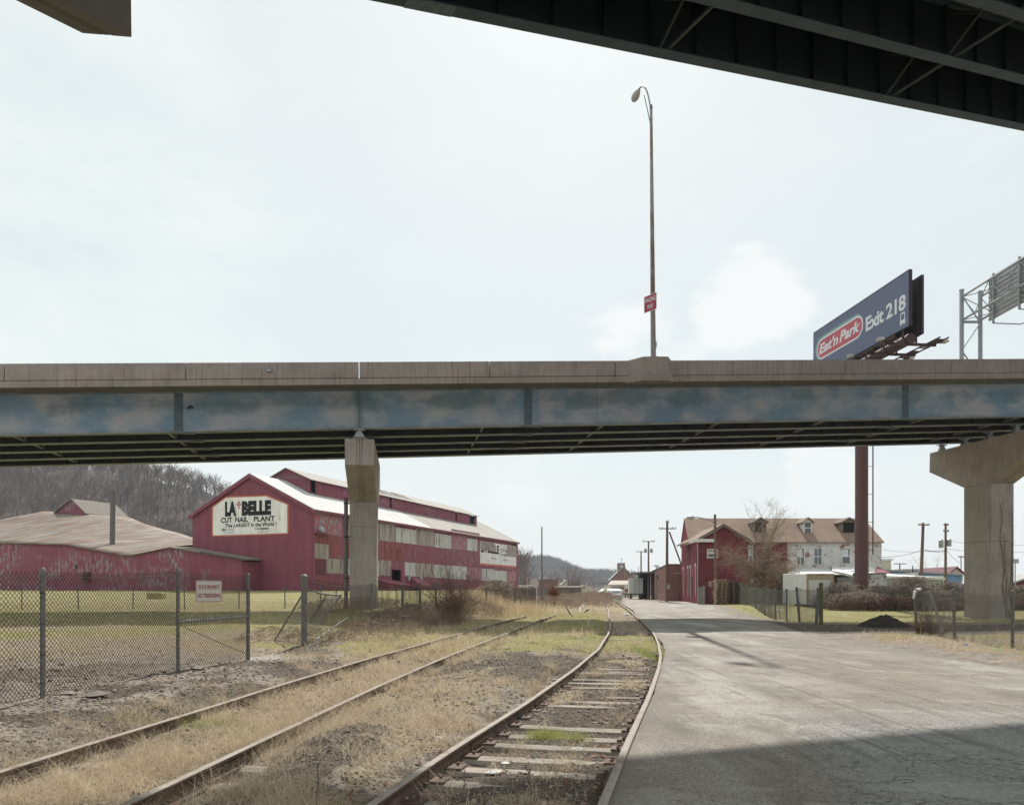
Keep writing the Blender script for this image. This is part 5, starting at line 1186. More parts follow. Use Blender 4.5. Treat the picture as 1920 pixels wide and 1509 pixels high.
mb.prism([MP(s0, -.06, z0), MP(s0 + .2, -1.6, z0 - 1.1), MP(s0 + .2, -1.6, z0 - 1.35), MP(s0, -.06, z0 - 1.3)], ms * 3.0); mb.build('hood_roof', MT['red'], cv)
mb = MB(); mb.bar(MP(s0 + 3, -1.5, z0 - 1.3), MP(s0 + 3, -.1, z0 - 2.4), .1, .1); mb.build('strut', MT['red'], cv)

# ---------------------------------------------------------------- low rusty roofed shed
SA = MA - ms * 3.0
def SP(l, k, z): return SA + ml * l + ms * k + Vector((0, 0, z))
def shed_px(px, py=None, k=0.0):
    A = SA + ms * k; q = onwall((A.x, A.y), (A.x + ml.x, A.y + ml.y), px, py); return (Vector((q.x, q.y, 0)) - A).dot(ml), q.z
shed = thing('shed_building', 'long low crimson shed with a sagging rust brown roof, left of the mill', 'shed', SP(30, 3, 1.2))
prof = [(453, 1050), (320, 1027), (240, 1043), (130, 1022.5), (60, 1020), (0, 1018.5), (-160, 1013)]
tops = [shed_px(x, y) for x, y in prof]
mb = MB(); tl = tops
for (l0, z0), (l1, z1) in zip(tl[:-1], tl[1:]): mb.hexa([SP(l0, 0, .3), SP(l1, 0, .3), SP(l1, .2, .3), SP(l0, .2, .3), SP(l0, 0, z0), SP(l1, 0, z1), SP(l1, .2, z1), SP(l0, .2, z0)])
mb.build('front_wall', MT['red_shed'], shed)
mb = MB(); l0 = tops[0][0]; mb.obox(SP(l0 - .0, 0.2, .3), ms * 2.78, ml * .2, Vector((0, 0, tops[0][1] - .1 - .3))); mb.build('end_wall', MT['red'], shed)
rid = [(375, 1011), (360, 1008), (340, 1001), (300, 991), (268, 981), (245, 971), (200, 967), (130, 962), (60, 957), (0, 951), (-160, 940)]
KR = 19.0; rl_ = sorted([shed_px(x, y, KR) for x, y in rid]); tl_ = sorted(tops)
ls = np.linspace(shed_px(322)[0], tl_[-1][0], 60); ks = np.linspace(0, 1, 14)
V = []
for kk in ks:
    for l in ls:
        zf = np.interp(l, [a for a, _ in tl_], [b for _, b in tl_]); zr_ = np.interp(l, [a for a, _ in rl_], [b for _, b in rl_])
        z = zf + (zr_ - zf) * (kk ** .92) + (float(fbm(l * 1.0, kk * 9, .35, 3, 7)) - .5) * .35 * math.sin(kk * math.pi) + .06
        V.append(SP(l, -.3 + kk * (KR + .3), z))
n = len(ls); fs = [(i * n + j, i * n + j + 1, (i + 1) * n + j + 1, (i + 1) * n + j) for i in range(len(ks) - 1) for j in range(n - 1)]
mb = MB(); mb.add(V, fs); last = V[-n:]; mb.add(list(last) + [v + ms * 16 - Vector((0, 0, 6)) for v in last], [(j, j + 1, n + j + 1, n + j) for j in range(n - 1)]); rf = mb.build('main_roof', MT['rusty'], shed, smooth=True)
md = rf.modifiers.new('thickness', 'SOLIDIFY'); md.thickness = .07
# dark edged roof running to the mill
l320, l453 = shed_px(320)[0], shed_px(453)[0]; z320, z453 = tops[1][1], tops[0][1]
mb = MB(); mb.hexa([SP(l320, -.25, z320 + .0), SP(l453 - .3, -.25, z453 - .02), SP(l453 - .3, 2.9, z453 + .1), SP(l320, 6.5, z320 + .3), SP(l320, -.25, z320 + .14), SP(l453 - .3, -.25, z453 + .14), SP(l453 - .3, 2.9, z453 + .26), SP(l320, 6.5, z320 + .45)]); mb.build('side_roof', MT['wood_grey'], shed)
mb = MB(); rs = random.Random(1)
for i in range(14):
    l = l320 + (l453 - l320) * (.45 + .04 * i); z = z320 + (z453 - z320) * (.45 + .04 * i); mb.bar(SP(l, -.3, z + .12), SP(l - .7, -.3 + rs.uniform(-.1, .1), z + .1 + rs.uniform(-.05, .1)), .2, .06)
mb.build('ragged_edge', MT['bark'], shed)
mb = MB(); mb.bar(SP(shed_px(375)[0], -.02, 4.2), SP(shed_px(375)[0], -.02, 1), .05, 2.2); mb.build('sliding_door', MT['red_gable'], shed)
l, z = shed_px(164, 1082); mb = MB(); mb.obox(SP(l - .45, -.25, z - .7), ml * 1.0, ms * .25, Vector((0, 0, 1.35))); w = mb.build('meter_box', MT['pan_dark'], shed)
mb = MB(); mb.lathe(SP(l, -.26, z), [(.36, 0), (.36, .05), (.1, .06)], 12, -ms); mb.build('fan_cover', MT['rubber'], w)
l, z = shed_px(145, 1062); mb = MB(); mb.obox(SP(l, -.03, z - .2), ml * .3, ms * .03, Vector((0, 0, .4))); mb.build('hole', MT['black'], shed)
# shed roof monitor: gable turned to the right-hand front
def MQ(px, py, k): l, z = shed_px(px, py, k); return SP(l, k, z)
km = 18.5
a, b, c = MQ(107, 960, km), MQ(136, 936, km), MQ(161, 961, km)
ext2 = ms * 7.8
mb = MB(); mb.prism([a - Vector((0, 0, 2)), a, b, c + Vector((0, 0, .1)), c - Vector((0, 0, 2))], ext2 * .98); mon = mb.build('roof_monitor', MT['red_shed'], shed)
mb = MB(); e1 = b + Vector((0, 0, .12)); e2 = c + (c - b) * .12 + Vector((0, 0, .15)); o = -ext2.normalized() * .3
mb.prism([e1 + o, e2 + o, e2 + o - Vector((0, 0, .12)), e1 + o - Vector((0, 0, .12))], ext2 * 1.05); e3 = a + (a - b) * .12 + Vector((0, 0, .15)); mb.prism([e1 + o, e3 + o, e3 + o - Vector((0, 0, .12)), e1 + o - Vector((0, 0, .12))], ext2 * 1.05); mb.build('monitor_roof', MT['wood_grey'], mon)
ch_ = P(210, 1033, 98); cz = P(215, 921, 98).z; mb = MB(); mb.tube([(ch_.x, ch_.y, 4.5), (ch_.x + .12, ch_.y, cz - .06), (ch_.x + .12, ch_.y, cz)], [.33, .31, .35], 14); mb.build('chimney', MT['galv_dull'], shed, smooth=True)
an = thing('tv_antenna', 'spindly rooftop television antenna on the shed monitor', 'antenna', P(133, 938, 112)); q = P(133, 938, 112); mb = MB(); k = 112 / F
def AQ(x, y): return P(x, y, 112)
mb.tube([AQ(131, 950), AQ(131, 910)], .04, 4); mb.tube([AQ(125, 911), AQ(137, 911)], .03, 4); mb.tube([AQ(136, 938), AQ(150, 922)], .04, 4)
for t_ in (0, .3, .6, 1): c = AQ(138, 936).lerp(AQ(150, 922), t_); mb.tube([c + Vector((-.3, 0, -.25)), c + Vector((.3, 0, .25))], .02, 4)
mb.build('aerial', MT['galv_dull'], an)

# ---------------------------------------------------------------- brick buildings on the right
def box_at(mb, x0, x1, y0, y1, z0, z1): mb.box((x0, y0, z0), (x1, y1, z1))
br = thing('brick_building', 'maroon painted brick building with a tan shingle roof and a white painted right half', 'brick building', (30, 90, 0))
Y1, Y2 = 93.0, 103.0; XL_, XM, XR_ = 21.45, 33.35, 44.75; EV, RG_ = 7.45, 10.6
zs_ = 125 / 1000
def sx(y, x=20.5): return x + (y - 85) * .125
mb = MB(); mb.hexa([(XL_ + .0, Y1, -.2), (XM, Y1, -.2), (XM, Y2, -.2), (sx(Y2), Y2, -.2), (XL_, Y1, EV), (XM, Y1, EV), (XM, Y2, EV), (sx(Y2), Y2, EV)]); mb.build('wall', MT['brick_maroon'], br)
mb = MB(); mb.box((XM + .003, Y1 - .01, -.2), (XR_, Y2, EV)); mb.build('wall', MT['brick_white'], br, label='white painted peeling brick wall')
mb = MB(); mb.prism([(XL_ + .02, Y1 + .01, EV), (sx(Y2), Y2, EV), (22.1, (Y1 + Y2) / 2, RG_)], (.35, .0, 0)); mb.build('gable_wall', MT['brick_maroon_s'], br)
mb = MB(); mb.prism([(XR_ - .3, Y1, EV), (XR_ - .3, Y2, EV), (XR_ - .3, (Y1 + Y2) / 2, RG_ - .1)], (.28, 0, 0)); mb.build('gable_wall', MT['brick_white'], br)
mb = MB(); ym = (Y1 + Y2) / 2
mb.add([(XL_ - .15, Y1 - .4, EV - .2), (XR_ + .15, Y1 - .4, EV - .2), (XR_ + .15, ym, RG_), (XL_ + .5, ym, RG_), (XL_ - .15, Y1 - .4, EV - .08), (XR_ + .15, Y1 - .4, EV - .08), (XR_ + .15, ym, RG_ + .12), (XL_ + .5, ym, RG_ + .12)], [(3, 2, 1, 0), (4, 5, 6, 7), (0, 1, 5, 4), (1, 2, 6, 5), (2, 3, 7, 6), (3, 0, 4, 7)])
mb.add([(sx(Y2) - .1, Y2 + .4, EV - .2), (XR_ + .15, Y2 + .4, EV - .2), (XR_ + .15, ym, RG_), (XL_ + .5, ym, RG_), (sx(Y2) - .1, Y2 + .4, EV - .08), (XR_ + .15, Y2 + .4, EV - .08), (XR_ + .15, ym, RG_ + .12), (XL_ + .5, ym, RG_ + .12)], [(0, 1, 2, 3), (7, 6, 5, 4), (4, 5, 1, 0), (5, 6, 2, 1), (6, 7, 3, 2), (7, 4, 0, 3)])
rf = mb.build('roof', MT['shingle'], br)
# front wing
a = P(1308, 1015, 85); WX0, WX1 = 20.55, 26.15; WE, WA = 7.1, 8.72
mb = MB(); mb.hexa([(WX0, 85, -.2), (WX1, 85, -.2), (WX1, Y1 - .002, -.2), (sx(Y1), Y1 - .002, -.2), (WX0, 85, WE), (WX1, 85, WE), (WX1, Y1 - .002, WE), (sx(Y1), Y1 - .002, WE)]); mb.prism([(WX0, 85, WE), (WX1, 85, WE), ((WX0 + WX1) / 2, 85, WA)], (.2, 6, 0)); wing = mb.build('front_wing', MT['brick_maroon'], br)
mb = MB(); mb.hexa([(sx(85, 20.55) - .035, 85.0, -.1), (sx(85, 20.55) - .004, 85.0, -.1), (sx(Y2) - .004, Y2, -.1), (sx(Y2) - .035, Y2, -.1), (sx(85, 20.55) - .035, 85.0, WE), (sx(85, 20.55) - .004, 85.0, WE), (sx(Y2) - .004, Y2, EV), (sx(Y2) - .035, Y2, EV)]); sw_ = mb.build('street_wall', MT['brick_maroon_s'], br)
xm = (WX0 + WX1) / 2
for s, x0 in ((-1, WX0 - .3), (1, WX1 + .25)):
    mb = MB(); z0 = WE - .12; mb.prism([(x0, 84.75, z0), (xm, 84.75, WA + .05), (xm, 84.75, WA + .2), (x0, 84.75, z0 + .15)], (.25, 11, 0)); mb.build('roof', MT['shingle'], wing)
mb = MB(); mb.bar((WX0 - .35, 84.78, WE - .22), (xm, 84.78, WA - .05), .12, .2); mb.build('barge_board', MT['wood_grey'], wing)
mb = MB(); mb.bar((xm, 84.78, WA - .05), (WX1 + .3, 84.78, WE - .22), .12, .16); mb.build('barge_board', MT['bark'], wing)
mb = MB(); mb.bar((WX0 - .42, 84.6, WE - .12), (sx(Y1, 20.0) + .05, 93.5, WE + .1), .35, .3); mb.box((WX0 - .25, 84.55, WE - .25), (WX0 + 1.9, 84.98, WE + .1)); mb.build('gutter', MT['white_trim'], br)
mb = MB(); mb.tube([(WX0 - .02, 84.9, WE - .2), (WX0 - .02, 84.9, 0)], .06, 8); mb.build('downpipe', MT['galv'], br)
# recessed-looking windows
def window(parent, x0, x1, y, z0, z1, frame=.10, kind='glass', cols=2, rows=2, cur=False, nm=MT['white_trim'], depth=.1):
    mb = MB(); mb.box((x0 - .02, y - .02, z0 - .02), (x1 + .02, y - .003, z1 + .02)); w = mb.build('window', MT[kind], parent)
    mb = MB()
    for (a, b, c, d) in ((x0 - frame, x0, z0, z1), (x1, x1 + frame, z0, z1), (x0 - frame, x1 + frame, z1, z1 + frame), (x0 - frame * 1.3, x1 + frame * 1.3, z0 - frame, z0)): mb.box((a, y - .09, c), (b, y - .021, d))
    for i in range(1, cols): xx = x0 + (x1 - x0) * i / cols; mb.box((xx - .03, y - .06, z0), (xx + .03, y - .022, z1))
    for i in range(1, rows): zz = z0 + (z1 - z0) * i / rows; mb.box((x0, y - .07, zz - .04), (x1, y - .0225, zz + .04))
    mb.build('frame', nm, w)
    if cur: mb = MB(); mb.box((x0 + .05, y - .027, z0 + (z1 - z0) * .45), (x0 + (x1 - x0) * .8, y - .0245, z1 - .1)); mb.build('blind', MT['curtain'], w)
    return w
q0, q1 = P(1327.5, 1044, 85), P(1343, 1031, 85); window(wing, q0.x, q1.x, 84.995, q0.z, q1.z, .12, cols=1, rows=2, cur=True)
for (a, b, y0_, y1_, cur) in ((1494, 1507, 1058, 1028, True), (1526.5, 1540, 1058, 1028, False), (1579, 1593, 1056, 1029, True)):
    q0, q1 = P(a, y0_, Y1), P(b, y1_, Y1); window(br, q0.x, q1.x, Y1 - .012, q0.z, q1.z, .07, cols=2 if a < 1570 else 1, rows=2, cur=cur)
q0, q1 = P(1404, 1057, Y1), P(1410, 1024, Y1); window(br, q0.x, q1.x, Y1 - .002, q0.z, q1.z, .1, cols=1, cur=True)
q0, q1 = P(1405, 1092, Y1), P(1411, 1082, Y1); mb = MB(); mb.box((q0.x, Y1 - .35, q0.z), (q1.x, Y1 - .003, q1.z)); mb.build('wall_fan', MT['galv'], br)
q0, q1 = P(1455, 1110, Y1), P(1474, 1078, Y1); mb = MB(); mb.box((q0.x, Y1 - .05, .0), (q1.x, Y1 - .003, q1.z)); mb.build('dark_doorway', MT['black'], br)
# tall street side windows: dark slots with pale frames below
for i, px in enumerate((1283, 1287.5, 1291.5, 1296, 1301.5, 1306)):
    A = (sx(85, 20.51) , 85.0); B = (sx(Y2, 20.51), Y2); q = onwall(A, B, px); z1 = EYE + (HY - (1022 + (px - 1283) * .22)) / F * q.y; z0 = EYE + (HY - 1060 - 0) / F * q.y
    d = Vector((.125, 1, 0)).normalized(); mb = MB(); mb.obox(q + Vector((-.05, 0, z0)), d * .85, Vector((.03, 0, 0)), Vector((0, 0, z1 - z0))); w = mb.build('window', MT['pan_dark'], sw_)
    if i in (0, 2, 3, 5):
        zt_ = 4.2; mb = MB(); mb.obox(q + Vector((-.05, .1, .9)), d * .75, Vector((.03, 0, 0)), Vector((0, 0, zt_ - .9 - (.3 if i else .2)))); w2 = mb.build('window', MT['glass'], sw_)
        mb = MB(); mb.obox(q + Vector((-.10, .02, .85)), d * .14, Vector((.05, 0, 0)), Vector((0, 0, zt_ - .8))); mb.obox(q + Vector((-.10, .02, zt_ + .05)), d * .95, Vector((.05, 0, 0)), Vector((0, 0, .3))); mb.build('frame', MT['white_trim'], w2)
q = onwall((sx(85, 20.51), 85), (sx(Y2, 20.51), Y2), 1299.5); mb = MB(); mb.obox(q + Vector((-.06, 0, .1)), d * 1.1, Vector((.04, 0, 0)), Vector((0, 0, 2.9))); mb.build('door', MT['pan_dark'], sw_)
# dormers
def dormer(x0, x1, zb, zt, win, label):
    yb = Y1 + (zb - EV) / (RG_ - EV) * (ym - Y1); d = thing('dormer', None, None); bpy.data.objects.remove(d)
    mb = MB(); xm_ = (x0 + x1) / 2; pk = zt + .45; m = MT['white_trim'] if win else MT['wood_grey']
    mb.prism([(x0, yb, zb - .1), (x1, yb, zb - .1), (x1, yb, zt), (xm_, yb, pk), (x0, yb, zt)], (0, 3.0, 0)); o = mb.build('dormer', m, br, label=label)
    for s, xx in ((-1, x0 - .22), (1, x1 + .22)):
        mb = MB(); mb.prism([(xm_, yb - .3, pk + .02), (xx, yb - .3, zt - .12), (xx, yb - .3, zt - .0), (xm_, yb - .3, pk + .16)], (0, 3.4, 0)); mb.build('roof', MT['shingle'] if win else MT['bark'], o)
    mb = MB(); mb.box((x0 + .12, yb - .02, zb + .1), (x1 - .12, yb - .003, zt - .05)); w = mb.build('window', MT['glass'] if win else MT['black'], o)
    if win:
        mb = MB(); mb.box((x0 + .12, yb - .05, (zb + zt) / 2 - .04), (x1 - .12, yb - .022, (zb + zt) / 2 + .04)); mb.build('frame', MT['white_trim'], w)
dz0, dz1 = P(0, 1000, 95).z, P(0, 983, 95).z
for a, b, w, lab in ((1414, 1437, 0, 'dark weathered dormer'), (1507, 1522, 1, 'white framed dormer window'), (1579, 1603, 0, 'broken open dormer')):
    q0, q1 = P(a, 1000, 94.7), P(b, 1000, 94.7); dormer(q0.x, q1.x, dz0 - .05, dz1 + .25, w, lab)
# crumpled tin lean-to roofs in front of the white half
tn = thing('lean_to', 'crumpled white tin lean-to roofs along the foot of the white brick wall', 'lean-to', (40, 89, 0))
mb = MB(); rs = random.Random(12)
for a, b, y0_, y1_, ya, yb in ((1478, 1560, 1066, 1074, 93, 88.5), (1560, 1640, 1062, 1070, 93, 88), (1500, 1650, 1072, 1077, 88.5, 84)):
    n = 14; vs = []
    for i in range(n + 1):
        px = a + (b - a) * i / n; t0, t1 = P(px, y0_ + rs.uniform(-1.2, 1.2), ya - .05), P(px, y1_ + rs.uniform(-1, 1), yb); vs += [t0, t1]
    mb.add(vs, [(2 * i, 2 * i + 1, 2 * i + 3, 2 * i + 2) for i in range(n)])
o = mb.build('tin_roof', MT['tin_white'], tn); md = o.modifiers.new('thickness', 'SOLIDIFY'); md.thickness = .06
mb = MB(); q0, q1 = P(1482, 1080, 88.6), P(1650, 1080, 88.6); mb.box((q0.x, 88.6, 0), (q1.x, 92.9, 3.4)); mb.build('front_wall', MT['wood_grey'], tn)
mb = MB(); q0, q1 = P(1640, 1062, 90), P(1672, 1078, 86); mb.add([P(1645, 1061, 92), P(1672, 1074, 92), P(1672, 1077, 86), P(1640, 1074, 86)], [(0, 1, 2, 3)]); o = mb.build('roof_flap', MT['red'], tn); md = o.modifiers.new('thickness', 'SOLIDIFY'); md.thickness = .05
lo = thing('low_building', 'long low flat roofed white building behind the vines, with a pale roof edge', 'building', (48, 84, 0))
q0, q1 = P(1600, 1080, 80), P(1765, 1080, 80); mb = MB(); mb.box((q0.x, 80, 0), (q1.x, 84, P(0, 1081, 80).z)); mb.build('wall', MT['galv'], lo)
mb = MB(); mb.prism([(q0.x - .3, 79.6, P(0, 1082, 80).z), (q1.x + .2, 79.6, P(0, 1087, 80).z), (q1.x - 3, 84.5, P(0, 1080, 84).z), (q0.x - .3, 84.5, P(0, 1073, 84).z)], (0, 0, .25)); mb.build('roof', MT['tin_white'], lo)
gw = thing('graffiti_wall', 'white panelled wall with dark scrawls showing behind the vine thicket', 'wall', P(1632, 1110, 71)); q0, q1 = P(1604, 1110, 71), P(1662, 1076, 71)
mb = MB(); mb.box((q0.x, 71, 0), (q1.x, 71.2, q1.z)); mb.build('panel', MT['graffiti'], gw)
mb = MB(); mb.box((q0.x - .15, 70.9, 0), (q0.x, 71.25, q1.z + .1)); mb.box((q0.x - .15, 70.92, q1.z + .003), (q1.x, 71.25, q1.z + .12)); mb.build('frame', MT['wood_grey'], gw)
# warehouse
wh = thing('brick_warehouse', 'plain dull red brick warehouse between the leaning utility pole and the maroon building', 'warehouse', (23, 104, 0))
mb = MB(); y0_, y1_ = 103.7, 146; xa, xb = sx(y0_, 18.75), sx(y1_, 18.75); hz = 4.95
mb.hexa([(xa, y0_, -.2), (24.5, y0_, -.2), (34, y1_, -.2), (xb, y1_, -.2), (xa, y0_, hz), (24.5, y0_, hz), (34, y1_, hz), (xb, y1_, hz)]); w = mb.build('wall', MT['brick_red_s'], wh)
mb = MB(); mb.box((xa, y0_ - .03, -.2), (24.3, y0_ - .003, hz - .02)); mb.build('front_wall', MT['brick_red'], wh)
mb = MB(); mb.hexa([(xa - .15, y0_ - .1, hz + .003), (24.6, y0_ - .1, hz + .003), (34, y1_, hz + .003), (xb - .15, y1_, hz + .003), (xa - .15, y0_ - .1, hz + .16), (24.6, y0_ - .1, hz + .16), (34, y1_, hz + .16), (xb - .15, y1_, hz + .16)]); mb.build('coping', MT['bark'], wh)
mb = MB(); q0, q1 = P(1262, 1075, y0_), P(1277, 1073, y0_); mb.box((q0.x, y0_ - .06, q0.z), (q1.x, y0_ - .031, q1.z)); mb.build('lintel', MT['tan_trim'], wh)
for px, zz0, zz1, ww in ((1231.5, 0.1, 4.4, .7), (1234.5, 3.3, 4.0, .8)):
    q = onwall((xa, y0_), (xb, y1_), px); d = Vector((.125, 1, 0)).normalized(); mb = MB(); mb.obox(q + Vector((-.12, 0, zz0)), d * ww, Vector((.1, 0, 0)), Vector((0, 0, zz1 - zz0))); mb.build('wall_vent' if zz0 > 1 else 'downpipe', MT['black'] if zz0 > 1 else MT['galv'], wh)
for px in (1223, 1227): 
    q = P(px, 1068, 138); mb = MB(); mb.tube([(q.x + .8, q.y, hz), (q.x + .8, q.y, hz + .8), (q.x + .6, q.y, hz + 1.1), (q.x + .3, q.y, hz + .95)], .12, 8); mb.build('roof_vent', MT['galv'], wh)
# loading bay canopy beside the warehouse
mb = MB(); mb.box((22.2, 133, 4.55), (xb - .2, 147, 4.75)); mb.build('bay_canopy', MT['bark'], wh); mb = MB(); mb.box((24.2, 136, 0), (24.5, 147, 4.5)); mb.build('bay_wall', MT['black'], wh)

# ---------------------------------------------------------------- trailer, box truck body, car
tl_ = thing('semi_trailer', 'white semi trailer parked with its rear doors toward the road beside the warehouse', 'trailer', (22.8, 139, 0))
tq = P(1180, 1084, 139); tx0, tx1 = tq.x, tq.x + 2.5; z0, z1 = .98, 3.75; yL = 139; dxr = .13
def tr_(x, y, z): return (x + (y - yL) * dxr, y, z)
mb = MB(); mb.hexa([tr_(tx0, 139, z0), tr_(tx1, 139, z0), tr_(tx1, 151, z0), tr_(tx0, 151, z0), tr_(tx0, 139, z1), tr_(tx1, 139, z1), tr_(tx1, 151, z1), tr_(tx0, 151, z1)]); bd_ = mb.build('box', MT['trailer'], tl_, bevel=.04)
mb = MB()
for x in (tx0 + .02, (tx0 + tx1) / 2 - .02, tx1 - .06): mb.box((x, 138.94, z0 + .05), (x + .05, 138.995, z1 - .05))
mb.box((tx0, 138.95, z0 - .1), (tx1, 139.2, z0 - .003)); mb.build('door_frame', MT['galv'], bd_)
mb = MB()
for x in (tx0 + .8, tx0 + 1.7): mb.box((x, 138.9, z0 + .1), (x + .05, 138.94, z1 - .1))
mb.build('lock_rod', MT['galv_dull'], bd_)
for yy_ in (140.2, 141.5):
    for x in (tx0 + .3, tx1 - .35): mb = MB(); mb.lathe(tr_(x - .15, yy_, .5), [(.2, 0), (.5, .02), (.5, .28), (.2, .3)], 16, (1, 0, 0)); mb.build('wheel', MT['rubber'], tl_, smooth=True)
mb = MB(); mb.box((tx0 + .5, 139.6, .75), (tx1 - .5, 150.5, .97)); mb.build('chassis', MT['bb_dark'], tl_)
mb = MB(); mb.box((tx0 + .2, 139.0, .42), (tx1 - .2, 139.1, .55)); mb.bar((tx0 + .7, 139.05, .5), (tx0 + .7, 139.1, .95), .08, .08); mb.bar((tx1 - .7, 139.05, .5), (tx1 - .7, 139.1, .95), .08, .08); mb.build('bumper', MT['galv_dull'], tl_)
for x in (tx0 + .1, tx1 - .3): mb = MB(); mb.box((x, 138.93, z0 + .02), (x + .2, 138.97, z0 + .12)); mb.build('tail_light', MT['sign_red'], tl_)
bt = thing('truck_body', 'white box truck body with a roll-up door standing on the lawn by the pallets', 'truck body', (26.8, 66, .2))
q0, q1 = P(1512, 1135, 64.5), P(1563, 1076, 64.5); zt_ = P(0, 1075, 64.5).z; zb_ = .12
l_ = P(1480, 1133, 68.5)
mb = MB(); mb.hexa([(q0.x, 64.5, zb_ + .2), (q1.x, 64.5, zb_ + .2), (q1.x - .6, 70.5, zb_ + .2), (l_.x - .35, 69.2, zb_ + .2), (q0.x, 64.5, zt_), (q1.x, 64.5, zt_), (q1.x - .6, 70.5, zt_ + .12), (l_.x - .35, 69.2, zt_ + .08)]); b_ = mb.build('box', MT['trailer'], bt, bevel=.05)
mb = MB(); w_ = q1.x - q0.x
for a, b, c, d in ((0, .07, .2, 1), (.93, 1, .2, 1), (.07, .93, .86, 1)): mb.box((q0.x + w_ * a, 64.42, zb_ + (zt_ - zb_) * c - .1), (q0.x + w_ * b, 64.497, zb_ + (zt_ - zb_) * d))
mb.build('door_frame', MT['tan_trim'], b_)
mb = MB()
for i in range(5): h = (zt_ - zb_) * .66 / 5; mb.box((q0.x + w_ * .075, 64.47, zb_ + .22 + i * h + .02), (q0.x + w_ * .925, 64.496, zb_ + .22 + (i + 1) * h))
mb.box((q0.x + w_ * .075, 64.478, zb_ + .22), (q0.x + w_ * .925, 64.495, zb_ + (zt_ - zb_) * .86)); mb.build('roll_up_door', MT['white_trim'], b_)
mb = MB(); mb.box((q0.x + .3, 64.4, zb_ - .1), (q1.x - .3, 68, zb_ + .2)); mb.build('underframe', MT['bb_dark'], bt)
mb = MB()
for x in (.4, .5, .6): mb.box((q0.x + w_ * x - .06, 64.38, zt_ - .1), (q0.x + w_ * x + .06, 64.419, zt_ - .05))
mb.build('marker_lights', MT['sign_red'], b_)
def car(name, label, x, y, z, rz, mat, group=None, cat='car'):
    t = thing(name, label, cat, (x, y, z), group); t.rotation_euler = (0, 0, rz)
    L, W2_ = 4.5, .9; sec = [(-2.2, .45, .72), (-2.15, .3, .95), (-1.2, .28, 1.0), (-.5, .28, 1.05), (1.5, .28, 1.08), (2.15, .3, 1.02), (2.25, .45, .8)]
    mb = MB(); vs = []
    for yy, lo_, hi_ in sec:
        w = W2_ * (1 - .08 * (abs(yy) > 2)); vs += [(-w * .92, yy, lo_), (w * .92, yy, lo_), (w, yy, (lo_ + hi_) / 2), (w * .93, yy, hi_), (-w * .93, yy, hi_), (-w, yy, (lo_ + hi_) / 2)]
    n = 6; mb.add(vs, [(i * n + j, i * n + (j + 1) % n, (i + 1) * n + (j + 1) % n, (i + 1) * n + j) for i in range(len(sec) - 1) for j in range(n)] + [(5, 4, 3, 2, 1, 0), tuple(range(36, 42))])
    b = mb.build('body', mat, t, local=True, smooth=True)
    mb = MB(); cb = [(-1.05, 1.0, .84), (-.45, 1.44, .68), (1.0, 1.46, .68), (1.75, 1.05, .82)]; vs = []
    for yy, zz, w in cb: vs += [(-w, yy, zz), (w, yy, zz)]
    vs2 = [(-.84, -1.05, 1.0), (.84, -1.05, 1.0), (.84, 1.75, 1.0), (-.84, 1.75, 1.0)]
    mb.add(vs + vs2, [(0, 1, 3, 2), (2, 3, 5, 4), (4, 5, 7, 6), (0, 2, 4, 6, 11, 8), (1, 9, 10, 7, 5, 3)]); cbn = mb.build('cabin', MT['glass'], t, local=True)
    mb = MB(); mb.hexa([(-.67, -.44, 1.44), (.67, -.44, 1.44), (.67, 1.0, 1.46), (-.67, 1.0, 1.46), (-.64, -.4, 1.48), (.64, -.4, 1.48), (.64, .96, 1.50), (-.64, .96, 1.50)])
    for s in (-1, 1): mb.bar((s * .84, -1.05, 1.02), (s * .68, -.45, 1.45), .06, .06); mb.bar((s * .82, 1.75, 1.05), (s * .68, 1.0, 1.46), .08, .06)
    mb.build('roof', mat, t, local=True)
    for s in (-1, 1):
        for yy in (-1.4, 1.4): mb = MB(); mb.lathe((s * .72, yy, .32), [(.16, 0), (.32, .02), (.32, .18), (.17, .2)], 14, (s, 0, 0)); mb.build('wheel', MT['rubber'], t, local=True)
        mb = MB(); mb.box((s * .72 - .16, -2.22, .66), (s * .72 + .16, -2.14, .80)); mb.build('headlight', MT['glass'], t, local=True)
    mb = MB(); mb.box((-.45, -2.225, .56), (.45, -2.15, .70)); mb.build('grille', MT['black'], t, local=True)
    return t
q = P(1155, 1124, 128); car('parked_car', 'small white car facing the camera at the far end of the road', q.x, q.y, 0, -.1, MT['car_white'])

# ---------------------------------------------------------------- far street: store, church, small buildings
st = thing('store_building', 'low tan store with dark windows and a white awning at the road end', 'store', (25, 185, 0)); Ys = 180.0
q0, q1 = P(1143, 1115, Ys), P(1179, 1097, Ys)
mb = MB(); mb.box((q0.x, Ys, -.1), (q1.x + 1, Ys + 10, q1.z)); mb.build('wall', MT['cream'], st)
mb = MB(); mb.prism([(q0.x - .5, Ys - .5, q1.z), (q1.x + 1.5, Ys - .5, q1.z), (q1.x + 1, Ys + 5, P(0, 1089, Ys).z), (q0.x + 1, Ys + 5, P(0, 1089, Ys).z)], (0, 0, .2)); mb.build('roof', MT['store'], st)
for i in range(6): a = P(1147 + i * 4.2, 1104, Ys - .1); b = P(1149.8 + i * 4.2, 1100, Ys - .1); mb = MB(); mb.box((a.x, Ys - .06, a.z), (b.x, Ys - .003, b.z)); mb.build('window', MT['glass'], st)
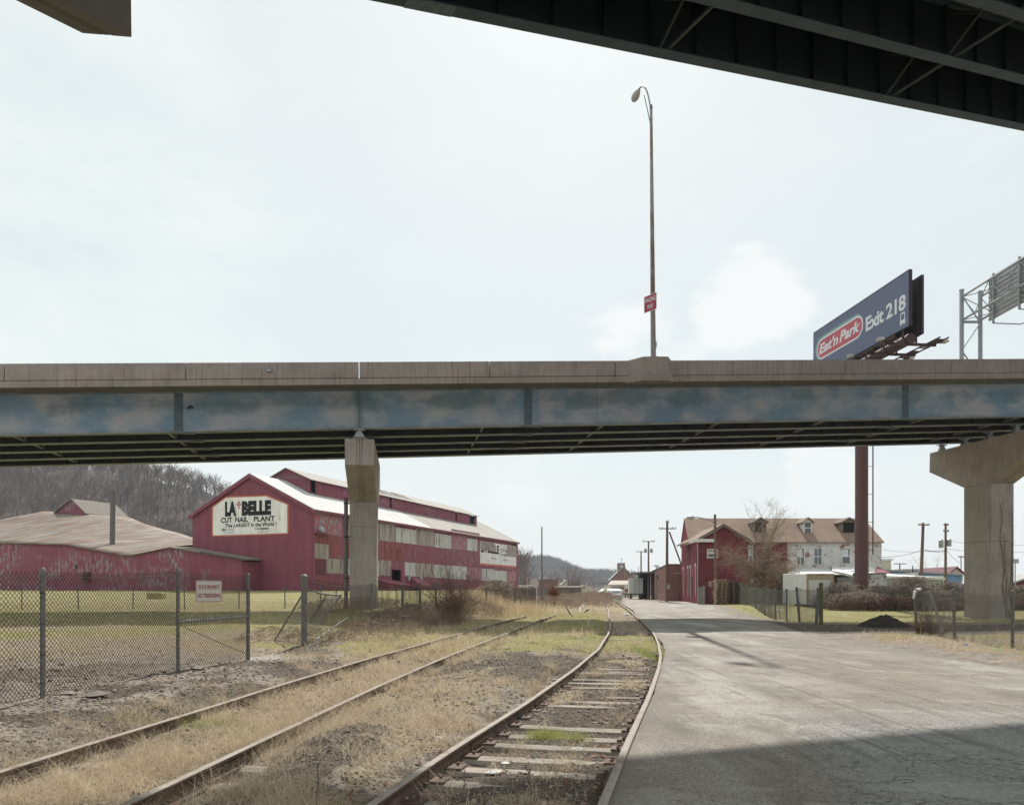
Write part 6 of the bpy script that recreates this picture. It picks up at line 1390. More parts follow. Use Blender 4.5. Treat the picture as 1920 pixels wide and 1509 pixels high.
a, b = P(1138, 1109.5, Ys - 8), P(1167, 1106, Ys - 8); mb = MB(); mb.hexa([(a.x, Ys - 8, a.z), (b.x, Ys - 8, a.z), (b.x, Ys, a.z + .3), (a.x + 1, Ys, a.z + .3), (a.x + .3, Ys - 8, b.z), (b.x, Ys - 8, b.z), (b.x, Ys, b.z + .4), (a.x + 1, Ys, b.z + .4)]); mb.build('awning', MT['white_trim'], st)
mb = MB(); a, b = P(1139, 1113, 160), P(1168, 1111, 160); mb.box((a.x, 160, a.z), (b.x, 163, b.z)); mb.build('red_fascia', MT['sign_red'], st)
for px in (1141, 1152, 1166): a = P(px, 1113, 161); mb = MB(); mb.tube([(a.x, 161, 0), (a.x, 161, a.z + .05)], .08, 6); mb.build('awning_post', MT['white_trim'], st)
rsn = thing('roadside_sign', 'small white board with a red lower band beside the trailer', 'sign', P(1175, 1124, 150)); a, b = P(1171, 1109, 150), P(1180, 1095, 150)
mb = MB(); mb.box((a.x, 150, a.z), (b.x, 150.15, b.z)); mb.build('board', MT['trailer'], rsn); mb = MB(); mb.box((a.x + .05, 149.97, a.z + .05), (b.x - .05, 149.997, a.z + .55)); mb.build('red_band', MT['sign_red'], rsn)
mb = MB(); mb.box((a.x + .1, 150.02, 0), (a.x + .3, 150.13, a.z)); mb.box((b.x - .3, 150.02, 0), (b.x - .1, 150.13, a.z)); mb.build('posts', MT['galv'], rsn)
chh = thing('church', 'red brick church with a square tower behind the white trailer', 'church', P(1168, 1107, 300)); Yc = 300.0
a, ap, b = P(1145, 1087, Yc), P(1168, 1063.5, Yc), P(1191, 1084, Yc)
mb = MB(); mb.prism([(a.x, Yc, 0), (b.x, Yc, 0), (b.x, Yc, b.z), (ap.x, Yc, ap.z), (a.x, Yc, a.z)], (2, 22, 0)); w = mb.build('wall', MT['brick_red'], chh)
for s, e in ((-1, a), (1, b)): mb = MB(); mb.prism([(ap.x, Yc - .3, ap.z + .1), (e.x + s * .5, Yc - .3, e.z - .3), (e.x + s * .5, Yc - .3, e.z + .05), (ap.x, Yc - .3, ap.z + .5)], (2, 22.5, 0)); mb.build('roof', MT['grey_roof'], chh)
t0, t1 = P(1159, 1068, Yc + 3), P(1172, 1055, Yc + 3); mb = MB(); mb.box((t0.x, Yc + 3, 8), (t1.x, Yc + 6, t1.z)); tw = mb.build('tower', MT['brick_old'], chh)
mb = MB(); c = P(1165.5, 1062, Yc + 2.9); mb.lathe(c, [(.5, 0), (.5, .08)], 12, (0, -1, 0)); mb.build('round_window', MT['white_trim'], tw)
c = P(1165.5, 1055, Yc + 4); mb = MB(); mb.bar(c, c + Vector((0, 0, 2.1)), .12, .12); mb.bar(c + Vector((-.6, 0, 1.45)), c + Vector((.6, 0, 1.45)), .1, .12); mb.build('cross', MT['galv'], tw)
c = P(1171, 1084, Yc); d = P(1171, 1062, Yc); mb = MB(); mb.box((c.x - .25, Yc - .3, c.z), (c.x + .3, Yc - .003, d.z)); mb.build('flue', MT['brick_old'], chh)
def small_building(name, label, px0, px1, pyb, pyt, Y, wall, roofm, gable=0, cat='house', depth=8, group=None, wins=()):
    a, b = P(px0, pyb, Y), P(px1, pyt, Y); z0 = min(a.z, .0); t = thing(name, label, cat, ((a.x + b.x) / 2, Y, z0), group)
    mb = MB(); mb.box((a.x, Y, z0), (b.x, Y + depth, b.z)); w = mb.build('wall', MT[wall], t); xm_ = (a.x + b.x) / 2
    if gable:
        gz_ = P(0, pyt - gable, Y).z; mb = MB(); mb.prism([(a.x, Y + .02, b.z), (b.x, Y + .02, b.z), (xm_, Y + .02, gz_)], (0, depth - .1, 0)); mb.build('gable_wall', MT[wall], t)
        mb = MB()
        for e in (a.x - .3, b.x + .3): mb.prism([(xm_, Y - .3, gz_), (e, Y - .3, b.z - .2), (e, Y - .3, b.z), (xm_, Y - .3, gz_ + .2)], (0, depth + .6, 0))
        mb.build('roof', MT[roofm], t)
    else:
        mb = MB(); mb.box((a.x - .2, Y - .3, b.z + .003), (b.x + .2, Y + depth, b.z + .25)); mb.build('roof', MT[roofm], t)
    for (u0, u1, v0, v1) in wins:
        p, q = P(u0, v1, Y), P(u1, v0, Y); mb = MB(); mb.box((p.x, Y - .06, p.z), (q.x, Y - .004, q.z)); mb.build('window', MT['glass'], t)
    return t
small_building('brick_block', 'low red brick block with a parapet below the distant hill, seen behind the wooden fence', 1012, 1046, 1112, 1087, 210, 'brick_red', 'brick_old', cat='building', wins=((1016, 1032, 1091, 1093), (1034, 1038, 1092, 1098)))
small_building('house', 'small pale gabled house under the bare trees beyond the fence', 1054, 1072, 1112, 1096, 200, 'cream', 'grey_roof', 9)
small_building('tin_shed', 'long tin roofed shed right of the rusty shrub', 1046, 1088, 1120, 1101, 120, 'wood_grey', 'tin_white', cat='shed', depth=6)
small_building('pale_shed', 'pale green gabled metal shed at the far end of the tracks', 1086, 1105, 1118, 1103, 170, 'cream', 'tin_white', 5, cat='shed')
small_building('grey_house', 'dark grey house beyond the yard, left of the store', 1121, 1144, 1110, 1094, 330, 'grey_roof', 'bark', 0, depth=12)
small_building('cottage', 'little white roofed cottage left of the store awning', 1128, 1142, 1118, 1110, 230, 'cream', 'tin_white', 6)
small_building('tin_lean_to', 'white roofed lean-to just beyond the far corner of the mill', 974, 1000, 1112, 1099, 160, 'cream', 'tin_white', 0, cat='shed')
smk = thing('smokestack', 'short square brick smokestack between the mill and the flagpole', 'smokestack', P(984, 1107, 230)); q0, q1 = P(982, 1100, 230), P(987.3, 1076, 230)
mb = MB(); mb.box((q0.x, 230, 0), (q1.x, 230.9, q1.z)); mb.box((q0.x - .08, 229.92, q1.z + .003), (q1.x + .08, 230.98, q1.z + .3)); mb.build('shaft', MT['brick_red'], smk)
bs = thing('metal_shed', 'long blue metal shed with a grey roof behind the utility poles on the right', 'shed', (58, 105, 0)); q0, q1 = P(1665, 1090, 105), P(1803, 1082, 105)
mb = MB(); mb.hexa([(q0.x, 105, 0), (q1.x, 105, 0), (q1.x, 113, 0), (q0.x, 113, 0), (q0.x, 105, P(0, 1070, 105).z), (q1.x, 105, P(0, 1078, 105).z), (q1.x, 113, P(0, 1076, 113).z), (q0.x, 113, P(0, 1068, 113).z)]); mb.build('wall', MT['blue_metal'], bs)
mb = MB(); mb.hexa([(q0.x - .2, 104.7, P(0, 1070, 105).z), (q1.x + .2, 104.7, P(0, 1078, 105).z), (q1.x + .2, 114, P(0, 1074, 114).z), (q0.x - .2, 114, P(0, 1066, 114).z), (q0.x - .2, 104.7, P(0, 1067.5, 105).z), (q1.x + .2, 104.7, P(0, 1075.5, 105).z), (q1.x + .2, 114, P(0, 1072.5, 114).z), (q0.x - .2, 114, P(0, 1064.5, 114).z)]); mb.build('roof', MT['grey_roof'], bs)
for px, py, w in ((1715, 1075, 7), (1761, 1081, 9)):
    q = P(px, py, 88); t = thing('camper_van', ('white rounded van roof showing over the vines left of the broad pier' if px < 1730 else 'white camper with a roof vent showing over the vines beside the transformer pole'), 'van', (q.x, 90, 0)); wq = w * 88 / F
    mb = MB(); mb.prism([(q.x - wq, 88, .5), (q.x - wq, 88, q.z - .3), (q.x - wq * .85, 88, q.z + .1), (q.x + wq * .85, 88, q.z + .1), (q.x + wq, 88, q.z - .3), (q.x + wq, 88, .5)], (0, 4.6, 0)); mb.build('body', MT['trailer'], t)
    mb = MB(); mb.box((q.x - wq * .7, 87.96, q.z - .75), (q.x + wq * .7, 87.997, q.z - .3)); mb.build('rear_window', MT['glass'], t)
    for s in (-1, 1): mb = MB(); mb.lathe((q.x + s * wq * .8, 88.9, .38), [(.38, 0), (.38, .2)], 14, (s, 0, 0)); mb.build('wheel', MT['rubber'], t)
small_building('cream_block', 'plain cream flat roofed block beside the white brick gable', 1650, 1671, 1100, 1050, 112, 'cream', 'white_trim', cat='building')
small_building('grey_house', 'grey roofed house with maroon trim left of the broad pier', 1780, 1806, 1100, 1076, 118, 'cream', 'pan_dark', 12, depth=10)
small_building('maroon_building', 'maroon banded building with grey roofs right of the broad pier', 1898, 1990, 1108, 1092, 100, 'pan_dark', 'grey_roof', 14, cat='building', depth=12)
small_building('brick_block', 'distant brick block far right of the blue shed roof', 1696, 1744, 1100, 1069, 150, 'brick_red', 'grey_roof', cat='building')
q = P(1906, 1052, 98); t = thing('rooftop_unit', 'square grey rooftop unit on a stand right of the broad pier', 'air conditioner', (q.x, 98, 3)); mb = MB(); mb.box((q.x - .3, 98, q.z - .25), (q.x + .3, 98.6, q.z + .3)); mb.build('casing', MT['galv'], t)
mb = MB(); mb.box((q.x - .04, 98.2, 1.5), (q.x + .04, 98.3, q.z - .25)); mb.build('stand', MT['galv'], t)

# ---------------------------------------------------------------- poles, wires
def pole(name, label, px, pyt, Y, r0=.15, arm=None, armw=1.2, cans=(), extra=None, mat='wood_pole', cat='utility pole', lean=0, zbase=None):
    q = P(px, pyt, Y); zb = float(gz(q.x, Y, False)) if zbase is None else zbase; t = thing(name, label, cat, (q.x, Y, zb))
    mb = MB(); mb.tube([(q.x + lean, Y, zb - .2), (q.x, Y, q.z)], [r0, r0 * .7], 10); mb.build('pole', MT[mat], t, smooth=True)
    for i, (py, w, yaw) in enumerate(arm or ()):
        z = P(0, py, Y).z; d = Vector((math.cos(yaw), math.sin(yaw), 0)); c = Vector((q.x, Y - .12, z)); mb = MB(); mb.bar(c - d * w, c + d * w, .12, .12); a = mb.build('crossarm', MT[mat], t)
        for s in (-.95, -.6, .6, .95):
            mb = MB(); mb.lathe(c + d * w * s + Vector((0, 0, .06)), [(.02, 0), (.06, .06), (.05, .16), (.02, .18)], 8); mb.build('insulator', MT['galv'], a)
    for (dx, py0, py1, r) in cans:
        z0, z1 = P(0, py1, Y).z, P(0, py0, Y).z; mb = MB(); mb.lathe((q.x + dx, Y - .1, z0), [(r * .9, 0), (r, .05), (r, z1 - z0 - .1), (r * .5, z1 - z0)], 14); mb.build('transformer', MT['galv'] if cat != 'x' else MT['bark'], t, smooth=True)
    return t, q
t, q = pole('utility_pole', 'tall wooden utility pole with one crossarm before the brick warehouse', 1251, 977, 98, .21, [(991, 1.05, 0)], cans=((0, 975, 981, .2),), lean=-.05)
mb = MB(); a, b = P(1255, 997, 98.3), P(1277.5, 1058, 101); mb.tube([a, b], .1, 8); mb.build('brace_pole', MT['wood_pole'], t)
mb = MB(); a = P(1253, 1100, 97.6); mb.box((a.x - .15, 97.55, a.z - .3), (a.x + .2, 97.75, a.z + .35)); mb.build('meter_box', MT['galv'], t)
t, q = pole('utility_pole', 'wooden utility pole with two transformers behind the white trailer', 1216, 1014, 136, .2, [(1015, 1.1, 0)], cans=((-.55, 1028, 1036, .24), (.5, 1028, 1036, .24)))
pole('utility_pole', 'shorter wooden utility pole with a bare crossarm left of the transformer pole', 1202, 1033, 175, .22, [(1034, 1.1, 0)])
t, q = pole('street_lamp', 'wooden pole street light arching left before the maroon wing', 1340.5, 964, 77, .17, cat='street lamp', lean=.1)
z0 = P(0, 985, 77).z; l1 = P(1292, 970, 76.5); mb = MB(); mb.tube([(q.x, 76.9, z0), (q.x - .35, 76.85, z0 + .45), (q.x - .9, 76.8, z0 + .62), (l1.x + .8, l1.y, l1.z + .03), (l1.x + .5, l1.y, l1.z)], .055, 6); mb.build('arm', MT['galv'], t, smooth=True)
mb = MB(); mb.lathe(l1 + Vector((.55, 0, 0)), [(.06, 0), (.15, .1), (.20, .35), (.16, .7), (.04, .85)], 12, (-1, 0, -.03)); mb.build('lamp_head', MT['alum'], t, smooth=True)
t, q = pole('utility_pole', 'bare topped wooden utility pole with a single crossarm over the blue shed', 1731, 980, 92, .22, [(984, .75, .2)], lean=-.35)
t, q = pole('utility_pole', 'wooden utility pole with twin grey transformers beside the broad pier', 1773, 981, 96, .18, [(984, .35, .3), (996, .4, .3)], cans=((-.62, 1011, 1027, .28), (.4, 1010, 1024, .26)))
pole('utility_pole', 'thin wooden pole left edge of the broad pier', 1802, 1041, 130, .1, [(1044, .5, 0)])
pole('utility_pole', 'short distant wooden pole left of the blue shed vent', 1687, 1055, 140, .14, [(1057, 1.1, 0)])
pole('vent_pipe', 'slim capped vent pipe rising over the blue shed roof', 1711, 1060, 100, .08, mat='bb_dark', cat='pipe')
pole('flagpole', 'thin bare flagpole standing in the weeds between the mill and the tracks', 1016, 987, 62, .07, mat='galv_dull', cat='flagpole', zbase=0)
for i, (px, py, Y) in enumerate(((1113, 1083, 260), (1108, 1080, 300), (1105, 1085, 320), (1141, 1090, 240), (1104.5, 1079, 250), (998, 1080, 260), (1035, 1076, 190), (1184, 1067, 240), (1197, 1062, 260), (1038, 1088, 190))):
    lab = ('thin distant pole just right of the bare trees, nearest the store', 'tallest of the thin distant poles over the pale shed', 'thin distant pole partly hidden by the pale shed', 'thin pole right beside the store awning', 'leftmost of the thin distant poles by the pale shed', 'thin distant pole with a lamp head right of the brick smokestack', 'short pole with a bright top in front of the distant hill', 'thin mast standing right of the church', 'thin mast further right of the church over the trailer', 'stub pole right of the flagpole by the brick block')[i]
    pole('distant_pole', lab, px, py, Y, .13, [(py + 3, .9, 0)] if i in (1, 4) else None, mat='wood_grey', cat='pole')
def wire(label, a, b, sag, r=.02):
    a, b = Vector(a), Vector(b); pts = [a.lerp(b, i / 14) + Vector((0, 0, -sag * 4 * (i / 14) * (1 - i / 14))) for i in range(15)]; mb = MB(); mb.tube(pts, r, 4); return mb.top('overhead_wire', MT['rubber'], label, 'wire')
wire('thin wire running from the white gable to the transformer pole', P(1652, 1030, 93), P(1773, 1030, 96), .3)
wire('sagging cable rising from the low tin roofs to the bare topped pole', P(1652, 1044, 92), P(1728, 1031, 92), .25, .03)
wire('thick spliced cable between the two wooden poles over the blue shed', P(1734, 1031, 92), P(1773, 1033, 96), .12, .05)
wire('thin wire sloping down right from the transformer pole', P(1775, 1031, 96), P(1800, 1055, 110), .2)
wire('long wire passing behind the broad pier to the right edge', P(1773, 1028, 96), P(1960, 1030, 97), .5)
wire('upper of the two wires right of the broad pier', P(1773, 1012, 96), P(1990, 1010, 96), .8)
# ---------------------------------------------------------------- chain link fences
def mesh_np(A, B, hA, hB, zA, zB, w=.062, row=.031, sag=0.0, barbs=True, wob=0.0, r=.0019, seed=0):
    """woven wires between two posts as thin three-sided sticks"""
    A, B = np.array(A, float), np.array(B, float); L = np.linalg.norm(B - A); n = max(2, int(L / (w / 2))); rs = np.random.RandomState(seed)
    rows = int(((hA + hB) / 2) / row); i = np.arange(rows + 1); j = np.arange(n + 1)
    J, I = np.meshgrid(j, i, indexing='ij'); t = np.clip((J + ((I + J) % 2) - .5) / n, 0, 1)
    h = hA + (hB - hA) * t; z0 = zA + (zB - zA) * t; v = I / rows
    top = -sag * 4 * t * (1 - t)
    X = A[0] + (B[0] - A[0]) * t; Y = A[1] + (B[1] - A[1]) * t; Z = z0 + v * (h + top)
    nx_, ny_ = -(B[1] - A[1]) / L, (B[0] - A[0]) / L; q = wob * (fbm(J * .05, I * .03, 1.5, 3, seed) - .5) * 2
    X = X + nx_ * q; Y = Y + ny_ * q
    Pt = np.stack([X, Y, Z], -1); P0 = Pt[:, :-1].reshape(-1, 3); P1 = Pt[:, 1:].reshape(-1, 3)
    if barbs:
        tp = Pt[:, -1]; tip = tp + np.c_[rs.uniform(-.014, .014, len(tp)), rs.uniform(-.01, .01, len(tp)), np.full(len(tp), .03)]; P0 = np.concatenate([P0, tp]); P1 = np.concatenate([P1, tip])
    return P0, P1
def sticks_from(P0, P1, r0, r1=None, sides=3):
    r1 = r0 if r1 is None else r1; n = len(P0); r0 = np.broadcast_to(r0, (n,)); r1 = np.broadcast_to(r1, (n,))
    d = P1 - P0; d = d / np.maximum(np.linalg.norm(d, axis=1, keepdims=True), 1e-9)
    ref = np.where(np.abs(d[:, 2:3]) > .9, np.array([[1., 0, 0]]), np.array([[0, 0, 1.]])); a = np.cross(d, ref); a /= np.linalg.norm(a, axis=1, keepdims=True); b = np.cross(d, a); V = []
    for P_, r in ((P0, r0), (P1, r1)):
        for k in range(sides): t = 2 * math.pi * k / sides; V.append(P_ + (a * math.cos(t) + b * math.sin(t)) * r[:, None])
    V = np.stack(V, 1); base = np.arange(n)[:, None] * 2 * sides
    return V.reshape(-1, 3), np.concatenate([base + np.array([[k, (k + 1) % sides, sides + (k + 1) % sides, sides + k]]) for k in range(sides)])
def np_part(name, V, Fq, mat, parent=None, cols=None):
    o = wloc(parent) if parent else Vector((0, 0, 0)); V = V - np.array(o[:]); return link_mesh(name, np_mesh(name, V, Fq, mat, cols), parent)
def post(mb, x, y, z0, z1, r, cap=True, lean=(0, 0)):
    mb.tube([(x, y, z0), (x + lean[0], y + lean[1], z1)], r, 10)
    if cap: mb.lathe((x + lean[0], y + lean[1], z1 - .02), [(r * 1.15, 0), (r * 1.2, .05), (r * .8, .085), (r * .25, .1)], 10)
def g0(x, y): return float(gz(np.array([x]), np.array([y]))[0])
def fence(name, label, pts, hs, posts, pr=.03, w=.062, r=.0019, mat='wire', wob=0.0, toprail=True, bands=(), group=None, pmat='galv_dull', hpost=.03, sag=.03, cat='fence', seeds=0):
    """pts: [(x,y)], hs heights"""
    z = [g0(*p) for p in pts]; t = thing(name, label, cat, (pts[0][0], pts[0][1], z[0]), group); P0s, P1s = [], []
    for i in range(len(pts) - 1):
        a, b = mesh_np(pts[i], pts[i + 1], hs[i], hs[i + 1], z[i] + .02, z[i + 1] + .02, w, w / 2, sag, True, wob, r, seeds + i); P0s.append(a); P1s.append(b)
    P0, P1 = np.concatenate(P0s), np.concatenate(P1s); V, Fq = sticks_from(P0, P1, r); np_part('chain_mesh', V, Fq, MT[mat], t)
    for i, p in enumerate(pts):
        if not posts[i]: continue
        k = posts[i] if isinstance(posts[i], tuple) else (1, 0, 0); mb = MB(); post(mb, p[0], p[1], z[i] - .25, z[i] + hs[i] + hpost, pr * k[0], True, (k[1], k[2])); o = mb.build('post', MT[pmat], t, smooth=True)
        if w < .1:
            mb = MB()
            for f in (.12, .35, .6, .85): mb.lathe((p[0] + k[1] * f, p[1] + k[2] * f, z[i] + hs[i] * f), [(pr * k[0] * 1.08, 0), (pr * k[0] * 1.08, .014)], 10)
            mb.build('tie_bands', MT['wire'], o)
    if toprail:
        mb = MB()
        for i in range(len(pts) - 1):
            a = Vector((*pts[i], z[i] + hs[i] - .02)); b = Vector((*pts[i + 1], z[i + 1] + hs[i + 1] - .02)); mb.tube([a.lerp(b, k / 8) - Vector((0, 0, sag * 4 * k / 8 * (1 - k / 8))) for k in range(9)], .004 if w < .1 else .008, 4)
        mb.build('tension_wire', MT['wire_g'], t)
    return t, z
# near fence: measured posts
FP = [(-12.0, -3.0), (-7.4, 5.3), (-6.66, 10.9), (-6.35, 14.6), (-5.79, 16.85)]
z_ = [g0(*p) for p in FP]
def hpx(p, py, z): return EYE + (HY - py) / F * p[1] - z
t, fz = fence('chain_link_fence', 'rusty chain link fence across the left foreground carrying the red and white sign', FP, [1.85, 1.78, hpx(FP[2], 1078, z_[2]), hpx(FP[3], 1075, z_[3]), hpx(FP[4], 1084, z_[4])],
              [1, 1, (1.2, .0, 0), (1.1, 0, 0), (1.35, 0, 0)], .030, .076, .0043, 'wire', .02, seeds=3)
mb = MB(); a, b = Vector((*FP[3], fz[3] + .92)), Vector((*FP[4], fz[4] + .96)); mb.tube([a, b], .024, 8); mb.build('brace_rail', MT['galv'], t, smooth=True)
mb = MB(); pts = [a + Vector((0, 0, -.05)), a.lerp(b, .5) + Vector((0, 0, -.45)), Vector((*FP[4], fz[4] + .12))]; mb.tube(pts, .006, 4); mb.build('truss_wire', MT['wire'], t)
mb = MB()
for k in range(26): tt = k / 25; q = a.lerp(b, tt); mb.lathe(q - Vector((0, 0, 0)), [(.031, -.006), (.031, .006)], 8, (b - a))
mb.build('rail_ties', MT['wire'], t)
# sign hung on the fence
A2, B2 = FP[3], FP[4]
def fpx(px, py, o=.03): q = onwall(A2, B2, px, py); d = Vector((B2[0] - A2[0], B2[1] - A2[1], 0)).normalized(); n = Vector((d.y, -d.x, 0)); return q + n * o
o_, xe, ye = fpx(364.5, 1129), fpx(413.5, 1129), fpx(364.5, 1087)
sgn = thing('warning_sign', 'white metal sign with red lettering wired to the rusty fence', 'sign', o_)
xv, yv = (xe - o_), (ye - o_); yv = Vector((0, 0, yv.z)); xv.z = 0; nn = Vector((xv.y, -xv.x, 0)).normalized(); xh = xv.normalized()
# the sign stands a little proud and squarer to the road than the mesh
def rrect(x0, y0, x1, y1, r, o, n=5):
    out = []
    for cx, cy, a0 in ((x1 - r, y1 - r, 0), (x0 + r, y1 - r, 90), (x0 + r, y0 + r, 180), (x1 - r, y0 + r, 270)):
        for k in range(n): a = math.radians(a0 + 90 * k / (n - 1)); out.append(o_ + xh * (cx + r * math.cos(a)) + Vector((0, 0, cy + r * math.sin(a))) + nn * o)
    return out
SW, SH = xv.length, yv.z
mb = MB(); mb.prism(rrect(0, 0, SW, SH, .03, 0), nn * .003); pl = mb.build('plate', MT['sign_panel'], sgn)
mb = MB(); outer = rrect(.005, .005, SW - .005, SH - .005, .028, .0045); inner = rrect(.017, .017, SW - .017, SH - .017, .018, .0045); n = len(outer); mb.add(outer + inner, [(i, (i + 1) % n, n + (i + 1) % n, n + i) for i in range(n)]); mb.build('red_border', MT['sign_text_red'], sgn)
mb = MB(); text(mb, 'STATE PROPERTY', o_ + xh * SW * .09 + Vector((0, 0, SH * .58)) + nn * .0048, xh * SW * .82, Vector((0, 0, SH * .20)), bold=.03); text(mb, 'NO TRESPASSING', o_ + xh * SW * .07 + Vector((0, 0, SH * .20)) + nn * .0048, xh * SW * .86, Vector((0, 0, SH * .20)), bold=.03); mb.build('lettering', MT['sign_text_red'], sgn)
mb = MB()
for fx in (.06, .94):
    mb.lathe(o_ + xh * SW * fx + Vector((0, 0, SH * .5)) + nn * .003, [(.008, 0), (.006, .006)], 8, nn)
mb.build('bolts', MT['galv'], pl)
# gate post and line running back to the brush
gp = (-5.52, 20.4); zg = g0(*gp)
FB = [gp, (-4.85, 26.4), (-4.66, 32.7), (-4.62, 38.6), (-4.2, 42.5), (-3.0, 45.0), (-1.6, 48), (0.2, 54), (2.0, 66)]
zb_ = [g0(*p) for p in FB]
fence('chain_link_fence', 'older chain link fence running back past the pier behind the brush', FB, [1.78, 1.65, 1.55, 1.45, 1.5, 1.5, 1.5, 1.6, 1.7], [(1.9, 0, 0), (1, .03, 0), (1.3, 0, 0), (1.3, 0, 0), (1.2, 0, 0), (1.2, 0, 0), (1.2, 0, 0), 1, (1.6, 0, 0)], .042, .11, .0035, 'wire', .05, sag=.1, seeds=31, pmat='galv_dull')
for k, (px, py0, py1, Y) in enumerate(((820.7, 1110, 1158, 40.5), (650, 1104, 1170, 31.5), (886, 1108, 1156, 44.2), (1006, 1093, 1138, 63))):
    pass
# leaning gate leaf
lg = thing('leaning_gate', 'broken chain link gate leaf leaning against the second gate post', 'gate', (-5.9, 21.2, zg)); Yg = 21.0
ga, gb2, gc, gd = P(515, 1201, 21.3), P(572, 1106, 20.95), P(640, 1115, 22.6), P(590, 1196, 23.0)
ga.z = g0(ga.x, ga.y) + .03
mb = MB(); mb.tube([ga, gb2], .024, 8); mb.tube([P(578, 1105, 20.8), P(600, 1112, 21.4), P(620, 1115, 22), gc], .026, 8); mb.tube([gc, P(604, 1160, 22.9)], .024, 8); mb.tube([P(612, 1115, 21.8), P(583, 1163, 22.2)], .02, 8); mb.tube([ga, P(541, 1203, 21.7)], .022, 8); mb.build('frame', MT['galv_dull'], lg, smooth=True)
P0s, P1s = [], []
nU, nV = 46, 44
def Gp(u, v): # bilinear in the leaf
    p = ga.lerp(gb2, v); q = P(600, 1185, 22.6).lerp(gc, v); r_ = p.lerp(q, u); return r_ + Vector((0, .12 * math.sin(u * 5) * math.sin(v * 4), -.05 * math.sin(u * math.pi)))
gr = [[Gp(min(max((j + ((i + j) % 2) - .5) / nU, 0), 1), i / nV) for i in range(nV + 1)] for j in range(nU + 1)]
for c in gr: P0s += [p[:] for p in c[:-1]]; P1s += [p[:] for p in c[1:]]
V, Fq = sticks_from(np.array(P0s), np.array(P1s), .004); np_part('chain_mesh', V, Fq, MT['wire_g'], lg)
mb = MB(); mb.tube([P(594, 1198, 20.6), P(640, 1165, 24), P(652, 1158, 26)], .018, 6); mb.top('fallen_rail', MT['galv_dull'], 'fallen fence rail slanting out of the weeds beside the gate post', 'rail')
# low line of field posts
fpx_ = [(62, 1100, 1140), (158, 1098, 1141), (252, 1104, 1142), (344, 1106, 1140), (441, 1106, 1140), (525, 1104, 1143), (592, 1106, 1143), (620, 1106, 1143)]
pts = []
for px, a, b in fpx_: Y = 42.0; q = P(px, 1140, Y); pts.append((q.x, Y + (px - 300) * .004))
fence('field_fence', 'thin low wire fence across the grass field before the mill', [(-40, 41.0)] + pts, [1.1] * 9, [1] + [(1, random.uniform(-.05, .08), 0) for _ in pts], .03, .16, .0035, 'wire_g', .05, sag=.08, seeds=70, pmat='galv_dull')
# right-hand fence
FR = [(14.55, 27.6), (13.72, 23.8), (13.22, 20.3), (12.9, 16.5), (12.6, 12.0)]
zr_ = [g0(*p) for p in FR]
t, _ = fence('chain_link_fence', 'grey chain link fence at the right edge with its end corner slumping', FR, [hpx(FR[0], 1108, zr_[0]), hpx(FR[1], 1110, zr_[1]), hpx(FR[2], 1113, zr_[2]), 1.5, 1.5], [(1.1, -.08, 0), (1.1, -.04, 0), (1.0, .03, 0), 1, 1], .042, .076, .0036, 'wire_g', .06, sag=.09, seeds=91)
a = Vector(P(1744, 1108, 27.0)); b = P(1768, 1186, 25.6); mb = MB(); mb.tube([a, b], .045, 8); mb.build('leaning_post', MT['wood_grey'], t, smooth=True)
pA = P(1716, 1104, 27.6); mb = MB(); mb.tube([P(1713, 1122, 27.4), P(1715, 1110, 27.5), P(1719, 1105, 27.6), P(1725, 1104, 27.4), P(1722, 1106, 27.3)], [.03, .05, .06, .05, .03], 8); mb.top('rag', MT['paper'], 'pale rag tied over the slumping fence corner post', 'rag')
# slack mesh hanging at the corner
P0s, P1s = [], []
for j in range(28):
    col = []
    for i in range(41): u = (j + (i + j) % 2) / 28; v = i / 40; col.append((P(1716 + 30 * v * .9 + 46 * u * (1 - v) * .9 + 8 * math.sin(v * 5 + u * 3), 1188 - 82 * v, 27.3 - 1.4 * u * (1 - v)))[:])
    P0s += col[:-1]; P1s += col[1:]
V, Fq = sticks_from(np.array(P0s), np.array(P1s), .003); np_part('slack_mesh', V, Fq, MT['wire_g'], t)
# middle fence by the pallets
FM = [P(px, py, Y) for px, py, Y in ((1387.6, 1136, 76), (1401, 1138, 69), (1417, 1143, 62), (1434, 1149, 54), (1453.7, 1154, 47), (1475, 1158.5, 43), (1500, 1161, 40.5), (1530, 1165, 37.5))]
FM = [(p.x, p.y) for p in FM]; zm = [g0(*p) for p in FM]; tops_ = (1098, 1099, 1101, 1103, 1105, 1107, 1104, 1106)
fence('chain_link_fence', 'grey chain link fence with uneven posts running from the pallets to the wooden post', FM, [min(2.3, hpx(p, tp_, z)) for p, tp_, z in zip(FM, tops_, zm)], [(1, 0, 0)] * 6 + [(1.3, -.18, 0), (1.7, .12, 0)], .05, .16, .006, 'wire_g', .05, sag=.05, seeds=120)
q = P(1539.4, 1092, 36.6); mb = MB(); z0 = g0(q.x, q.y); mb.tube([(q.x, q.y, z0 - .1), (q.x, q.y, q.z)], .095, 12); MT['olive_wood'] = simple('greenish timber post', (0.14, 0.12, 0.07), 0.9, 0, .3, 5); mb.top('timber_post', MT['olive_wood'], 'thick olive brown timber post standing at the driveway corner', 'post', smooth=True)
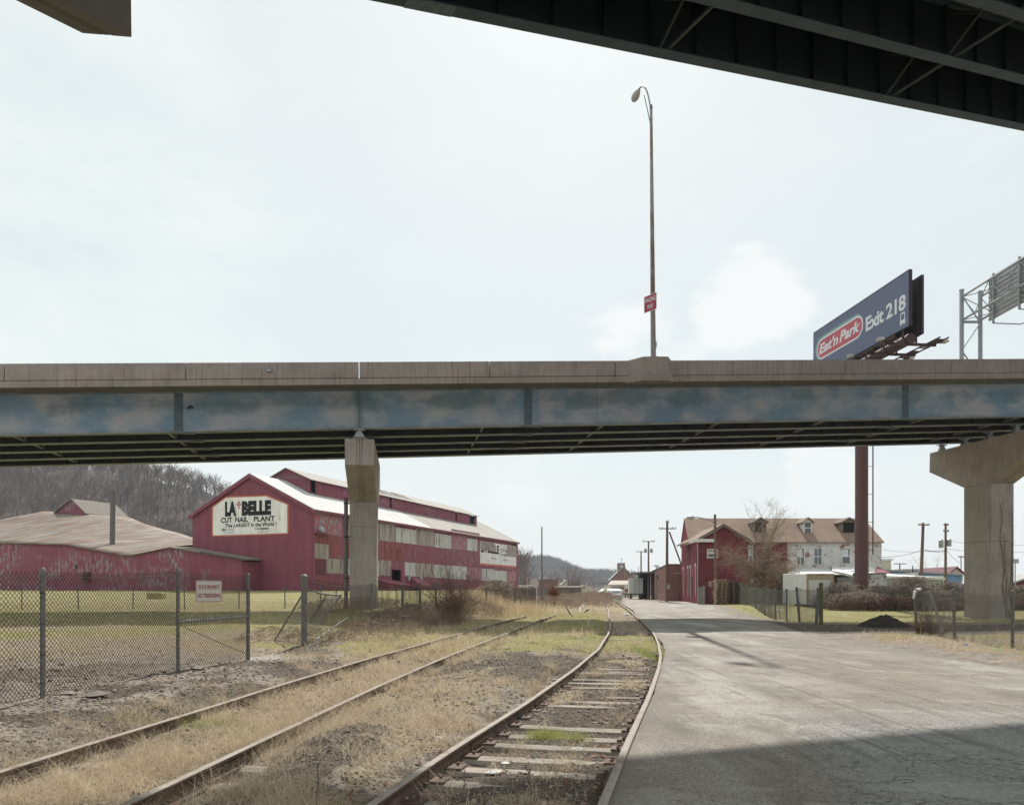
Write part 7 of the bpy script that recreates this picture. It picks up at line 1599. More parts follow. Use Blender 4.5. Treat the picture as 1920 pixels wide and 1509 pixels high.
for x0, x1, m, lab in ((1308.5, 1322, 'wood_grey', 'weathered grey board fence panel leaning before the maroon wing'), (1322.5, 1335, 'pan_dark', 'dark red board fence panel beside the grey one'), (1345, 1353.5, 'wood_grey', 'narrow grey board panel hanging just right of the street light pole')):
    a, b = P(x0, 1137, 79), P(x1, 1137, 78); mb = MB(); n = 5; rs = random.Random(int(x0))
    for i in range(n):
        p = a.lerp(b, i / n); q = a.lerp(b, (i + .94) / n); zt = P(0, 1098 if x0 < 1340 else 1101, 79).z + rs.uniform(-.15, .1); mb.hexa([(p.x, p.y, -.05), (q.x, q.y, -.05), (q.x, q.y + .05, -.05), (p.x, p.y + .05, -.05), (p.x, p.y, zt), (q.x, q.y, zt - .05), (q.x, q.y + .05, zt - .05), (p.x, p.y + .05, zt)])
    mb.box((a.x, a.y + .08, .5), (b.x, a.y + .14, .6)); mb.box((a.x, a.y + .08, 1.4), (b.x, a.y + .14, 1.5)); mb.top('fence_panel', MT[m], lab, 'fence')
# far board fence and yard clutter right of the mill
for i, (x0, x1, yt, yb, Y, m) in enumerate(((958, 989, 1101, 1130, 84, 'bark'), (989, 1004, 1099, 1132, 80, 'wood_grey'), (1008, 1029, 1101, 1133, 76, 'wood_grey'), (1066, 1092, 1106, 1122, 110, 'bark'))):
    a, b = P(x0, yb, Y), P(x1, yt, Y - 2); n = 9; rs = random.Random(i); mb = MB(); zz = -.1
    for k in range(n): xx0 = a.x + (b.x - a.x) * k / n; zt = b.z + rs.uniform(-.12, .12); mb.box((xx0, Y, zz), (xx0 + (b.x - a.x) / n * .95, Y + .06, zt))
    for h in (.6, 1.5): mb.box((a.x, Y + .065, h), (b.x, Y + .12, h + .1))
    mb.top('board_fence', MT[m], ('dark board fence section beside the mill corner', 'grey board fence section left of the metal gate post', 'grey board fence section around the flagpole foot', 'brown board fence far back by the pale shed')[i], 'fence')

# ---------------------------------------------------------------- pallets
def pallet_mb():
    mb = MB()
    for y in (-.5, 0, .46): mb.box((-.6, y, .022), (.6, y + .04, .115))
    for i in range(6): mb.box((-.6 + i * .223, -.5, .1155), (-.6 + i * .223 + .09, .5, .137))
    for i in (0, 2, 5): mb.box((-.6 + i * .223, -.5, 0), (-.6 + i * .223 + .09, .5, .0215))
    return mb
MT['wood_pallet2'] = simple('dark wet pallet timber', (0.17, 0.13, 0.10), .9, 0, .4, 1.2)
rs = random.Random(8)
ORD = ['topmost pallet ' if i == 0 else w + ' pallet from the top ' for i, w in enumerate('x second third fourth fifth sixth seventh eighth ninth tenth eleventh twelfth thirteenth fourteenth fifteenth sixteenth seventeenth eighteenth'.split())]
stacks = [(1350, 76.5, 18, 'in the stack just right of the street light pole', 0), (1341, 79, 17, 'in the stack hidden behind the street light pole', 0), (1372, 79.5, 17, 'in the dark stack behind the grey mesh fence', 1), (1386, 81, 17, 'in the dark rearmost stack left of the tree', 1), (1398, 80, 16, 'in the stack under the tree branches', 0), (1418, 84, 16, 'in the dark stack behind the tree trunk', 1),
          (1446, 75, 15, 'in the pale stack right of the tree', 0), (1461, 73, 11, 'in the low dark stack beside the truck body', 1)]
pm = [None, None]
for px, Y, n, lab, mi in stacks:
    q = P(px, 1130, Y); z = g0(q.x, Y); top_ = 0
    for k in range(n):
        if pm[mi] is None: o = pallet_mb().build('pallet', MT['wood_pallet2' if mi else 'wood_pallet']); pm[mi] = o
        else: o = pm[mi].copy(); COL.objects.link(o)
        o.location = (q.x + rs.uniform(-.06, .06), Y + rs.uniform(-.05, .05), z + k * .14 + .01); o.rotation_euler = (0, 0, math.pi / 2 + rs.uniform(-.05, .05)); tag(o, ORD[n - 1 - k] + lab, 'pallet', 'stacked wooden pallets')

# ---------------------------------------------------------------- bare trees, bushes, brush
def tree(name, label, x, y, h, seed, spread=.5, r0=.12, kids=(9, 7, 6), mat='bark', cat='tree', levels=3, lean=0, twig=None, group=None):
    segs = stick_proto(levels, seed, h, spread, r0, kids); z = g0(x, y) - .1; t = thing(name, label, cat, (x, y, z), group)
    big = [s for s in segs if s[2] > r0 * .3]; small = [s for s in segs if s[2] <= r0 * .3]
    for nm, ss, sd in (('trunk', big, 6), ('crown', small, 3)):
        if not ss: continue
        ss = [(a, b, max(r, .004), max(q, .0025)) for a, b, r, q in ss]
        V, Fq = sticks_np(ss, sd); link_mesh(nm, np_mesh(nm, V, Fq, MT[mat] if nm == 'trunk' else MT[twig or mat], smooth=sd > 3), t)
    return t
def round_tree(name, label, x, y, h, W_, seed, n1=9, fork=.28, mat='bark', twig='twig', r0=.13, dens=1.0):
    """bare tree whose branches fill a rounded crown"""
    rs = random.Random(seed); segs = []; z = g0(x, y) - .1
    def seg_curve(p, q, r0_, r1_, bend, n=4):
        pts = [p]; m = (p + q) / 2 + Vector((rs.uniform(-1, 1), rs.uniform(-1, 1), rs.uniform(.0, 1))) * bend
        for i in range(1, n + 1): t = i / n; pts.append(p * (1 - t) ** 2 + m * 2 * t * (1 - t) + q * t * t)
        for i in range(n): segs.append((pts[i], pts[i + 1], r0_ + (r1_ - r0_) * i / n, r0_ + (r1_ - r0_) * (i + 1) / n))
        return pts
    tr = seg_curve(Vector((0, 0, 0)), Vector((rs.uniform(-.2, .2), 0, h * fork)), r0, r0 * .8, .05)
    C0 = Vector((0, 0, h * .6)); 
    def tgt(): 
        while True:
            v = Vector((rs.uniform(-1, 1), rs.uniform(-1, 1), rs.uniform(-.75, 1)));
            if .5 < v.length < 1: return C0 + Vector((v.x * W_ / 2, v.y * W_ / 2, v.z * h * .42))
    for i in range(n1):
        b = seg_curve(tr[-1].lerp(tr[2], rs.random() * .6), tgt(), r0 * .42, r0 * .09, h * .07, 6)
        for j in range(int(9 * dens)):
            p = b[rs.randint(2, 6)]; d = (p - C0).normalized() * .6 + Vector((rs.uniform(-1, 1), rs.uniform(-1, 1), rs.uniform(-.3, 1))); L = h * rs.uniform(.10, .22)
            c = seg_curve(p, p + d.normalized() * L, r0 * .10, r0 * .04, L * .15, 3)
            for k in range(int(6 * dens)):
                p2 = c[rs.randint(1, 3)]; d2 = d.normalized() * .5 + Vector((rs.uniform(-1, 1), rs.uniform(-1, 1), rs.uniform(-.4, 1))); e = seg_curve(p2, p2 + d2.normalized() * L * rs.uniform(.3, .6), r0 * .045, r0 * .02, L * .05, 2)
    t = thing(name, label, 'tree', (x, y, z)); big = [s for s in segs if s[2] > r0 * .12]; small = [s for s in segs if s[2] <= r0 * .12]
    for nm, ss, sd, m in (('trunk', big, 6, mat), ('crown', small, 3, twig)):
        ss = [(a, b, max(r, .008), max(q, .005)) for a, b, r, q in ss]; V, Fq = sticks_np(ss, sd); link_mesh(nm, np_mesh(nm, V, Fq, MT[m]), t)
q = P(1432, 1130, 74); round_tree('bare_tree', 'bare spreading tree in front of the maroon brick building', q.x, 74, P(0, 950, 74).z, 7.6, 5, 26, .30, dens=1.8, r0=.17)
q = P(1749, 1080, 150); round_tree('bare_tree', 'small bare tree between the two right utility poles', q.x, 150, P(0, 1034, 150).z + .5, 7.5, 6, 9)
for px, pt, Y, sd, lab in ((1075, 1052, 130, 11, 'taller of the bare trees beyond the flagpole'), (1068, 1062, 128, 12, 'left bare tree beyond the flagpole'), (1085, 1065, 128, 13, 'right bare tree leaning over the tin shed'), (1039, 1072, 150, 14, 'small bare tree right of the flagpole behind the shrub')):
    q = P(px, 1110, Y); round_tree('bare_tree', lab, q.x, Y, P(0, pt, Y).z, (P(0, pt, Y).z) * .62, sd, 9, .35, twig='twig_red', r0=.16)
def bush(name, label, x, y, h, W_, n, seed, mat, r=.012, fan=1.0, cat='bush', curl=.3, z=None, parent=None):
    rs = np.random.RandomState(seed); P0, P1, R0, R1 = [], [], [], []; z = g0(x, y) if z is None else z
    for i in range(n):
        a = rs.uniform(0, 6.28); k = rs.rand() ** .6; tip = np.array([math.cos(a) * W_ / 2 * k * fan, math.sin(a) * W_ / 2 * k * fan, h * rs.uniform(.45, 1.0) * (1 - .35 * k)]); b = np.array([rs.uniform(-.12, .12) * W_, rs.uniform(-.1, .1) * W_, -.05]); p = b; m = 6; mid = (b + tip) / 2 + np.array([0, 0, h * .12])
        for j in range(1, m + 1):
            t = j / m; q = b * (1 - t) ** 2 + mid * 2 * t * (1 - t) + tip * t * t + rs.uniform(-1, 1, 3) * curl * .12 * h * t; P0.append(p); P1.append(q); rr = r * (1 - .75 * (j - 1) / m); R0.append(rr); R1.append(r * (1 - .75 * j / m))
            if j > 1:
                for _ in range(2): e = q + (q - p) * .4 + rs.uniform(-1, 1, 3) * h * .09; P0.append(q); P1.append(e); R0.append(r * .35); R1.append(r * .15); e2 = e + rs.uniform(-1, 1, 3) * h * .06; P0.append(e); P1.append(e2); R0.append(r * .2); R1.append(r * .1)
            p = q
    V, Fq = sticks_from(np.array(P0), np.array(P1), np.array(R0), np.array(R1)); o = link_mesh(name, np_mesh(name, V, Fq, MT[mat]), None, (x, y, z)); return tag(o, label, cat)
q = P(845, 1168, 34.5); bush('bare_bush', 'large bare reddish bush fanning up before the mill, right of the pier', q.x, 34.5, 3.5, 3.4, 105, 3, 'twig_red', .013)
q = P(838, 1172, 33); bush('bare_bush', 'low tangle of bare twigs at the foot of the large bush', q.x - .2, 33, .9, 3.6, 110, 4, 'twig', .007)
q = P(1038, 1135, 74); bush('rusty_shrub', 'rust brown upright shrub right of the flagpole', q.x, 74, 2.2, 1.6, 240, 5, 'brown_leaf', .02, .8)
q = P(1756, 1190, 26.3); bush('weed_clump', 'brown dry weeds tangled in the slumping fence corner', q.x, 26.3, .75, 1.5, 220, 8, 'twig_red', .006)
q = P(1726, 1188, 27.2); bush('weed_clump', 'brown dry weeds at the foot of the rag-topped corner post', q.x, 27.2, .7, .9, 120, 9, 'twig_red', .006)
def tangle(name, label, boxes, n, seed, mat, r=.012, cat='thicket', kind='stuff', L=1.2):
    """curly vine stems heaped over a volume: boxes of (x0,x1,y0,y1,ztop)"""
    rs = np.random.RandomState(seed); P0, P1 = [], []; ws = np.array([(b[1] - b[0]) * (b[3] - b[2]) * max(b[4], .5) for b in boxes]); ws = ws / ws.sum()
    for i in range(n):
        b = boxes[rs.choice(len(boxes), p=ws)]; u, v = rs.rand(), rs.rand(); x = b[0] + (b[1] - b[0]) * u; y = b[2] + (b[3] - b[2]) * v
        dome = (1 - (2 * u - 1) ** 4 * .5) * (1 - (2 * v - 1) ** 4 * .35); z0 = g0f(x, y); zt = b[4] * dome
        z = z0 + zt * rs.rand() ** .55; p = np.array([x, y, z]); d = rs.normal(size=3); d[2] *= .6; d /= np.linalg.norm(d); st = L * rs.uniform(.5, 1.2) / 7
        for j in range(7):
            d = d + rs.normal(size=3) * .38; d[2] -= .05 if p[2] > z0 + zt * .9 else 0; d /= np.linalg.norm(d); q = p + d * st
            if q[2] < z0: q[2] = z0 + .02
            if q[2] > z0 + zt * 1.04: q[2] = z0 + zt * 1.04; d[2] = -abs(d[2])
            P0.append(p); P1.append(q); p = q
    P0, P1 = np.array(P0), np.array(P1); V, Fq = sticks_from(P0, P1, rs.uniform(.5, 1.2, len(P0)) * r); c = P0.mean(0); c[2] = 0
    return tag(link_mesh(name, np_mesh(name, V - c, Fq, MT[mat]), None, tuple(c)), label, cat, kind=kind)
def g0f(x, y): return float(gbase(x, y)) - .04
def hedge_boxes(lst): 
    out = []
    for x0, x1, pt, Y, dep in lst: a, b = P(x0, pt, Y), P(x1, pt, Y); out.append((a.x, b.x, Y, Y + dep, max(.4, a.z - g0f(a.x, Y))))
    return out
tangle('vine_thicket', 'grey leafless vine thicket forming a hedge in front of the low white building', hedge_boxes([(1566, 1606, 1094, 63, 2), (1566, 1700, 1113, 60.5, 3.5), (1655, 1690, 1100, 62, 3), (1694, 1762, 1094, 61, 4), (1705, 1748, 1083, 62, 2.5), (1755, 1800, 1108, 61, 3), (1785, 1812, 1092, 62, 3), (1900, 1990, 1100, 61, 3), (1630, 1672, 1104, 62, 2)]), 9500, 3, 'vine', .018, L=1.5)
tangle('brush_line', 'reddish brown brush under the vine hedge on the right', hedge_boxes([(1570, 1810, 1120, 59.5, 1.5), (1810, 1990, 1120, 60, 2)]), 3000, 4, 'twig_red', .014, L=1.0)
tangle('fence_brush', 'brown scrubby weeds growing along the older fence and around the pier foot', [(-5.3, -3.2, 22, 27, .55), (-5.2, -3.4, 27, 34, .75), (-9.5, -4.2, 33, 38, .8), (-5.0, -2.0, 34, 41, .8), (-4, -.5, 41, 47, .9), (-7.5, -4.9, 20.5, 24, .3)], 3600, 5, 'twig', .007, L=.6)
tangle('vine_mound', 'pale matted vine mound on the fence corner at the right end of the mill', hedge_boxes([(916, 946, 1089, 60, 2.2)]), 900, 6, 'straw_vine' if 'straw_vine' in MT else 'vine', .02, kind=None, cat='vine')
tangle('yard_brush', 'brown brush and scrub before the board fences beyond the tracks', [(-3, 1.5, 55, 62, 1.2), (-1, 6, 64, 74, 1.1), (3, 9, 78, 90, 1.2), (8, 14, 95, 112, 1.4), (5.5, 10, 70, 84, .8)], 4200, 7, 'twig', .012, L=1.1)
# tall golden grass clump and dry stalks by numpy blades below

# ---------------------------------------------------------------- earth heap and litter
def heap():
    c = P(1661, 1171, 34.6); mb = MB(); nr, na = 14, 40; vs = []; fs = []
    for i in range(nr + 1):
        for j in range(na):
            rr = i / nr; a = 2 * math.pi * j / na; x = math.cos(a) * rr * 1.35; y = math.sin(a) * rr * 1.0; h = .60 * (1 - rr) ** .8 * (1 - .25 * math.cos(a) * rr) if rr < 1 else 0
            h += (float(fbm(x * 3 + 9, y * 3 + 4, 1.7, 4, 3)) - .5) * .22 * (1 - rr * .7); vs.append((c.x + x, c.y + y, max(h, -.05) + g0(c.x, c.y) - .02))
    for i in range(nr):
        for j in range(na): fs.append((i * na + j, i * na + (j + 1) % na, (i + 1) * na + (j + 1) % na, (i + 1) * na + j))
    mb.add(vs, fs); mb.top('earth_heap', MT['dirt_pile'], 'low heap of dark loose earth on the right lawn edge', 'heap')
heap()
def flake(name, label, px, py, size, mat, cat, seed, flat=.25, n=7, dz=0):
    Y = EYE * F / (py - HY); 
    for _ in range(3): x = (px - 960) / F * Y; z = g0(x, Y); Y = (EYE - z) * F / (py - HY)
    x = (px - 960) / F * Y; z = g0(x, Y); rs = random.Random(seed); mb = MB(); pts = []
    for i in range(n): a = 2 * math.pi * i / n; r = size * rs.uniform(.6, 1); pts.append((x + math.cos(a) * r, Y + math.sin(a) * r * .7, z + dz + size * flat * rs.uniform(.2, .9)))
    c0 = (x, Y, z + dz + size * flat * 1.3); c1_ = (x, Y, z - .01 + dz); mb.add(pts + [c0, c1_], [(i, (i + 1) % n, n) for i in range(n)] + [((i + 1) % n, i, n + 1) for i in range(n)]); return mb.top(name, MT[mat], label, cat)
for i, (px, py, s, nm, m, cat, lab) in enumerate((
    (52, 1133, .34, 'plastic_bag', 'paper', 'litter', 'white plastic bag lying in the field behind the fence at far left'),
    (370, 1256, .20, 'flat_stone', 'rock', 'stone', 'flat pale stone at the base of the second fence post'),
    (182, 1307, .24, 'flat_stone', 'rock', 'stone', 'largest flat stone in the gravel below the fence'),
    (128, 1303, .15, 'flat_stone', 'rock', 'stone', 'thin flat stone beside the first fence post'),
    (105, 1334, .08, 'stone', 'rock', 'stone', 'small pale stone alone in the left gravel'),
    (561, 1448, .07, 'stone', 'rock', 'stone', 'rounded white stone on the spoil between the two tracks'),
    (308, 1261, .08, 'brick_piece', 'brown_leaf', 'brick', 'brown brick fragment on the gravel by the fence bottom'),
    (1083, 1407, .11, 'paper_scrap', 'paper', 'litter', 'crumpled white paper on a tie near the right rail'),
    (928, 1451, .10, 'paper_scrap', 'paper', 'litter', 'long white scrap lying beside the dead leaves'),
    (887, 1424, .09, 'leaf_pile', 'brown_leaf', 'leaves', 'curled brown leaves beside the middle rail'),
    (822, 1384, .05, 'paper_scrap', 'paper', 'litter', 'small white scrap in the straw left of the middle rail'),
    (787, 1386, .05, 'stone', 'rock', 'stone', 'pale pebble in the straw between the tracks'),
    (948, 1432, .06, 'paper_scrap', 'paper', 'litter', 'torn white scrap just above the long one'),
    (1178, 1254, .12, 'leaf_pile', 'brown_leaf', 'leaves', 'reddish brown leaf heap between the far ties'),
    (1175, 1154, .35, 'paper_scrap', 'paper', 'litter', 'white litter beside the distant right rail'),
    (1190, 1159, .2, 'leaf_pile', 'sign_red', 'litter', 'small red scrap beside the distant right rail'),
    (1870, 1219, .16, 'litter_bag', 'green_litter', 'litter', 'bright green litter under the right fence'),
    (1811, 1209, .10, 'litter_bag', 'blue_metal', 'litter', 'small blue scrap under the right fence'),
    (1803, 1197, .18, 'stone', 'rock', 'stone', 'pale rubble at the foot of the middle right fence post'),
    (1825, 1202, .14, 'leaf_pile', 'brown_leaf', 'leaves', 'brown leaf litter along the right fence foot'),
    (1460, 1142, .35, 'board_scrap', 'paper', 'litter', 'white board lying on the lawn behind the grey fence'),
    (1437, 1151, .2, 'paper_scrap', 'paper', 'litter', 'white scrap at a post foot of the grey fence'),
    (1105, 1165, .15, 'paper_scrap', 'paper', 'litter', 'white scrap in the shaded weeds between the tracks'),
    (1395, 1148, .2, 'stone', 'rock', 'stone', 'pale stone on the verge before the grey fence'))):
    flake(nm, lab, px, py, s, m, cat, i, .35 if 'paper' in nm or 'bag' in nm else .3)
q = P(293, 1106, 60); mb = MB(); z = g0(q.x, 60); mb.box((q.x - .6, 59.6, z), (q.x + .6, 60.4, z + .5)); mb.top('straw_bale', MT['straw_bale'], 'small yellowish bale sitting before the shed wall', 'bale', bevel=.06)
# fallen branches past the shadow
for (a, b, c, lab) in (((1061, 1137), (1069, 1150), (1076, 1157), 'dark fallen branch left of the front track beyond the shadow'), ((1094, 1133), (1088, 1140), (1087, 1147), 'pale curved branch standing in the far weeds'), ((1096, 1147), (1101, 1144), (1104, 1142), 'short dark branch beside the pale curved one')):
    Y = 46; mb = MB(); mb.tube([P(*a, Y), P(*b, Y - .5), P(*c, Y - 1)], [.03, .05, .04], 5); mb.top('fallen_branch', MT['bark'] if 'dark' in lab else MT['paper'], lab, 'branch')
# concrete slab by the gate
mb = MB(); q = P(505, 1235, 17.6); pts = [(q.x + math.cos(a) * 1.15 * (1 + .15 * math.sin(3 * a)), 17.6 + math.sin(a) * .75 * (1 + .1 * math.cos(5 * a)), g0(q.x, 17.6) - .05) for a in np.linspace(0, 6.28, 22)[:-1]]; mb.prism(pts, (0, 0, .075)); tag(mb.build('concrete_pad', MT['pave']), kind='structure')

# ---------------------------------------------------------------- stones, leaves and grass over the ground
def sample(n, y0, y1, pw, seed, xl=-.72, xr=.72):
    rs = np.random.RandomState(seed); u = rs.rand(n); a = 1 - pw; y = (y0 ** a + (y1 ** a - y0 ** a) * u) ** (1 / a) if abs(a) > 1e-6 else y0 * (y1 / y0) ** u
    x = rs.uniform(xl, xr, n) * (y + .8); return x, y, rs
def stones():
    x, y, rs = sample(60000, 3.6, 30, 1.25, 5, -.75, .45); g, s, d = masks(x, y); gravel = 1 - np.clip(g + s * .8, 0, 1)
    keep = (rs.rand(len(x)) < np.clip(gravel * 1.1 + d * .2, .03, 1) * np.where(x < fencex(np.minimum(y, 17)), .45, 1)) & ~((x > roadL(y) + .3)) ; edge = (x > roadL(y)) ; x, y = x[keep], y[keep]; n = len(x)
    sz = rs.uniform(.007, .024, n) * (1 + 1.6 * (rs.rand(n) > .965) * rs.rand(n)) * np.clip(y / 9, .8, 1.5); z = gz(x, y)
    base = np.array([[1, 0, 0], [0, 1, 0], [-1, 0, 0], [0, -1, 0], [0, 0, .7], [0, 0, -.5]], float); Fb = np.array([[0, 1, 4], [1, 2, 4], [2, 3, 4], [3, 0, 4], [1, 0, 5], [2, 1, 5], [3, 2, 5], [0, 3, 5]])
    V = base[None] * rs.uniform(.55, 1.3, (n, 6, 1)) * sz[:, None, None]; V[:, :, 2] *= rs.uniform(.4, 1.0, (n, 1)); a = rs.uniform(0, 6.28, n); c, q = np.cos(a)[:, None], np.sin(a)[:, None]
    X = V[:, :, 0] * c - V[:, :, 1] * q + x[:, None]; Y = V[:, :, 0] * q + V[:, :, 1] * c + y[:, None]; Z = V[:, :, 2] + (z + sz * .15)[:, None]
    Vv = np.stack([X, Y, Z], -1).reshape(-1, 3); Fq = (np.arange(n)[:, None, None] * 6 + Fb[None]).reshape(-1, 3)
    t = rs.rand(n) ** 1.4; col = np.array([.13, .10, .078]) * (1 - t[:, None]) + np.array([.44, .385, .32]) * t[:, None]; col = np.c_[np.repeat(col, 6, 0), np.ones(n * 6)]
    tag(link_mesh('gravel', np_mesh('gravel', Vv, Fq, MT['stone'], col)), 'loose grey and brown gravel scattered over the yard and track bed', 'gravel', kind='stuff')
stones()
def blades(name, label, x, y, h, wd, lean, col, rs, z=None, seg=3, jitter=.25):
    n = len(x); z = gz(x, y) - .01 if z is None else z; a = rs.uniform(0, 6.28, n); d = np.c_[np.cos(a), np.sin(a)]; b = rs.uniform(0, 6.28, n); wv = np.c_[np.cos(b), np.sin(b)] * wd[:, None]
    V = []; 
    for i in range(seg + 1):
        t = i / seg; off = lean * h * t ** 1.7; cx = x + d[:, 0] * off; cy = y + d[:, 1] * off; cz = z + h * (t - .5 * np.clip(lean, 0, 1.6) * .45 * t * t)
        if i: cx = cx + rs.normal(size=n) * h * jitter * .15; cy = cy + rs.normal(size=n) * h * jitter * .15
        k = (1 - t) ** .7 * .5
        if i < seg: V += [np.c_[cx - wv[:, 0] * k, cy - wv[:, 1] * k, cz], np.c_[cx + wv[:, 0] * k, cy + wv[:, 1] * k, cz]]
        else: V += [np.c_[cx - wv[:, 0] * .06, cy - wv[:, 1] * .06, cz], np.c_[cx + wv[:, 0] * .06, cy + wv[:, 1] * .06, cz]]
    m = 2 * (seg + 1); V = np.stack(V, 1).reshape(-1, 3); Fq = np.concatenate([np.arange(n)[:, None] * m + np.array([[2 * i, 2 * i + 1, 2 * i + 3, 2 * i + 2]]) for i in range(seg)])
    c = np.c_[np.repeat(col, m, 0), np.ones(n * m)]; return tag(link_mesh(name, np_mesh(name, V, Fq, MT['blade'], c)), label, 'grass', kind='stuff')
def mixc(a, b, t): return np.array(a)[None] * (1 - t[:, None]) + np.array(b)[None] * t[:, None]
# dry straw
x, y, rs = sample(420000, 3.8, 60, 1.2, 21, -.72, .72); g, s, d = masks(x, y); cl = fbm(x, y, 2.2, 3, 61); cl2 = fbm(x, y, .6, 3, 71)
onr = (x > roadL(y)) & (x < roadR(y) + .2); p = s * (1 - .6 * g) * (.2 + 1.5 * sstep(.38, .62, cl)) * (1 - .85 * (d > .5)); keep = (rs.rand(len(x)) < p * .95) & ~onr; x, y, cl, cl2, s = x[keep], y[keep], cl[keep], cl2[keep], s[keep]
ncl = 520; cy_ = 4.2 * (34 / 4.2) ** rs.rand(ncl); cx_ = c2(cy_) + rs.normal(-.1, 1.0, ncl); k_ = rs.rand(ncl) < .22; cx_[k_] = c1(cy_[k_]) + rs.choice([-1.3, -.45, .2, -1.8], k_.sum()) + rs.normal(0, .15, k_.sum()); kc = cx_ > -5.4; cx_, cy_ = cx_[kc], cy_[kc]; nb = rs.randint(25, 70, len(cx_)); NT = int(nb.sum())
x = np.r_[x, np.repeat(cx_, nb) + rs.normal(0, .07, NT)]; y = np.r_[y, np.repeat(cy_, nb) + rs.normal(0, .07, NT)]; cl = np.r_[cl, np.full(NT, .8)]; cl2 = np.r_[cl2, np.repeat(rs.rand(len(cx_)), nb)]; s = np.r_[s, np.ones(NT)]; n = len(x)
rl = np.minimum(np.abs(x - c2(np.minimum(y, 60)) - .8), np.abs(x - c2(np.minimum(y, 60)) + .8)); h = rs.uniform(.05, .22, n) * (.45 + 1.25 * cl) * np.where(rs.rand(n) > .94, 1.8, 1) * (1 + .5 * (rl < .35) * (y > 7.5)) * np.where(x < -5.6, .6, 1) * np.interp(y, [4, 20, 60], [.9, 1, 1.3])
h[-NT:] = rs.uniform(.10, .32, NT)
blades('dry_grass', 'pale dry straw grass matted over the tracks and verges', x, y, h, np.maximum(.0035, y * .00045), rs.uniform(.3, 1.9, n), mixc((.40, .30, .20), (.92, .80, .60), rs.rand(n)) * (.75 + .4 * cl2)[:, None], rs)
# green
x, y, rs = sample(300000, 4, 95, 1.05, 22, -.72, .72); g, s, d = masks(x, y); cl = fbm(x, y, 1.5, 3, 63); onr = (x > roadL(y)) & (x < roadR(y) + .1); p = g * (.3 + 1.1 * sstep(.35, .6, cl)); keep = (rs.rand(len(x)) < p) & ~onr
# the two bright tufts near the camera
tx, ty = [], []
for cx, cy, rx, ry, k in ((-2.55 + .55, 8.85, .55, .3, 0), (-3.55, 9.2, .35, .25, 420), (-2.95, 8.7, .3, .2, 300), (.40, 8.6, .26, .24, 800), (.72, 8.5, .16, .12, 260), (-4.3, 9.2, .5, .3, 260), (3.45, 19, .25, 3, 900), (-1.0, 24.5, .8, .5, 700)):
    rr = np.sqrt(rs.rand(k)) * rs.uniform(.5, 1.25, k); aa = rs.uniform(0, 6.28, k); tx.append(cx + rx * rr * np.cos(aa)); ty.append(cy + ry * rr * np.sin(aa))
tx, ty = np.concatenate(tx), np.concatenate(ty); nt_ = len(tx); x, y, cl = np.r_[x[keep], tx], np.r_[y[keep], ty], np.r_[cl[keep], np.full(nt_, .7)]; n = len(x)
h = rs.uniform(.03, .075, n) * (.7 + .6 * cl); h[-nt_:] *= rs.uniform(1.0, 2.4, nt_)
tmix = np.clip(rs.rand(n) * .6 + (fbm(x, y, .4, 3, 77) - .25) * 1.1, 0, 1); tmix[-nt_:] *= .35
blades('green_grass', 'short yellow green grass over the field, lawn and between the tracks', x, y, h, np.maximum(.004, y * .00055), rs.uniform(.2, 1.1, n), mixc((.32, .38, .10), (.68, .58, .30), tmix), rs, seg=2)
# tall dry weed stalks, golden clump
x, y, rs = sample(26000, 16, 90, .9, 23, -.5, .22); L_ = c2(np.minimum(y, 60)); R_c = c1(np.minimum(y, 150)); band = ((x < L_ - .9) & (x > -5.6) & (y > 20) & (y < 50)) * .55 + ((y > 42) & (x < R_c - 1.2) & (x > -4)) * .8 + ((y > 24) & (y < 31) & (np.abs(x - R_c) > 1.0) & (x < roadL(y)) & (x > L_ + 1.5)) * .5
keep = rs.rand(len(x)) < band * sstep(.4, .6, fbm(x, y, .5, 3, 81)); x, y = x[keep], y[keep]
gx_, gy_ = rs.normal(-2.1, .9, 3800), rs.normal(50, 2.2, 3800); gx2, gy2 = rs.normal(-.3, 1.4, 2200), rs.normal(53, 2.5, 2200); x, y = np.r_[x, gx_, gx2], np.r_[y, gy_, gy2]; n = len(x)
h = rs.uniform(.2, .5, n); h[-6000:] = rs.uniform(.4, 1.0, 6000); h[-6000:-2200] *= 1.15
blades('tall_weeds', 'tall golden dry weeds along the old fence and far tracks', x, y, h, np.maximum(.006, y * .0006), rs.uniform(.05, .6, n), mixc((.46, .36, .23), (.78, .64, .43), rs.rand(n)), rs)
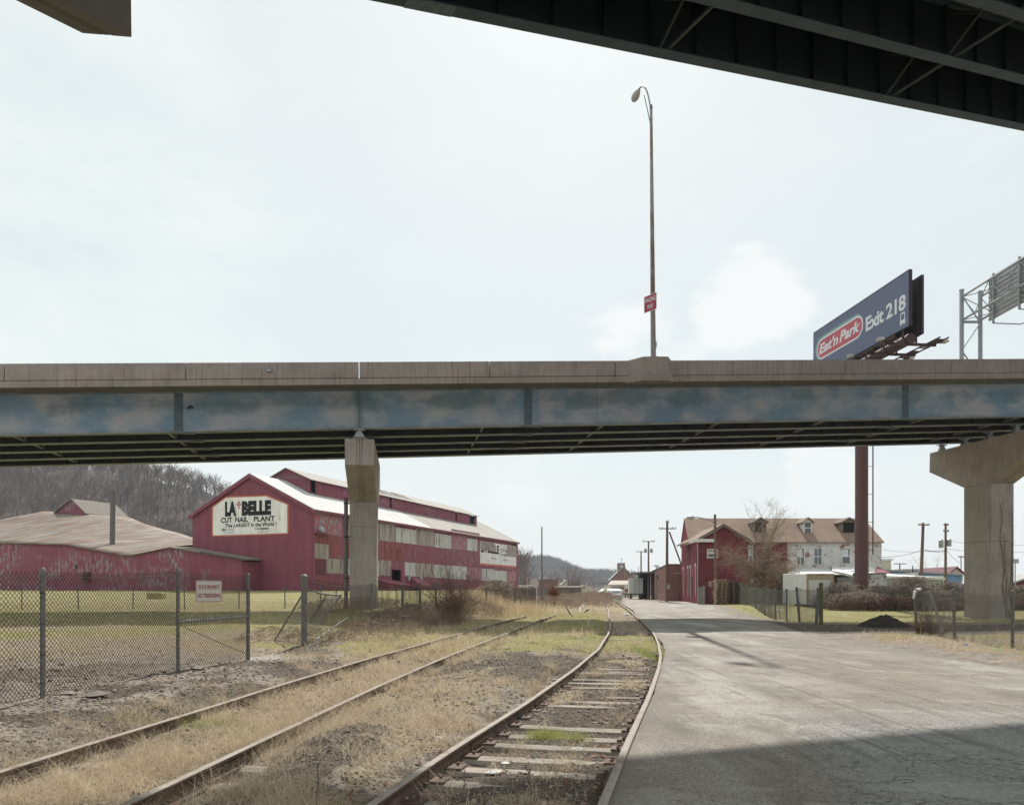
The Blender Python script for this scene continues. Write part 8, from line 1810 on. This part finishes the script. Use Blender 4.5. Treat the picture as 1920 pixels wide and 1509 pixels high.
# dead leaves
x, y, rs = sample(5200, 4.5, 30, 1.1, 24, -.3, .3); R_c = c1(np.minimum(y, 150)); w = np.exp(-((x - R_c - .5) / .35) ** 2) + .4 * np.exp(-((x - R_c + .9) / .25) ** 2) + .04; keep = (rs.rand(len(x)) < w) & (x < roadL(y) + .1); x, y = x[keep], y[keep]; n = len(x)
z = gz(x, y) + .01; sz = rs.uniform(.012, .035, n) * np.clip(y / 10, 1, 2); a = rs.uniform(0, 6.28, n); u = np.c_[np.cos(a), np.sin(a), rs.uniform(-.5, .5, n)] * sz[:, None]; v = np.c_[-np.sin(a), np.cos(a), rs.uniform(-.5, .7, n)] * sz[:, None] * .7; c = np.c_[x, y, z + sz * .4]
V = np.stack([c - u, c + v, c + u * rs.uniform(.6, 1.2, (n, 1)), c - v], 1).reshape(-1, 3); Fq = np.arange(n * 4).reshape(n, 4); t_ = rs.rand(n); col = mixc((.26, .12, .07), (.62, .52, .42), t_ ** 1.6)
tag(link_mesh('dead_leaves', np_mesh('dead_leaves', V, Fq, MT['blade'], np.c_[np.repeat(col, 4, 0), np.ones(n * 4)])), 'dead leaves and chips drifted against the rails', 'leaves', kind='stuff')
# dark stalks standing in the near ground
for i, (px, yb, yt) in enumerate(((593, 1509, 1428), (868, 1500, 1440), (655, 1420, 1395), (990, 1470, 1440))):
    Y = EYE * F / (yb - HY + 4); a = P(px, yb, Y); b = P(px + 2, yt, Y); mb = MB(); mb.tube([a, a.lerp(b, .5) + Vector((.01, 0, 0)), b], .004, 4)
    rs_ = random.Random(i)
    for k in range(12): q = a.lerp(b, rs_.uniform(.3, 1)); mb.tube([q, q + Vector((rs_.uniform(-.03, .03), rs_.uniform(-.03, .03), rs_.uniform(.01, .04)))], .0025, 3)
    mb.top('weed_stalk', MT['bark'], ('tall dark dry weed stalk at the bottom edge between the tracks', 'dry stalk beside the middle rail near the bottom edge', 'short dry stalk on the spoil between tracks', 'short dry stalk between the rails of the front track')[i], 'weed')

# ---------------------------------------------------------------- haze
hz = MB(); hz.box((-1400, -100, -4), (2200, 2300, 175)); hm = bpy.data.materials.new('haze'); hm.use_nodes = True; nt = hm.node_tree; nt.nodes.clear()
ho = nt.nodes.new('ShaderNodeOutputMaterial'); pv = nt.nodes.new('ShaderNodeVolumePrincipled'); pv.inputs['Density'].default_value = .00023; pv.inputs['Color'].default_value = (.80, .90, 1, 1); pv.inputs['Anisotropy'].default_value = 0.0
nt.links.new(pv.outputs[0], ho.inputs['Volume']); hob = hz.build('haze', hm); tag(hob, kind='stuff')
